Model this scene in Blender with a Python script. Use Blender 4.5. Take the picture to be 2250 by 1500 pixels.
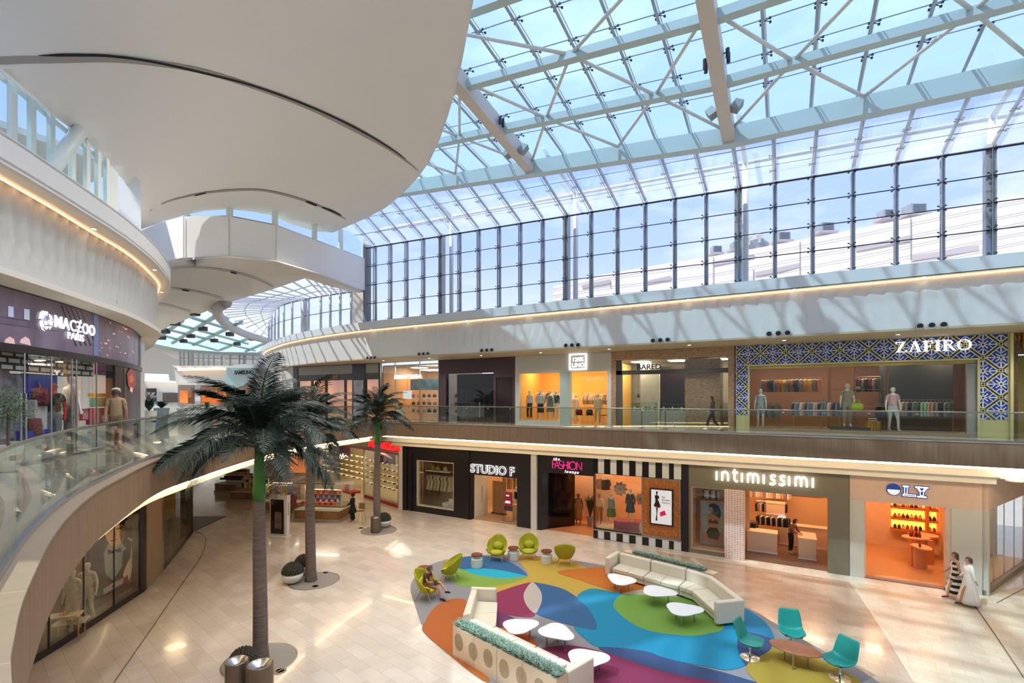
import bpy, bmesh, math, random
import numpy as np
from mathutils import Vector, Matrix
random.seed(7)
R = math.radians
C = bpy.context.scene.collection
for o in list(bpy.data.objects): bpy.data.objects.remove(o)
# ---------------------------------------------------------------- camera, sky, sun, exposure
sc = bpy.context.scene
F, CX, HY, EYE = 1062.0, 1125.0, 873.0, 7.6
TH = math.atan(598/1062.0)
cam = bpy.data.cameras.new('camera'); co = bpy.data.objects.new('camera', cam); C.objects.link(co)
cam.sensor_width = 36; cam.lens = F/2250*36; cam.shift_y = (HY-750)/2250; cam.clip_start = .05; cam.clip_end = 500
co.location = (0, 0, EYE); co.rotation_euler = (R(90), 0, TH)
sc.camera = co
w = bpy.data.worlds.new('sky'); sc.world = w; w.use_nodes = True
nt = w.node_tree; N = nt.nodes; L = nt.links; N.clear()
out = N.new('ShaderNodeOutputWorld'); bg = N.new('ShaderNodeBackground'); tc = N.new('ShaderNodeTexCoord')
sep = N.new('ShaderNodeSeparateXYZ'); L.new(tc.outputs['Generated'], sep.inputs[0])
rp = N.new('ShaderNodeValToRGB'); L.new(sep.outputs['Z'], rp.inputs[0])
e = rp.color_ramp.elements; e[0].position = 0; e[0].color = (.86, .89, .96, 1); e[1].position = .75; e[1].color = (.22, .42, .86, 1)
k = e.new(.28); k.color = (.42, .55, .93, 1)
mp = N.new('ShaderNodeMapping'); mp.inputs['Scale'].default_value = (1, 1, 3.2); L.new(tc.outputs['Generated'], mp.inputs[0])
ns = N.new('ShaderNodeTexNoise'); ns.inputs['Scale'].default_value = 2.2; ns.inputs['Detail'].default_value = 6; ns.inputs['Roughness'].default_value = .6; L.new(mp.outputs[0], ns.inputs[0])
cr = N.new('ShaderNodeValToRGB'); cr.color_ramp.elements[0].position = .5; cr.color_ramp.elements[1].position = .78; L.new(ns.outputs[0], cr.inputs[0])
mx = N.new('ShaderNodeMix'); mx.data_type = 'RGBA'; L.new(cr.outputs[0], mx.inputs[0]); L.new(rp.outputs[0], mx.inputs[6]); mx.inputs[7].default_value = (.95, .96, 1, 1)
L.new(mx.outputs[2], bg.inputs[0]); bg.inputs[1].default_value = SKY = .88; L.new(bg.outputs[0], out.inputs[0])
sd = bpy.data.lights.new('sun', 'SUN'); sd.energy = 3.0; sd.angle = R(1.2); sd.color = (1, .97, .92)
so = bpy.data.objects.new('sun', sd); C.objects.link(so)
so.rotation_euler = Vector((-.34, -.47, .82)).to_track_quat('Z', 'Y').to_euler(); so.location = (0, 0, 40)
vs = sc.view_settings; vs.view_transform = 'Standard'; vs.look = 'None'; vs.gamma = 1; vs.use_curve_mapping = False; vs.exposure = .72
cy = sc.cycles
cy.max_bounces = 7; cy.diffuse_bounces = 4; cy.glossy_bounces = 3; cy.transmission_bounces = 3; cy.transparent_max_bounces = 14
cy.caustics_reflective = False; cy.caustics_refractive = False; cy.sample_clamp_indirect = 4; cy.use_denoising = True

# ---------------------------------------------------------------- surveying helpers
def ray(px, py):
    u = (px-CX)/F; v = (HY-py)/F; c, s = math.cos(TH), math.sin(TH)
    return (-s+u*c, c+u*s, v)
def gz(px, py, z=0):
    q = ray(px, py); t = (z-EYE)/q[2]; return Vector((q[0]*t, q[1]*t, z))
def gy(px, py, Y):
    q = ray(px, py); t = Y/q[1]; return Vector((q[0]*t, Y, EYE+q[2]*t))
def gx(px, py, X):
    q = ray(px, py); t = X/q[0]; return Vector((X, q[1]*t, EYE+q[2]*t))
def gd(px, py, dep):
    q = ray(px, py); return Vector((q[0]*dep, q[1]*dep, EYE+q[2]*dep))
def gX(px, Y): return gy(px, 873, Y).x

# ---------------------------------------------------------------- materials
def lin(c):
    if isinstance(c, str): c = tuple(int(c[i:i+2], 16)/255 for i in (0, 2, 4))
    return tuple((x/12.92 if x <= .04045 else ((x+.055)/1.055)**2.4) for x in c)+(1,)
MC = {}
def mat(name, col='cccccc', rough=.6, metal=0, emit=0, ecol=None, spec=.5, noise=0, nscale=8, bump=0, bscale=40, stretch=None, coat=0):
    if name in MC: return MC[name]
    m = bpy.data.materials.new(name); m.use_nodes = True; nt = m.node_tree; b = nt.nodes['Principled BSDF']
    c = lin(col); b.inputs['Base Color'].default_value = c; b.inputs['Roughness'].default_value = rough; b.inputs['Metallic'].default_value = metal
    b.inputs['Specular IOR Level'].default_value = spec
    if coat: b.inputs['Coat Weight'].default_value = coat
    if emit:
        b.inputs['Emission Color'].default_value = lin(ecol or col); b.inputs['Emission Strength'].default_value = emit
    if noise or bump:
        tc = nt.nodes.new('ShaderNodeTexCoord'); mp = nt.nodes.new('ShaderNodeMapping'); nt.links.new(tc.outputs['Object'], mp.inputs[0])
        if stretch: mp.inputs['Scale'].default_value = stretch
    if noise:
        n = nt.nodes.new('ShaderNodeTexNoise'); n.inputs['Scale'].default_value = nscale; n.inputs['Detail'].default_value = 4; nt.links.new(mp.outputs[0], n.inputs[0])
        r = nt.nodes.new('ShaderNodeValToRGB'); r.color_ramp.elements[0].position = .3; r.color_ramp.elements[1].position = .7
        r.color_ramp.elements[0].color = tuple(x*(1-noise) for x in c[:3])+(1,); r.color_ramp.elements[1].color = tuple(min(1, x*(1+noise)) for x in c[:3])+(1,)
        nt.links.new(n.outputs[0], r.inputs[0]); nt.links.new(r.outputs[0], b.inputs['Base Color'])
    if bump:
        n = nt.nodes.new('ShaderNodeTexNoise'); n.inputs['Scale'].default_value = bscale; nt.links.new(mp.outputs[0], n.inputs[0])
        u = nt.nodes.new('ShaderNodeBump'); u.inputs['Strength'].default_value = bump; u.inputs['Distance'].default_value = .02
        nt.links.new(n.outputs[0], u.inputs['Height']); nt.links.new(u.outputs[0], b.inputs['Normal'])
    MC[name] = m; return m
def glassmat(name, tint=(1, 1, 1), refl=.12, trans=0, tcol=(1, 1, 1), rough=.01):
    m = bpy.data.materials.new(name); m.use_nodes = True; nt = m.node_tree; N = nt.nodes; L = nt.links; N.clear()
    o = N.new('ShaderNodeOutputMaterial'); t = N.new('ShaderNodeBsdfTransparent'); t.inputs[0].default_value = (*tint, 1)
    g = N.new('ShaderNodeBsdfGlossy'); g.inputs['Roughness'].default_value = rough; g.inputs[0].default_value = (1, 1, 1, 1)
    lw = N.new('ShaderNodeLayerWeight'); lw.inputs[0].default_value = .35
    mr = N.new('ShaderNodeMapRange'); mr.inputs[3].default_value = refl*.4; mr.inputs[4].default_value = min(1, refl*4); L.new(lw.outputs['Facing'], mr.inputs[0])
    m1 = N.new('ShaderNodeMixShader'); L.new(mr.outputs[0], m1.inputs[0]); L.new(t.outputs[0], m1.inputs[1]); L.new(g.outputs[0], m1.inputs[2])
    last = m1
    if trans:
        tr = N.new('ShaderNodeBsdfTranslucent'); tr.inputs[0].default_value = (*tcol, 1)
        m2 = N.new('ShaderNodeMixShader'); m2.inputs[0].default_value = trans; L.new(m1.outputs[0], m2.inputs[1]); L.new(tr.outputs[0], m2.inputs[2]); last = m2
    L.new(last.outputs[0], o.inputs[0]); MC[name] = m; return m
def tilemat(name, cols, sx, sy, rot=0, rough=.18, mortar='8c7a64', off=.5, msize=.004, bumpy=0, coat=0, loc=(0, 0)):
    m = bpy.data.materials.new(name); m.use_nodes = True; nt = m.node_tree; N = nt.nodes; L = nt.links; b = N['Principled BSDF']
    tc = N.new('ShaderNodeTexCoord'); mp = N.new('ShaderNodeMapping'); mp.inputs['Rotation'].default_value = (0, 0, rot); mp.inputs['Location'].default_value = (*loc, 0); L.new(tc.outputs['Object'], mp.inputs[0])
    br = N.new('ShaderNodeTexBrick'); br.offset = off; br.inputs['Scale'].default_value = 1; br.inputs['Brick Width'].default_value = sx; br.inputs['Row Height'].default_value = sy
    br.inputs['Mortar Size'].default_value = msize; br.inputs['Mortar Smooth'].default_value = .2; br.inputs['Bias'].default_value = 0
    br.inputs['Color1'].default_value = (0, 0, 0, 1); br.inputs['Color2'].default_value = (1, 1, 1, 1); br.inputs['Mortar'].default_value = (.5, .5, .5, 1)
    L.new(mp.outputs[0], br.inputs[0])
    r = N.new('ShaderNodeValToRGB'); el = r.color_ramp.elements
    for i, c in enumerate(cols):
        q = el[i] if i < 2 else el.new(.5); q.position = i/(len(cols)-1); q.color = lin(c)
    for i in range(len(cols)): pass
    L.new(br.outputs['Color'], r.inputs[0])
    n = N.new('ShaderNodeTexNoise'); n.inputs['Scale'].default_value = 1.7; n.inputs['Detail'].default_value = 5; L.new(mp.outputs[0], n.inputs[0])
    mr = N.new('ShaderNodeMapRange'); mr.inputs[3].default_value = .86; mr.inputs[4].default_value = 1.1; L.new(n.outputs[0], mr.inputs[0])
    mu = N.new('ShaderNodeMix'); mu.data_type = 'RGBA'; mu.blend_type = 'MULTIPLY'; mu.inputs[0].default_value = 1; L.new(r.outputs[0], mu.inputs[6]); L.new(mr.outputs[0], mu.inputs[7])
    mx = N.new('ShaderNodeMix'); mx.data_type = 'RGBA'; L.new(br.outputs['Fac'], mx.inputs[0]); L.new(mu.outputs[2], mx.inputs[6]); mx.inputs[7].default_value = lin(mortar)
    L.new(mx.outputs[2], b.inputs['Base Color']); b.inputs['Roughness'].default_value = rough
    if coat: b.inputs['Coat Weight'].default_value = coat
    MC[name] = m; return m
WHITE = mat('white_plaster', 'e9e6e0', .75, noise=.02, nscale=2)
WARMW = mat('warm_white_paint', 'e6dfd2', .7)
TEALW = mat('pale_steel_paint', 'c9d2cf', .45)
WOOD = mat('fascia_wood', '897056', .6, spec=.25, noise=.12, nscale=5, stretch=(3, 3, .12))
CAP = mat('stone_capping', '9c8870', .4, noise=.06)
CHAN = mat('steel_channel', 'b9bec4', .25, 1)
STEEL = mat('brushed_steel', 'b8b8b6', .28, 1)
DSTEEL = mat('dark_bolt_metal', '3b3f42', .4, .7)
MULL = mat('mullion_grey', 'a8a9a8', .45, .1)
RAILW = mat('rail_bronze', 'a98f74', .3, .6)
BLACK = mat('black_panel', '1c181b', .35)
CHROME = mat('chrome', 'dcdcdc', .08, 1)
COVE = mat('cove_light', 'ffcf94', .5, emit=1.7, ecol='ffc490')
COVEW = mat('cove_light_pale', 'fff0d0', .5, emit=9, ecol='ffe2b0')
LAMP = mat('lamp_glow', 'ffffff', .5, emit=9, ecol='fff0d8')
GLASS = glassmat('balustrade_glass', (.9, .95, .93), .1)
SHOPG = glassmat('shop_glass', (.93, .95, .93), .07)
WING = glassmat('window_glass', (.93, .96, 1), .05)
ROOFG = glassmat('fritted_roof_glass', (.5, .74, .95), .05, trans=.25, tcol=(.86, 1, 1))
CANG = glassmat('canopy_glass', (.9, .93, 1), .06, trans=.2, tcol=(1, 1, 1))

# ---------------------------------------------------------------- mesh builder
class MB:
    def __init__(s): s.v = []; s.f = []; s.m = []; s.mi = 0
    def add(s, vs, fs):
        n = len(s.v); s.v += [tuple(v) for v in vs]
        for f in fs: s.f.append(tuple(n+i for i in f)); s.m.append(s.mi)
        return s
    def box(s, c, d, rz=0, M=None):
        x, y, z = d[0]/2, d[1]/2, d[2]/2; c = Vector(c)
        q = Matrix.Rotation(rz, 3, 'Z') if M is None else M
        vs = [c+q @ Vector((a*x, b*y, g*z)) for a in (-1, 1) for b in (-1, 1) for g in (-1, 1)]
        return s.add(vs, [(0, 1, 3, 2), (4, 6, 7, 5), (0, 4, 5, 1), (2, 3, 7, 6), (0, 2, 6, 4), (1, 5, 7, 3)])
    def b2(s, x0, x1, y0, y1, z0, z1): return s.box(((x0+x1)/2, (y0+y1)/2, (z0+z1)/2), (abs(x1-x0), abs(y1-y0), abs(z1-z0)))
    def poly(s, pts): return s.add(pts, [tuple(range(len(pts)))])
    def prism(s, pts, z0, z1):
        n = len(pts); vs = [(p[0], p[1], z0) for p in pts]+[(p[0], p[1], z1) for p in pts]
        fs = [tuple(range(n))[::-1], tuple(range(n, 2*n))]+[(i, (i+1) % n, n+(i+1) % n, n+i) for i in range(n)]
        return s.add(vs, fs)
    def tube(s, pts, r, n=8, caps=True, rs=None):
        pts = [Vector(p) for p in pts]; vs = []; fs = []; up = None
        for i, p in enumerate(pts):
            t = (pts[min(i+1, len(pts)-1)]-pts[max(i-1, 0)]).normalized()
            if up is None: up = Vector((0, 0, 1)) if abs(t.z) < .9 else Vector((1, 0, 0))
            a = t.cross(up)
            if a.length < 1e-5: a = t.cross(Vector((1, .3, 0)))
            a.normalize(); b = t.cross(a).normalized(); up = -b if False else up
            rr = rs[i] if rs else r
            for j in range(n):
                an = 2*math.pi*j/n; vs.append(p+a*math.cos(an)*rr+b*math.sin(an)*rr)
        for i in range(len(pts)-1):
            for j in range(n): fs.append((i*n+j, i*n+(j+1) % n, (i+1)*n+(j+1) % n, (i+1)*n+j))
        if caps: fs += [tuple(range(n))[::-1], tuple(range((len(pts)-1)*n, len(pts)*n))]
        return s.add(vs, fs)
    def lathe(s, prof, n=24, c=(0, 0, 0), sx=1, sy=1):
        vs = []; fs = []
        for r, z in prof:
            for j in range(n):
                a = 2*math.pi*j/n; vs.append((c[0]+math.cos(a)*r*sx, c[1]+math.sin(a)*r*sy, c[2]+z))
        k = len(prof)
        for i in range(k-1):
            for j in range(n): fs.append((i*n+j, i*n+(j+1) % n, (i+1)*n+(j+1) % n, (i+1)*n+j))
        if prof[0][0] > 1e-4 and prof[-1][0] < 1e-4: fs.append(tuple(range(n))[::-1])
        if prof[-1][0] > 1e-4 and prof[0][0] < 1e-4: fs.append(tuple(range((k-1)*n, k*n)))
        return s.add(vs, fs)
    def grid(s, P):
        n, m = len(P), len(P[0]); return s.add([p for r in P for p in r], [(i*m+j, i*m+j+1, (i+1)*m+j+1, (i+1)*m+j) for i in range(n-1) for j in range(m-1)])
    def wall(s, path, z0, z1, th=0):   # vertical ribbon along a plan path
        n = len(path); vs = [(p[0], p[1], z0) for p in path]+[(p[0], p[1], z1) for p in path]
        s.add(vs, [(i, i+1, n+i+1, n+i) for i in range(n-1)])
        return s
    def thickwall(s, path, z0, z1, th):
        o = offset(path, th); n = len(path)
        vs = [(p[0], p[1], z0) for p in path]+[(p[0], p[1], z1) for p in path]+[(p[0], p[1], z0) for p in o]+[(p[0], p[1], z1) for p in o]
        fs = []
        for i in range(n-1):
            fs += [(i, i+1, n+i+1, n+i), (2*n+i+1, 2*n+i, 3*n+i, 3*n+i+1), (n+i, n+i+1, 3*n+i+1, 3*n+i), (i+1, i, 2*n+i, 2*n+i+1)]
        fs += [(0, n, 3*n, 2*n), (n-1, 3*n-1, 4*n-1, 2*n-1)]
        return s.add(vs, fs)
    def build(s, name, mats, parent=None, smooth=False, world=True, loc=None):
        me = bpy.data.meshes.new(name); off = Vector((0, 0, 0))
        if parent is not None and world:
            p = parent
            while p: off = off+p.location; p = p.parent
        if loc is not None: off = off+Vector(loc)
        me.from_pydata([tuple(Vector(v)-off) for v in s.v], [], s.f)
        if not isinstance(mats, (list, tuple)): mats = [mats]
        for m in mats: me.materials.append(m)
        me.polygons.foreach_set('material_index', [min(i, len(mats)-1) for i in s.m])
        bm = bmesh.new(); bm.from_mesh(me); bmesh.ops.recalc_face_normals(bm, faces=bm.faces); bm.to_mesh(me); bm.free()
        if smooth: me.polygons.foreach_set('use_smooth', [True]*len(me.polygons))
        me.update(); o = bpy.data.objects.new(name, me); C.objects.link(o)
        if loc is not None: o.location = loc
        if parent is not None: o.parent = parent
        return o
def offset(path, d):
    P = [Vector((p[0], p[1])) for p in path]; o = []
    for i, p in enumerate(P):
        t = (P[min(i+1, len(P)-1)]-P[max(i-1, 0)]).normalized(); o.append(Vector((p.x-t.y*d, p.y+t.x*d)))
    return o
def resample(path, step):
    P = [Vector(p) for p in path]; o = [P[0].copy()]; acc = 0
    for a, b in zip(P, P[1:]):
        l = (b-a).length; t = step-acc
        while t <= l: o.append(a.lerp(b, t/l)); t += step
        acc = (acc+l) % step
    if (o[-1]-P[-1]).length > step*.3: o.append(P[-1].copy())
    return o
def smoothp(path, k=4):   # Catmull-Rom
    P = [Vector(p) for p in path]; o = []
    for i in range(len(P)-1):
        a, b, c, d = P[max(i-1, 0)], P[i], P[i+1], P[min(i+2, len(P)-1)]
        for j in range(k):
            t = j/k; o.append(.5*((2*b)+(c-a)*t+(2*a-5*b+4*c-d)*t*t+(3*b-a-3*c+d)*t**3))
    o.append(P[-1]); return o
def tag(o, label=None, cat=None, group=None, kind=None):
    if label: o['label'] = label
    if cat: o['category'] = cat
    if group: o['group'] = group
    if kind: o['kind'] = kind
    return o
def S(o): o['kind'] = 'structure'; return o
def T(name, label, cat, loc=(0, 0, 0), rz=0, group=None):
    o = bpy.data.objects.new(name, None); o.empty_display_size = .2; C.objects.link(o); o.location = loc; o.rotation_euler = (0, 0, rz); return tag(o, label, cat, group)
def dup(root, loc=None, rz=None, label=None, group=None, scale=None):
    def cp(o, par):
        c = o.copy(); C.objects.link(c)
        if par is not None: c.parent = par
        for ch in o.children: cp(ch, c)
        return c
    r = cp(root, None)
    if loc is not None: r.location = loc
    if rz is not None: r.rotation_euler = (0, 0, rz)
    if label: r['label'] = label
    if group: r['group'] = group
    if scale: r.scale = scale if not isinstance(scale, (int, float)) else (scale,)*3
    return r
def text(name, s, size, mat_, parent, loc, rot, ext=.03, bold=0, shear=0, sp=1, align='LEFT', bevel=0, sx=1, wd=0):
    c = bpy.data.curves.new(name, 'FONT'); c.body = s; c.size = size; c.extrude = ext; c.offset = bold; c.shear = shear; c.space_character = sp; c.align_x = align; c.bevel_depth = bevel
    c.resolution_u = 3
    tmp = bpy.data.objects.new(name, c); C.objects.link(tmp); bpy.context.view_layer.update()
    me = bpy.data.meshes.new_from_object(tmp.evaluated_get(bpy.context.evaluated_depsgraph_get())); bpy.data.objects.remove(tmp); bpy.data.curves.remove(c)
    me.materials.clear(); me.materials.append(mat_); me.name = name
    if wd: xs_ = [v.co.x for v in me.vertices]; sx = wd/(max(xs_)-min(xs_))
    o = bpy.data.objects.new(name, me); C.objects.link(o); o.rotation_euler = rot; o.scale = (sx, 1, 1)
    if parent is not None:
        p = parent; off = Vector((0, 0, 0))
        while p: off = off+p.location; p = p.parent
        o.parent = parent; o.location = Vector(loc)-off
    else: o.location = loc
    return o
def fwall(mb, Y, x0, x1, z0, z1, holes=(), th=.2):   # facade slab on plane Y facing -Y with rectangular openings
    xs = sorted({x0, x1, *[h[0] for h in holes], *[h[1] for h in holes]}); zs = sorted({z0, z1, *[h[2] for h in holes], *[h[3] for h in holes]})
    xs = [x for x in xs if x0 <= x <= x1]; zs = [z for z in zs if z0 <= z <= z1]
    for a, b in zip(xs, xs[1:]):
        for c, d in zip(zs, zs[1:]):
            mx_, mz = (a+b)/2, (c+d)/2
            if any(h[0] < mx_ < h[1] and h[2] < mz < h[3] for h in holes): continue
            mb.b2(a, b, Y, Y+th, c, d)
    return mb
# ================================================================ STRUCTURE: floors, slabs
FLOOR = tilemat('limestone_floor', ['cdbfac', 'dccfbe', 'd2c4b1'], .95, .46, R(11), .16, 'ae987e', coat=.25)
FTAN = tilemat('tan_floor', ['c3a98c', 'cfb79c', 'bea387'], .75, .32, R(-2), .2, 'a98d6c', coat=.2)
FSMALL = tilemat('pale_small_floor', ['d6c6aa', 'decfb4', 'd2bf9f'], .62, .3, R(7), .3, 'b29c7c')
UPF = tilemat('upper_floor_stone', ['c9bda8', 'd3c8b4', 'bfb29b'], 1.2, .6, 0, .08, 'a3977f', coat=.3)
S(MB().b2(-110, 30, -12, 60, -.3, 0).build('floor', FLOOR))
def inlay(px, m, z, name='floor_inlay'):
    return S(MB().prism([gz(x, y) for x, y in px], z-.004, z).build(name, m))
inlay([(1440, 1208), (1516, 1218), (1870, 1273), (1905, 1325), (2012, 1500), (2100, 1640), (1990, 1640), (1700, 1368), (1560, 1300), (1470, 1245)], FTAN, .004)
inlay([(1870, 1277), (1895, 1266), (2157, 1306), (2420, 1250), (2700, 1500), (2700, 1640), (2100, 1640), (2012, 1500), (1905, 1325)], FSMALL, .008)
BAND = mat('pale_floor_band', 'dccbb0', .25)
p0 = [gz(1395, 1203), gz(1520, 1224), gz(1870, 1279), gz(2157, 1322)]
S(MB().prism([*[(p.x, p.y) for p in p0], (6.7, 25), (-6.9, 25)], 0, .012).build('floor_band', tilemat('band_tiles', ['d8cab2', 'e0d3bd', 'd3c3a8'], .5, .5, 0, .25, 'b5a58a', off=0)))
LINE = mat('floor_joint', '7b6a55', .6)
def fline(px, wd, m=LINE, z=.014):
    P = smoothp([gz(x, y).to_2d() for x, y in px], 6); a = offset(P, wd/2); b = offset(P, -wd/2)
    return S(MB().prism(list(a)+list(b)[::-1], z-.003, z).build('floor_line', m))
fline([(424, 1165), (446, 1175), (452, 1190), (440, 1225), (395, 1290), (330, 1385), (250, 1500)], .035)
fline([(1868, 1278), (1905, 1330), (1960, 1415), (2012, 1500)], .1, BAND)
fline([(1520, 1226), (1560, 1262), (1592, 1300), (1600, 1330)], .25, BAND)
fline([(2140, 1328), (2190, 1400), (2250, 1490)], .04)
fline([(2190, 1325), (2250, 1293)], .04)
# void edge, plan
VE = [(18, .35), (0, .35), (-2, .58), (-3.8, .97), (-4.4, 1.14), (-5.16, 1.39), (-6.05, 1.73), (-7.15, 2.17), (-8.46, 2.77), (-10.0, 3.6), (-11.0, 4.25), (-12.9, 5.55), (-14.2, 6.6), (-15.15, 7.7), (-16.6, 9.45), (-18.24, 11.67), (-19.5, 13.5), (-20.4, 15.5), (-21.5, 18.6), (-22.3, 22.0)]
VE2 = [(-22.0, 22.85), (18, 22.85)]
edge = [Vector(p) for p in VE[:2]]+smoothp(VE[1:], 3)[1:]+[Vector(p) for p in VE2]
UZ = 6.0
left_out = [(-60, 22.85), (-60, -8), (18, -8)]
S(MB().prism([tuple(p) for p in offset(edge, .03)[:-2]]+[(-22.05, 22.9)]+left_out, 5.2, UZ).build('floor_upper_left', UPF))
S(MB().b2(-60, 18, 22.88, 36, 5.2, UZ).build('floor_upper_right', UPF))
inner = offset(edge, -.02)
S(MB().thickwall(edge, 5.17, 5.995, .05).build('trim_1', WOOD, smooth=False))
S(MB().thickwall(offset(edge, -.02), 6.0, 6.03, .36).build('trim_2', CAP))
S(MB().thickwall(offset(edge, .18), 6.03, 6.09, .07).build('trim_3', CHAN))
# soffit and cove below the left slab
S(MB().prism([tuple(p) for p in offset(edge, .25)[:-2]]+[(-22.25, 22.85)]+left_out, 5.16, 5.2).build('ceiling_lower_left', WARMW))
S(MB().thickwall([p for p in offset(edge, .32)[:-2]], 4.86, 5.16, .1).build('trim_4', WARMW))
S(MB().prism([tuple(p) for p in offset(edge, .6)[:-2]]+[(-23, 22.85)]+left_out, 4.86, 4.9).build('ceiling_lower', WARMW))
S(MB().b2(-60, 18, 24.2, 36, 4.66, 5.2).build('ceiling_lower_right', WARMW))
S(MB().b2(-60, 18, 22.9, 24.2, 5.16, 5.2).build('ceiling_cove', WARMW))
S(MB().b2(-23.2, 6.9, 24.55, 25, 4.36, 4.66).build('trim_6', WARMW))
c = T('cove_lamp', 'long warm strip lamp recessed behind the wood fascia above the ground floor shops', 'lamp', (-8, 23, 5.1))
MB().b2(-22.5, 14, 23.0, 23.06, 5.08, 5.15).build('strip', COVEW, c)
c = T('cove_lamp', 'curved warm strip lamp recessed under the left balcony edge', 'lamp', (-18, 12, 5.1))
MB().thickwall([p for p in offset(edge, .12)[8:-2]], 5.08, 5.15, .05).build('strip', COVEW, c)

# balustrades
def balustrade(path, label, name='balustrade', z=UZ, step=1.45, hr=.3, inner_d=.21, rail=True, h=1.12):
    g = offset(path, inner_d); pts = resample([Vector((p.x, p.y)) for p in g], step)
    t = T(name, label, 'balustrade', (pts[0].x, pts[0].y, z))
    for a, b in zip(pts, pts[1:]):
        d = (b-a).normalized(); a2 = a+d*.012; b2 = b-d*.012
        MB().thickwall([a2, b2], z+.03, z+h, .018).build('glass_panel', GLASS, t)
    if rail:
        rl = offset([p for p in smoothp(pts, 2)], hr-inner_d)
        MB().tube([(p.x, p.y, z+1.07) for p in rl], .024, 8).build('handrail', RAILW, t, smooth=True)
    for a in pts[1:-1:1]:
        MB().box((a.x, a.y, z+.98), (.07, .07, .05), .5).build('rail_clip', STEEL, t)
    return t
balustrade([Vector(p) for p in edge[3:-2]], 'curved frameless glass balustrade along the left balcony with bronze handrail')
balustrade([Vector((-21.8, 22.85)), Vector((14, 22.85))], 'long straight frameless glass balustrade in front of the upper shops')
fr = [gz(x, y, 7.07).to_2d() for x, y in [(318, 886), (345, 886), (400, 887), (500, 889), (600, 892), (640, 894)]]
balustrade(fr[::-1], 'short far glass balustrade with timber handrail behind the left balcony walkway', h=1.05)

# ================================================================ WAVY FASCIAS
WAVY = mat('wavy_panel', 'd2d1ca', .6)
def wavy(path, z0, z1, name, amp=.07, pitch=.42, flat=.35):
    P = resample(path, .06); n = len(P); rows = []; NZ = 16
    nrm = []
    for i in range(n):
        t = (P[min(i+1, n-1)]-P[max(i-1, 0)]).normalized(); nrm.append(Vector((-t.y, t.x)))
    for k in range(NZ+1):
        z = z0+(z1-z0)*k/NZ; row = []
        for i, p in enumerate(P):
            s = i*.06; fz = min(1, max(0, (z-z0-flat)/.25))*min(1, (z1-z+.4)/.5)
            ph = s/pitch*2*math.pi
            w_ = ((ph+.9*math.sin(z*3.3+s*.23))/(2*math.pi)) % 1; w_ = (w_/.8 if w_ < .8 else (1-w_)/.2)*2-1
            d = fz*amp*(w_*(.7+.3*math.sin(z*2.4+s*.31)))
            q = p+nrm[i]*d; row.append((q.x, q.y, z))
        rows.append(row)
    return S(MB().grid(rows).build(name, WAVY, smooth=True))
LZ0, LZ1 = 10.2, 12.08
Lcove = smoothp([(-9, -.5), (-11, .6), (-12.6, 1.95), (-14.19, 3.53), (-15.11, 4.46), (-16.43, 5.71), (-17.9, 7.1), (-19.8, 8.5), (-21.8, 9.75), (-24.2, 10.7), (-27, 11.8), (-30, 12.8), (-34, 14)], 5)
Lout = smoothp([(-8, -1.3), (-10, .1), (-11.5, 1.5), (-12.93, 3.22), (-13.74, 4.11), (-14.6, 5.0), (-16.23, 6.6), (-18.15, 8.15), (-20.19, 9.5), (-21.4, 10.15), (-23.5, 11.0), (-26, 11.85), (-29, 12.8), (-33, 14)], 5)
wavy(Lcove, 10.25, 12.1, 'wall_fascia_left', .12, .46)
def ribbon(A, B, za, zb, name, m):
    A = resample(A, (sum((a-b).length for a, b in zip(A, A[1:])))/60)[:60]; B = resample(B, (sum((a-b).length for a, b in zip(B, B[1:])))/60)[:60]
    n = min(len(A), len(B)); return S(MB().grid([[(p.x, p.y, za) for p in A[:n]], [(p.x, p.y, zb) for p in B[:n]]]).build(name, m))
S(MB().prism([tuple(p) for p in Lout]+[tuple(p) for p in offset(Lcove, .12)][::-1], 12.1, 12.16).build('ceiling_canopy_left', WARMW))
Lback = offset(Lcove, 2.6)
S(MB().thickwall(Lout, 12.06, 12.66, .12).build('trim_canopy_left', mat('canopy_edge', 'd8d6d2', .6)))
S(MB().prism([tuple(p) for p in Lout]+[tuple(p) for p in Lback][::-1], 12.58, 12.64).build('floor_canopy_left', WHITE))
# lower lip
S(MB().prism([tuple(p) for p in offset(Lcove, -.22)]+[tuple(p) for p in offset(Lcove, 1.3)][::-1], 10.12, 10.26).build('ceiling_lip_left', WARMW))
t = T('cove_lamp', 'curved warm cove lamp glowing above the wavy left wall', 'lamp', (-16, 5.3, 12.05))
MB().thickwall(offset(Lcove, -.15)[:-12], 12.04, 12.075, -.03).build('strip', COVE, t)
# right fascia
Rcove = smoothp([(16, 23.4), (6, 23.4), (-4, 23.4), (-14, 23.4), (-22, 23.4), (-26.85, 23.7), (-31.8, 24.6), (-37.1, 26.2), (-44, 29.3), (-48, 31.9), (-49.3, 34), (-48.6, 38)], 4)[::-1]
wavy([Vector(p) for p in Rcove], 10.22, 12.1, 'wall_fascia_right', .03, .55)
Rout = offset(Rcove, -.27)
S(MB().thickwall(Rout, 12.1, 12.62, .1).build('trim_ledge_right', mat('ledge_edge', 'd3d8d5', .5)))
S(MB().prism([tuple(p) for p in Rout]+[tuple(p) for p in offset(Rcove, .15)][::-1], 12.09, 12.13).build('ceiling_ledge_right', WARMW))
o_ = offset(Rcove, 1.9); nn = len(Rout)
S(MB().grid([[(p.x, p.y, 12.62) for p in Rout], [(p.x, p.y, 12.82) for p in o_]]).build('floor_ledge_right', WHITE))
S(MB().prism([tuple(p) for p in offset(Rcove, -.06)]+[tuple(p) for p in offset(Rcove, 3.0)][::-1], 10.14, 10.22).build('ceiling_upper_walk', mat('taupe_soffit', 'b8a888', .6)))
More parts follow.
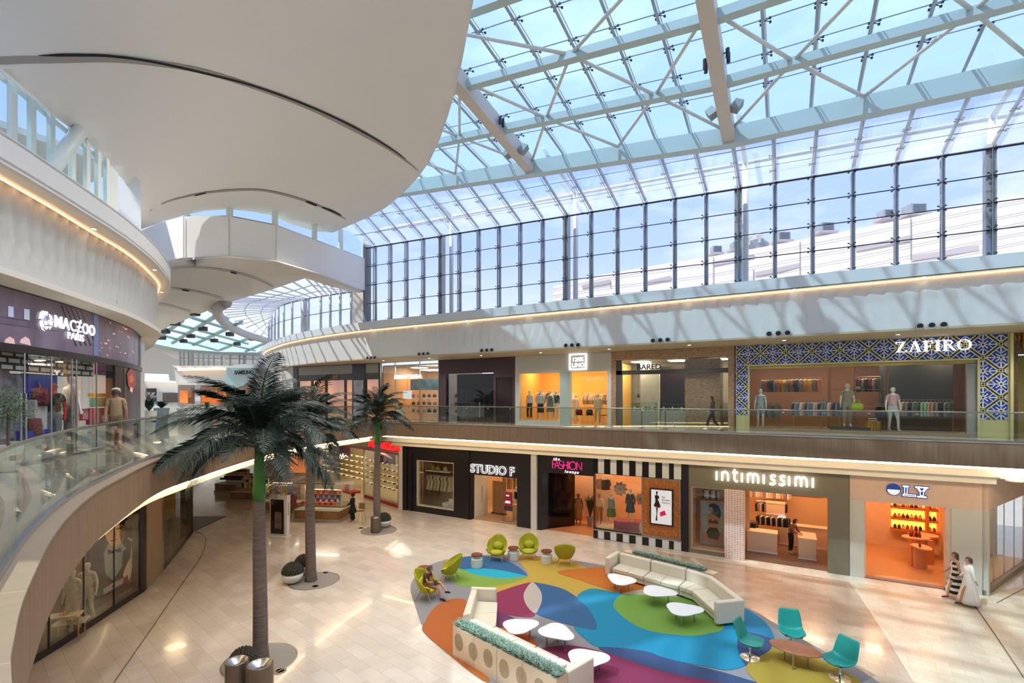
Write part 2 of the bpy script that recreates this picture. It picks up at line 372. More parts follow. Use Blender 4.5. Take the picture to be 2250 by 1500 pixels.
t = T('cove_lamp', 'straight warm cove lamp glowing along the top of the right fascia', 'lamp', (-6, 23.3, 12.05))
MB().thickwall(offset(Rcove, -.03)[2:], 12.03, 12.07, -.05).build('strip', COVE, t)
def downlight(p, label, grp):
    t = T('downlight', label, 'downlight', p, group=grp)
    MB().lathe([(.001, .0), (.06, 0), (.06, .02)], 14, p).build('lens', LAMP, t)
    MB().lathe([(.06, -.004), (.085, -.004), (.085, .02)], 14, p).build('bezel', WHITE, t)
for i, (x, y) in enumerate([(96, 488), (206, 503), (340, 593), (355, 642)]):
    p = gz(x, y, 12.09); downlight(p, 'small round recessed downlight in the left canopy soffit', 'downlights in the left canopy soffit')
for i, (x, y) in enumerate([(816, 728), (911, 704), (1025, 704), (1159, 690), (1320, 675.5), (1512, 656.5), (1745, 635), (2030, 608)]):
    p = gy(x, y, 23.24); p.z = 12.085; downlight(p, 'small round recessed downlight in the right ledge soffit', 'downlights in the right ledge soffit')
# round air nozzles in threes
NOZ = mat('nozzle_black', '2a2826', .4); NOZR = mat('nozzle_ring', 'c4c2bc', .3, .5)
noz = T('air_nozzle', 'round black air nozzle set in the fascia', 'air nozzle', (0, 0, -50), 0)
MB().lathe([(.0, .0), (.03, .0), (.03, .03), (.06, .03), (.06, 0), (.1, 0), (.1, -.05)], 16).build('core', NOZ, noz, world=False)
MB().lathe([(.1, -.05), (.13, -.05), (.13, .04), (.1, .04)], 16).build('ring', NOZR, noz, world=False)
def nozzle3(c, nd, label, grp, sp=.34):
    tdir = Vector((-nd.y, nd.x, 0))
    for k in (-1, 0, 1):
        q = dup(noz, Vector(c)+tdir*sp*k, None, label, grp); q.rotation_euler = Vector((nd.x, nd.y, 0)).to_track_quat('Z', 'Y').to_euler()
for (x, y), w_ in zip([(650, 798), (724, 795), (816, 786), (931, 777.5), (1070, 769.5), (1257, 758.5), (1451, 747.5), (1710, 732.5), (2047, 715)], ['above the wooden hoarding wall', 'above the far black shopfront', 'above the narrow black shopfront', 'above the glazed leather goods shop', 'above the plain dark shopfront', 'above the pale linen clothes shop', 'above the woven bronze shopfront', 'above the left end of the blue lattice shopfront', 'above the right end of the blue lattice shopfront']):
    c = gy(x, y, 23.36)
    if x < 800: c = gz(x, y, 10.42)
    nozzle3(c, Vector((0, -1, 0)), 'one of three round air nozzles '+w_, 'air nozzles '+w_)
nozzle3(gz(27, 595, 10.5)+Vector((.1, -.1, 0)), Vector((.68, -.73, 0)), 'one of three black air nozzles at the near end of the wavy left wall', 'near left air nozzles')
nozzle3(gz(224, 664, 10.5)+Vector((.1, -.1, 0)), Vector((.6, -.8, 0)), 'one of three small air nozzles on the wavy left wall above the dark sign', 'left air nozzles above the sign')
bpy.data.objects.remove(noz.children[0]); bpy.data.objects.remove(noz.children[0]); bpy.data.objects.remove(noz)
# ================================================================ CURTAIN WALL
YW = 24.2
def wtop(X): return 17.93-.036*(X+25.19)
def gtop(X): return 18.17-.0915*(X+1.9) if X < -1.9 else 18.17-.02*(X+1.9)
def gbot(X): return gtop(X)-.66
KX = [6.67-1.417*k for k in range(-5, 23)]
WB = 12.82
win = T('window_1', 'tall point-fixed glass curtain wall above the right fascia', 'window', (-8, YW, WB)); S(win)
for X in KX:
    big = abs(((6.67-X)/1.417) % 6) < .1 or abs(((6.67-X)/1.417) % 6-6) < .1
    if X < -25: continue
    if big: MB().b2(X-.15, X+.15, YW+.05, YW+.4, WB-.6, wtop(X)+.2).build('column', MULL, win)
    else: MB().tube([(X+.06, YW+.15, WB-.6), (X+.06, YW+.15, wtop(X)+.1)], .085, 12).build('mullion', MULL, win, smooth=True)
    MB().b2(X-.012, X+.012, YW-.08, YW+.03, WB-.05, wtop(X)).build('glass_fin', STEEL, win)
xs = [X for X in KX if X > -25.19]+[-25.19]
for a, b in zip(xs, xs[1:]):
    MB().poly([(b, YW, WB-.05), (a, YW, WB-.05), (a, YW, wtop(a)), (b, YW, wtop(b))]).build('pane', WING, win)
for k in range(1, 5):
    q = lambda X: (X, YW-.01, WB-.05+(wtop(X)-WB+.05)*k/4)
    MB().tube([q(-25.19), q(14)], .022 if k < 4 else .05, 6).build('transom', DSTEEL, win)
for k in range(0, 5):
    for X in xs[:-1]:
        z = WB-.0+(wtop(X)-WB)*k/4
        m = MB()
        for dx in (-.11, .11):
            for dz in ((-.09, .09) if 0 < k < 4 else ((.09,) if k == 0 else (-.09,))):
                m.lathe([(.001, -.02), (.035, -.02), (.035, .02), (.001, .02)], 6, (X+dx, YW-.06, z+dz)); m.tube([(X, YW-.03, z), (X+dx, YW-.06, z+dz)], .012, 4)
        if X < 9: m.build('spider_fitting', DSTEEL, win)
# sloped canopy glass
can = T('window_2', 'sloping glass canopy between the curtain wall and the roof girder', 'window', (-8, 22.6, 18)); S(can)
YG0, YG1 = 20.6, 21.05
def cq(X, t): return Vector((X, YW+(YG1-YW)*t, wtop(X)+(gbot(X)+.05-wtop(X))*t))
for a, b in zip(xs, xs[1:]): MB().poly([cq(a, 0), cq(b, 0), cq(b, 1), cq(a, 1)]).build('pane', CANG, can)
for X in xs[:-1]:
    up = Vector((.06, 0, .17))
    MB().tube([cq(X, 0)+up, cq(X, 1)+up], .07, 10).build('rafter', mat('rafter_white', 'c9c7c6', .4), can, smooth=True)
    MB().tube([cq(X, 0)-Vector((0, 0, .03)), cq(X, 1)-Vector((0, 0, .03))], .015, 5).build('glass_fin', STEEL, can)
    if X < 9:
        for t_ in (.33, .67):
            m = MB(); p = cq(X, t_)-Vector((0, 0, .05))
            for dx in (-.1, .1):
                for dy in (-.08, .08): m.box(p+Vector((dx, dy, 0)), (.05, .05, .03)); m.tube([p, p+Vector((dx, dy, 0))], .012, 4)
            m.build('spider_fitting', STEEL, can)
for t_ in (.33, .67): MB().tube([cq(-25.19, t_), cq(14, t_)], .018, 5).build('joint_bar', DSTEEL, can)
# white lattice outside above the canopy (steel roof edge frame)
fr = T('roof_frame', 'white steel edge frame outside above the glass canopy', 'steel frame', (-8, 24, 19)); S(fr)
for X in [x for x in xs if abs(((6.67-x)/1.417) % 6) < .1 or abs(((6.67-x)/1.417) % 6-6) < .1]:
    MB().tube([(X+.25, YW+.9, WB-1), (X+.25, YW+.9, wtop(X)+1.6)], .14, 10).build('post', WHITE, fr, smooth=True)
    MB().tube([(X+.25, YW+.9, wtop(X)+1.5), (X+.25, 21, gbot(X)+1.3)], .1, 8).build('strut', WHITE, fr, smooth=True)
MB().tube([(-25, YW+.9, wtop(-25)+1.5), (14, YW+.9, wtop(14)+1.5)], .1, 8).build('edge_tube', WHITE, fr, smooth=True)
# ================================================================ GIRDER + SKYLIGHT
GIR = mat('girder_pale_teal', 'b9c9c6', .4); GIRU = mat('girder_underside', 'c9bdb2', .5)
gx_ = [-26.5, -20, -14, -8, -1.9, 3, 8, 14, 18]
m = MB()
for a, b in zip(gx_, gx_[1:]):
    A = [(a, YG0, gbot(a)), (a, YG0, gtop(a)), (a, YG1, gtop(a)), (a, YG1, gbot(a))]; B = [(b, *A_[1:2], (gbot(b) if i in (0, 3) else gtop(b))) for i, A_ in enumerate(A)]
    m.add(A+B, [(0, 1, 5, 4), (1, 2, 6, 5), (2, 3, 7, 6), (3, 0, 4, 7)])
g_ = m.build('girder', GIR); S(g_); g_.name = 'beam_girder'
S(MB().b2(-10.72, -10.7, YG0-.006, YG0, gbot(-10.7), gtop(-10.7)).build('trim_joint', mat('joint_grey', '8f9a98', .6)))
def sk(X, Y, dz=0): return Vector((X, Y, gtop(X)+.128*(YG0-Y)+dz))
sky_ = T('window_3', 'large inclined skylight of fritted glass on white steel purlins', 'skylight', (-5, 12, 20)); S(sky_)
YL = -6.0
PUR = [20.6-2.72*k for k in range(1, 10)]
BX = [-19.2, -10.65, -1.9, 6.7, 15.3]
WST = mat('white_steel', 'dcdad2', .4)
for X in BX:
    m = MB()
    A = [sk(X, YG0, .1)+Vector((dx, 0, dz)) for dx in (-.22, .22) for dz in (-.66, 0)]
    B = [sk(X, YL, .1)+Vector((dx, 0, dz)) for dx in (-.22, .22) for dz in (-.66, 0)]
    m.add(A+B, [(0, 1, 3, 2), (4, 6, 7, 5), (0, 4, 5, 1), (2, 3, 7, 6), (0, 2, 6, 4), (1, 5, 7, 3)]).build('main_beam', mat('beam_taupe', 'cfc4b8', .45), sky_)
for Y in PUR:
    segs = [-26, -1.9, 18]
    m = MB()
    for a, b in zip(segs, segs[1:]):
        A = [sk(a, Y+dy, dz-.0) for dy in (-.13, .13) for dz in (-.34, -.06)]; B = [sk(b, Y+dy, dz) for dy in (-.13, .13) for dz in (-.34, -.06)]
        m.add(A+B, [(0, 1, 3, 2), (4, 6, 7, 5), (0, 4, 5, 1), (2, 3, 7, 6), (0, 2, 6, 4), (1, 5, 7, 3)])
    m.build('purlin', GIR, sky_)
GT = .42   # glass sits above purlins
RK = [X-.15 for X in KX]
allR = [x for x in RK if x > -26]
for X in allR:
    if min(abs(X-b) for b in BX) < .3: continue
    MB().tube([sk(X, YG0+1.3, GT-.14), sk(X, YL, GT-.14)], .05, 8).build('rafter', MULL, sky_, smooth=True)
    MB().tube([sk(X+.07, YG0+1.3, GT-.04), sk(X+.07, YL, GT-.04)], .02, 5).build('glass_fin', WST, sky_)
YJ = [YG0-1.36*k for k in range(1, 18)]
gy_ = [YG0+1.3, PUR[2], PUR[5], YL]
for a, b in zip(allR, allR[1:]):
    for c, d in zip(gy_, gy_[1:]):
        MB().poly([sk(a, c, GT), sk(b, c, GT), sk(b, d, GT), sk(a, d, GT)]).build('pane', ROOFG, sky_)
for Y in YJ[:9]:
    MB().tube([sk(-26, Y, GT-.02), sk(-1.9, Y, GT-.02), sk(18, Y, GT-.02)], .02, 5).build('joint_bar', MULL, sky_)
cnt = 0
for X in allR:
    for Y in YJ[:7]:
        if X > 9 or X < -16: continue
        cnt += 1
        m = MB(); p = sk(X+.07, Y, GT-.08)
        for dx in (-.13, .13):
            for dy in (-.09, .09): m.box(p+Vector((dx, dy, -.02)), (.06, .06, .05)); m.tube([p, p+Vector((dx, dy, -.02))], .014, 4)
        if cnt <= 100: m.build('spider_fitting', DSTEEL, sky_)
# braces
def brace(x0, y0, x1, y1):
    MB().tube([sk(x0, y0, -.12), sk(x1, y1, -.12)], .06, 8).build('brace', WST, sky_, smooth=True)
YY = [YG0]+PUR
for s0, s1 in zip(BX, BX[1:]):
    q1, mid, q3 = s0+(s1-s0)*.25, (s0+s1)/2, s0+(s1-s0)*.75
    brace(s0+.2, YY[0]-.1, q1, YY[1]); brace(q1, YY[1], mid, YY[0]-.1); brace(mid, YY[0]-.1, q3, YY[1]); brace(q3, YY[1], s1-.2, YY[0]-.1)
    brace(q1, YY[1], s0+.2, YY[2]); brace(q1, YY[1], mid, YY[2]); brace(mid, YY[2], q3, YY[1]); brace(q3, YY[1], s1-.2, YY[2])
    brace(mid, YY[2], s0+.2, YY[3]); brace(mid, YY[2], s1-.2, YY[3])
    for k in (3, 4):
        brace(s0+.2, YY[k], mid, YY[k+1]); brace(mid, YY[k+1], s1-.2, YY[k])
# structural enclosure outside the frame
S(MB().b2(18, 18.3, -8, 36, 0, 24).build('wall_right', WHITE))
S(MB().b2(-60, 18, -8.3, -8, 0, 20).build('wall_back', WHITE))
# speakers and lights on the main beams
SPK = mat('speaker_grey', '8f9391', .5)
def hang_speaker(px, py, X, Y, side, label):
    p = sk(X+side*.42, Y, -.35); t = T('speaker', label, 'speaker', p)
    M = Matrix.Rotation(.5*side, 3, 'Y') @ Matrix.Rotation(R(-25), 3, 'X')
    MB().box(p, (.3, .26, .42), M=M).build('cabinet', SPK, t)
    MB().tube([sk(X+side*.2, Y, -.25), p], .025, 6).build('bracket', STEEL, t)
hang_speaker(0, 0, -1.9, 19.1, -1, 'grey box speaker bracketed on the near side of the right roof beam')
hang_speaker(0, 0, -1.9, 19.0, 1, 'grey box speaker bracketed on the far side of the right roof beam')
hang_speaker(0, 0, -10.65, 19.3, -1, 'grey box speaker on the shell side of the left roof beam')
hang_speaker(0, 0, -10.65, 19.2, 1, 'grey box speaker on the open side of the left roof beam')
def spots(X, Y, side, label):
    p = sk(X+side*.35, Y, -.2); t = T('spotlight', label, 'spotlight', p)
    MB().tube([p+Vector((-side*.13, 0, .08)), p+Vector((side*.05, 0, .08))], .02, 6).build('bracket', DSTEEL, t)
    for dy in (-.12, .12): MB().tube([p+Vector((0, dy, .12)), p+Vector((0, dy, -.18))], .06, 10).build('lamp_head', DSTEEL, t)
spots(-1.9, 16.9, -1, 'twin dark spotlight on the left face of the right roof beam')
spots(-1.9, 16.7, 1, 'twin dark spotlight on the right face of the right roof beam')
spots(-10.65, 17.4, 1, 'twin dark spotlight on the open face of the left roof beam')
spots(-10.65, 17.8, -1, 'twin dark spotlight tucked under the left roof beam beside the white shell')

def fill_spotlamp(p, aim, pw, size=.35, ang=120, col=(1, .95, .88)):
    l = bpy.data.lights.new('fill_spot', 'SPOT'); l.energy = pw; l.spot_size = R(ang); l.spot_blend = .9; l.shadow_soft_size = size; l.color = col
    o = bpy.data.objects.new('fill_spot', l); C.objects.link(o); o.location = p; o.rotation_euler = (Vector(p)-Vector(aim)).to_track_quat('Z', 'Y').to_euler(); return o
for X in (-10.65, -1.9, 6.7):
    for Y in (3.0, 11.5):
        if X < -10: Y += 5.5
        q = sk(X, Y, -.75); fill_spotlamp(q, (X-2.5, Y+.5, 0), 1100, .35, 95)  # fill lamps added under the roof beams to brighten the interior
for X, Y in ((6.7, 17.0), (6.7, 10.0), (-1.9, 10.2), (-1.9, 3.2), (6.7, 3.2)): spots(X, Y, 1, 'added twin dark spotlight on a roof beam out of view')  # made-up fixtures out of view, added to go with the fill lamps
for o in C.objects:
    if o.get('label') == 'added twin dark spotlight on a roof beam out of view': o['group'] = 'added beam spotlights out of view'
for i in range(9):
    x = -24+i*4; fill_spotlamp((x, 24.6, 10.0), (x, 24.9, 0), 160, .2, 130)       # fill spots added under the walkway soffit to light the shop fronts
    t = T('downlight', 'added recessed downlight in the soffit above the right walkway', 'downlight', (x, 24.6, 10.13), 0, 'added downlights above the right walkway'); MB().lathe([(.0, 0), (.07, 0), (.07, .02)], 12).build('lens', LAMP, t, world=False); MB().lathe([(.07, -.004), (.1, -.004), (.1, .02)], 12).build('bezel', WHITE, t, world=False)  # made-up soffit fixture above each added fill spot
# ================================================================ WHITE SHELL CEILING
CT = np.array([(1040, 0, 19.2), (1075, -150, 19.6), (1000, 200, 19.0), (945, 350, 18.75), (863, 440, 18.6), (775, 490, 18.4), (731, 509, 18.25), (641, 491, 18.0), (556, 463, 17.7), (503, 457, 17.6), (403, 470, 17.25), (353, 485, 16.8), (300, 505, 16.2), (303, 468, 15.9), (256, 380, 15.2), (171, 292, 14.85), (53, 196, 14.5), (0, 153, 14.5), (-150, 40, 14.4), (-150, -150, 17.2), (500, 0, 19.6), (500, 250, 18.9), (250, 100, 17.8), (600, 380, 18.5), (0, 0, 16.6), (800, 200, 19.3), (250, 300, 16.4), (800, -100, 19.9)], float)
XY = CT[:, :2]/300; n_ = len(CT)
def U(r2): return np.where(r2 > 0, .5*r2*np.log(np.maximum(r2, 1e-12)), 0)
K = U(((XY[:, None]-XY[None])**2).sum(-1))+np.eye(n_)*.15; Pm = np.c_[np.ones(n_), XY]
A_ = np.block([[K, Pm], [Pm.T, np.zeros((3, 3))]]); sol = np.linalg.solve(A_, np.r_[CT[:, 2], 0, 0, 0])
def shz(x, y):
    q = np.array([x, y])/300; return float(U(((XY-q)**2).sum(-1)) @ sol[:n_]+sol[n_]+sol[n_+1:] @ q)
def shp(x, y, dz=0):
    z = shz(x, y); p = gz(x, y, z)
    if dz: d = (p-Vector((0, 0, EYE))); p = p+d*(dz/d.z)
    return p
BPX = [(1075, -150), (1052, -70), (1040, 0), (1029, 60), (1016, 130), (1000, 200), (985, 250), (966, 305), (945, 350), (922, 383), (898, 410), (864, 441), (846, 455), (829, 464), (800, 479), (775, 490), (731, 509), (696, 506), (641, 491), (593, 470), (556, 463), (503, 457), (449, 461), (403, 470), (353, 485), (315, 499), (300, 503), (303, 468), (293, 433), (275, 399), (256, 380), (232, 352), (171, 292), (107, 244), (53, 196), (0, 153), (-150, 40), (-150, -150)]
def tri_fill(bpx, fn, name, m, res=32, thick=0):
    bm = bmesh.new(); vs = [bm.verts.new((x, y, 0)) for x, y in bpx]; bm.faces.new(vs)
    x0, x1 = min(p[0] for p in bpx), max(p[0] for p in bpx); y0, y1 = min(p[1] for p in bpx), max(p[1] for p in bpx)
    g = x0+res
    while g < x1: bmesh.ops.bisect_plane(bm, geom=bm.verts[:]+bm.edges[:]+bm.faces[:], plane_co=(g, 0, 0), plane_no=(1, 0, 0)); g += res
    g = y0+res
    while g < y1: bmesh.ops.bisect_plane(bm, geom=bm.verts[:]+bm.edges[:]+bm.faces[:], plane_co=(0, g, 0), plane_no=(0, 1, 0)); g += res
    bmesh.ops.triangulate(bm, faces=[f for f in bm.faces if len(f.verts) > 4])
    for v in bm.verts: v.co = fn(v.co.x, v.co.y)
    bmesh.ops.recalc_face_normals(bm, faces=bm.faces)
    for f in bm.faces: f.smooth = True
    me = bpy.data.meshes.new(name); bm.to_mesh(me); bm.free(); me.materials.append(m)
    o = bpy.data.objects.new(name, me); C.objects.link(o)
    if thick:
        md = o.modifiers.new('thickness', 'SOLIDIFY'); md.thickness = thick; md.offset = 0
    return o
SHELL = mat('shell_plaster', 'e2ddd5', .8)
S(tri_fill(BPX, shp, 'ceiling_shell', SHELL, 30, .12))
S(tri_fill([(1075, -150), (-150, -150), (-150, -420), (1100, -420)], lambda x, y: gz(x, max(y, -419), 19.8 if x > 400 else 17.4+2.4*(x+150)/550), 'ceiling_shell_rear', SHELL, 200))
SLOT = mat('slot_black', '0c0b0a', .8); SLOTG = mat('slot_grey', '9d958a', .8)
def slot(c, wid, m, dz=-.09, name='trim_slot'):
    c = [Vector(p) for p in smoothp([Vector((x, y)) for x, y in c], 5)]; n = len(c); rows = []
    A, B = [], []
    for i, p in enumerate(c):
        t = (c[min(i+1, n-1)]-c[max(i-1, 0)]).normalized(); w_ = np.interp(i/(n-1), [j/(len(wid)-1) for j in range(len(wid))], wid)/2
        a = p+Vector((-t.y, t.x))*w_; b = p-Vector((-t.y, t.x))*w_; A.append(shp(a.x, a.y, dz)); B.append(shp(b.x, b.y, dz))
    return S(MB().grid([A, B]).build(name, m, smooth=True))
slot([(0, 133), (60, 131), (120, 131), (240, 130), (330, 138), (440, 156), (560, 192), (680, 238), (780, 287), (850, 325), (895, 356), (920, 376)], [18, 17, 16, 14, 12, 10, 8, 7, 6, 4, 1], SLOTG, -.075)
slot([(84, 122), (130, 121), (175, 121), (240, 123), (330, 135), (440, 159), (560, 190), (680, 234), (780, 280), (850, 321), (892, 350)], [1, 7, 7, 6, 5, 4.5, 4, 3.5, 3.5, 3, 1], SLOT, -.09)
slot([(317, 470), (360, 446), (400, 434), (450, 424), (520, 418), (580, 419), (640, 432), (700, 452), (760, 482)], [1, 3, 4, 4, 4, 4, 5, 4, 1], SLOTG, -.075)
slot([(428, 430), (440, 427), (452, 424.5)], [2.5, 3, 2.5], SLOT, -.09); slot([(672, 443), (684, 447), (696, 452)], [3, 5, 4], SLOT, -.09); slot([(708, 456), (730, 464), (750, 474)], [3, 4, 2], SLOT, -.09)
for sx0, sy0 in ((450, 158), (690, 238), (850, 323), (480, 421), (690, 450)):   # fill lamps added below the dark shell slots to brighten the left
    p = shp(sx0, sy0, -.35); fill_spotlamp(p, (p.x+1, p.y+.5, 0), 1000, .3, 95)
for q, a_ in ((sk(-6.2, 9, -.75), (-13, 5.5, 4)), (sk(-8, 15, -.75), (-17, 10, 4)), (sk(-4, 4, -.75), (-9, 3, 5))): fill_spotlamp(q, a_, 900, .35, 80)  # extra fill lamps aimed at the left balcony side to lift it
S(MB().b2(-62, -30.3, -8, 12, 19.6, 19.9).build('ceiling_left_roof', WARMW))  # unseen roof slab added to keep the sun off the bulkhead
# ================================================================ LEFT CLERESTORY
CW = T('window_4', 'curved band of clerestory windows between the left canopy and the white shell', 'window', gd(150, 400, 14)); S(CW)
PAL = mat('pale_frame', 'dfe5dc', .5)
def clq(x, y, d): return gd(x, y, d)
cb = [(0, 320, 11.2), (28, 330, 11.6), (70, 365, 12.3), (112, 396, 12.9), (158, 430, 13.6), (190, 452, 14.1), (214, 470, 14.6), (233, 482, 15.2)]
ct = [(0, 160, 11.2), (28, 180, 11.6), (70, 216, 12.3), (112, 252, 12.9), (158, 290, 13.6), (190, 318, 14.1), (214, 338, 14.6), (233, 354, 15.2)]
for i in range(len(cb)-1):
    a, b = cb[i], cb[i+1]; c_, d_ = ct[i], ct[i+1]
    MB().poly([clq(*a), clq(*b), clq(*d_), clq(*c_)]).build('pane', glassmat('clerestory_glass', (.8, .9, .9), .06) if 'clerestory_glass' not in MC else MC['clerestory_glass'], CW)
    p, q = clq(*b), clq(*d_); v = Vector((.83, -.56, 0))
    MB().add([p, q, q+v*.3, p+v*.3, p+Vector((.1, .06, 0)), q+Vector((.1, .06, 0)), q+v*.3+Vector((.1, .06, 0)), p+v*.3+Vector((.1, .06, 0))], [(0, 1, 2, 3), (4, 7, 6, 5), (0, 4, 5, 1), (3, 2, 6, 7)]).build('fin', PAL, CW)
MB().tube([clq(*p) for p in cb], .06, 6).build('sill_rail', PAL, CW)
MB().tube([clq(x, y+8, d) for x, y, d in ct], .07, 6).build('head_rail', PAL, CW)
# end wall after last window
S(MB().poly([gd(233, 352, 15.2), gd(260, 380, 15.6), gd(260, 512, 15.6), gd(233, 490, 15.2)]).build('wall_pier_left', PAL))
S(MB().poly([gd(255, 340, 18.5), gd(310, 400, 18.5), gd(310, 530, 18.5), gd(255, 530, 18.5)]).build('wall_behind_canopy', WHITE))
col = T('column', 'slanting round white column rising from the left canopy to the shell', 'column', gd(98, 385, 11.8))
MB().tube([gd(94, 398, 11.6), gd(176, 286, 13.2)], .17, 20).build('shaft', PAL, col, smooth=True)
# ================================================================ BULKHEAD WITH CLERESTORY
bk = [gz(x, y, 17.15).to_2d() for x, y in [(300, 508), (353, 488), (403, 475), (503, 475), (607, 495), (695, 528), (803, 569)]]
bks = [Vector(p) for p in bk]
S(MB().thickwall(bks, 14.98, 17.15, .25).build('wall_bulkhead', mat('bulkhead_white', 'f0ede8', .7)))
for x in (403, 503, 607):
    p = gz(x, 475 if x < 600 else 495, 17.15)
    S(MB().box((p.x*.998, p.y*.998, 16.06), (.02, .02, 2.16)).build('trim_joint', mat('seam', 'b5aea2', .8)))
bw = T('window_5', 'row of clerestory windows above the curved white bulkhead', 'window', (-27, 15, 17.2)); S(bw)
off_ = offset(bks[1:], .15)
pp = resample(off_, 1.6)
for i in range(len(off_)-1):
    a, b = Vector(off_[i]), Vector(off_[i+1]); n = max(1, round((b-a).length/2.3))
    for j in range(n):
        p, q = a.lerp(b, j/n), a.lerp(b, (j+1)/n)
        MB().poly([(p.x, p.y, 17.15), (q.x, q.y, 17.15), (q.x, q.y, 18.6), (p.x, p.y, 18.6)]).build('pane', MC['clerestory_glass'], bw)
        MB().box((q.x, q.y, 17.85), (.12, .3, 1.4), 0).build('mullion', PAL, bw)
    MB().thickwall([a, b], 17.15, 17.25, .12).build('sill', PAL, bw)
S(MB().b2(-25.35, -25.15, 24.05, 24.6, 12.5, 18.2).build('wall_pier_end', mat('pier_grey', '6f7476', .5)))
S(MB().poly([gd(775, 638, 34.2), gd(800, 642, 34.2), gd(800, 716, 34.2), gd(775, 719, 34.2)]).build('wall_pier_far', WARMW))
# ================================================================ FAR HALL
FC = mat('far_ceiling_plaster', 'd8d0c4', .8)
FCP = [(310, 590), (340, 580), (370, 574), (430, 567), (500, 564), (607, 574), (700, 601), (800, 640), (788, 642), (727, 628), (671, 609), (593, 636), (532, 654), (497, 664), (471, 675), (440, 688), (400, 704), (370, 717), (343, 730), (310, 745)]
S(tri_fill(FCP, lambda x, y: gz(x, y, 14.93-.3*max(0, (y-640)/100)), 'ceiling_far', FC, 40, .1))
def fslot(c, wd, m):
    A, B = [], []
    P = smoothp([Vector(p) for p in c], 5)
    for i, p in enumerate(P):
        t = (P[min(i+1, len(P)-1)]-P[max(i-1, 0)]).normalized(); n = Vector((-t.y, t.x))*wd
        for l, s in ((A, 1), (B, -1)):
            q = p+n*s; l.append(gz(q.x, q.y, 14.78-.3*max(0, (q.y-640)/100)))
    S(MB().grid([A, B]).build('trim_slot', m))
fslot([(378, 589), (430, 588), (500, 596), (560, 612), (600, 630)], .9, SLOTG); fslot([(507, 598), (520, 601)], 1.6, SLOT)
fslot([(376, 634), (400, 637), (440, 643), (490, 658)], .9, SLOTG); fslot([(400, 637), (416, 639.5)], 1.4, SLOT)
fslot([(337, 669), (370, 672), (420, 686)], .7, SLOTG)
# far canopy and curtain wall beyond the pier
fw = T('window_6', 'further glass curtain wall and canopy beyond the white pier', 'window', (-40, 25, 14)); S(fw)
FWT = [(772, 641), (722, 648), (676, 656), (640, 664), (615, 672), (597, 684), (590, 700)]
FWB = [(772, 714), (722, 722), (676, 730), (640, 737), (615, 743), (600, 748), (590, 752)]
def fd(x): return float(np.interp(x, [590, 640, 772], [52, 43, 34.5]))
for (a, b), (c_, d_) in zip(zip(FWT, FWT[1:]), zip(FWB, FWB[1:])):
    MB().poly([gd(*a, fd(a[0])), gd(*b, fd(b[0])), gd(*d_, fd(d_[0])), gd(*c_, fd(c_[0]))]).build('pane', WING, fw)
for i in range(12):
    x = [772, 748, 726, 705, 678, 668, 642, 624, 612, 604, 597, 591][i]
    yt = np.interp(x, [p[0] for p in FWT][::-1], [p[1] for p in FWT][::-1]); yb = np.interp(x, [p[0] for p in FWB][::-1], [p[1] for p in FWB][::-1])
    d = fd(x)
    MB().tube([gd(x, yt, d), gd(x, yb, d)], .26 if i in (5,) else .1, 8).build('mullion', MULL, fw, smooth=True)
MB().tube([gd(*p, fd(p[0])) for p in FWT], .06, 6).build('head_rail', DSTEEL, fw)
MB().tube([gd(a[0], (a[1]+b[1])/2, fd(a[0])) for a, b in zip(FWT, FWB)], .03, 6).build('transom', DSTEEL, fw)
inn = [(785, 640), (727, 628), (671, 609), (593, 636), (532, 654), (497, 664), (490, 680), (503, 697), (540, 720), (588, 744)]
outr = [(772, 641), (740, 645), (710, 650), (676, 656), (650, 661), (625, 668), (612, 675), (602, 684), (597, 695), (590, 720)]
for i in range(len(inn)-1):
    A = [gz(*inn[i], 15.0), gz(*inn[i+1], 15.0), gd(*outr[i+1], fd(outr[i+1][0])), gd(*outr[i], fd(outr[i][0]))]
    MB().poly(A).build('pane', CANG, fw)
    for t_ in (0, .33, .66):
        p = A[0].lerp(A[1], t_); q = A[3].lerp(A[2], t_); MB().tube([p, q], .07, 6).build('rafter', MC['rafter_white'], fw)
    MB().tube([A[0].lerp(A[3], .35), A[1].lerp(A[2], .35)], .04, 5).build('joint_bar', MULL, fw)
    MB().tube([A[0].lerp(A[3], .68), A[1].lerp(A[2], .68)], .04, 5).build('joint_bar', MULL, fw)
rim = [(497, 664), (478, 676), (480, 692), (497, 711), (525, 728), (555, 739), (590, 749)]
S(MB().tube([gz(x, y, 14.75) for x, y in smoothp([Vector(p) for p in rim], 3)], .42, 8).build('trim_far_rim', mat('rim_grey', 'a8a49c', .6), smooth=True))
fs = T('window_7', 'far teal skylight over the distant part of the mall', 'skylight', (-70, 40, 15)); S(fs)
FSP = [(471, 676), (440, 689), (400, 705), (343, 731), (329, 753), (345, 762), (393, 766), (487, 773), (567, 774), (588, 760), (588, 748), (553, 738), (513, 722), (481, 695)]
FTG = glassmat('far_teal_glass', (.6, .85, .85), .03, trans=.5, tcol=(.75, .95, .93))
o = tri_fill(FSP, lambda x, y: gz(x, y, 15.4), 'pane', FTG, 60); o.parent = fs; o.location = -fs.location
FB = mat('far_beam_teal', '93aaa5', .5)
for a, b in [((379, 753), (472, 695)), ((425, 757), (530, 706)), ((484, 768), (560, 737)), ((343, 745), (400, 704)), ((540, 771), (590, 750))]:
    MB().tube([gz(*a, 15.1), gz(*b, 15.1)], .22, 6).build('beam', FB, fs)
for a, b in [((420, 697), (500, 722)), ((385, 711), (545, 755)), ((362, 722), (560, 770)), ((345, 733), (480, 770)), ((460, 681), (500, 700))]:
    MB().tube([gz(*a, 15.1), gz(*b, 15.1)], .16, 6).build('beam', FB, fs)
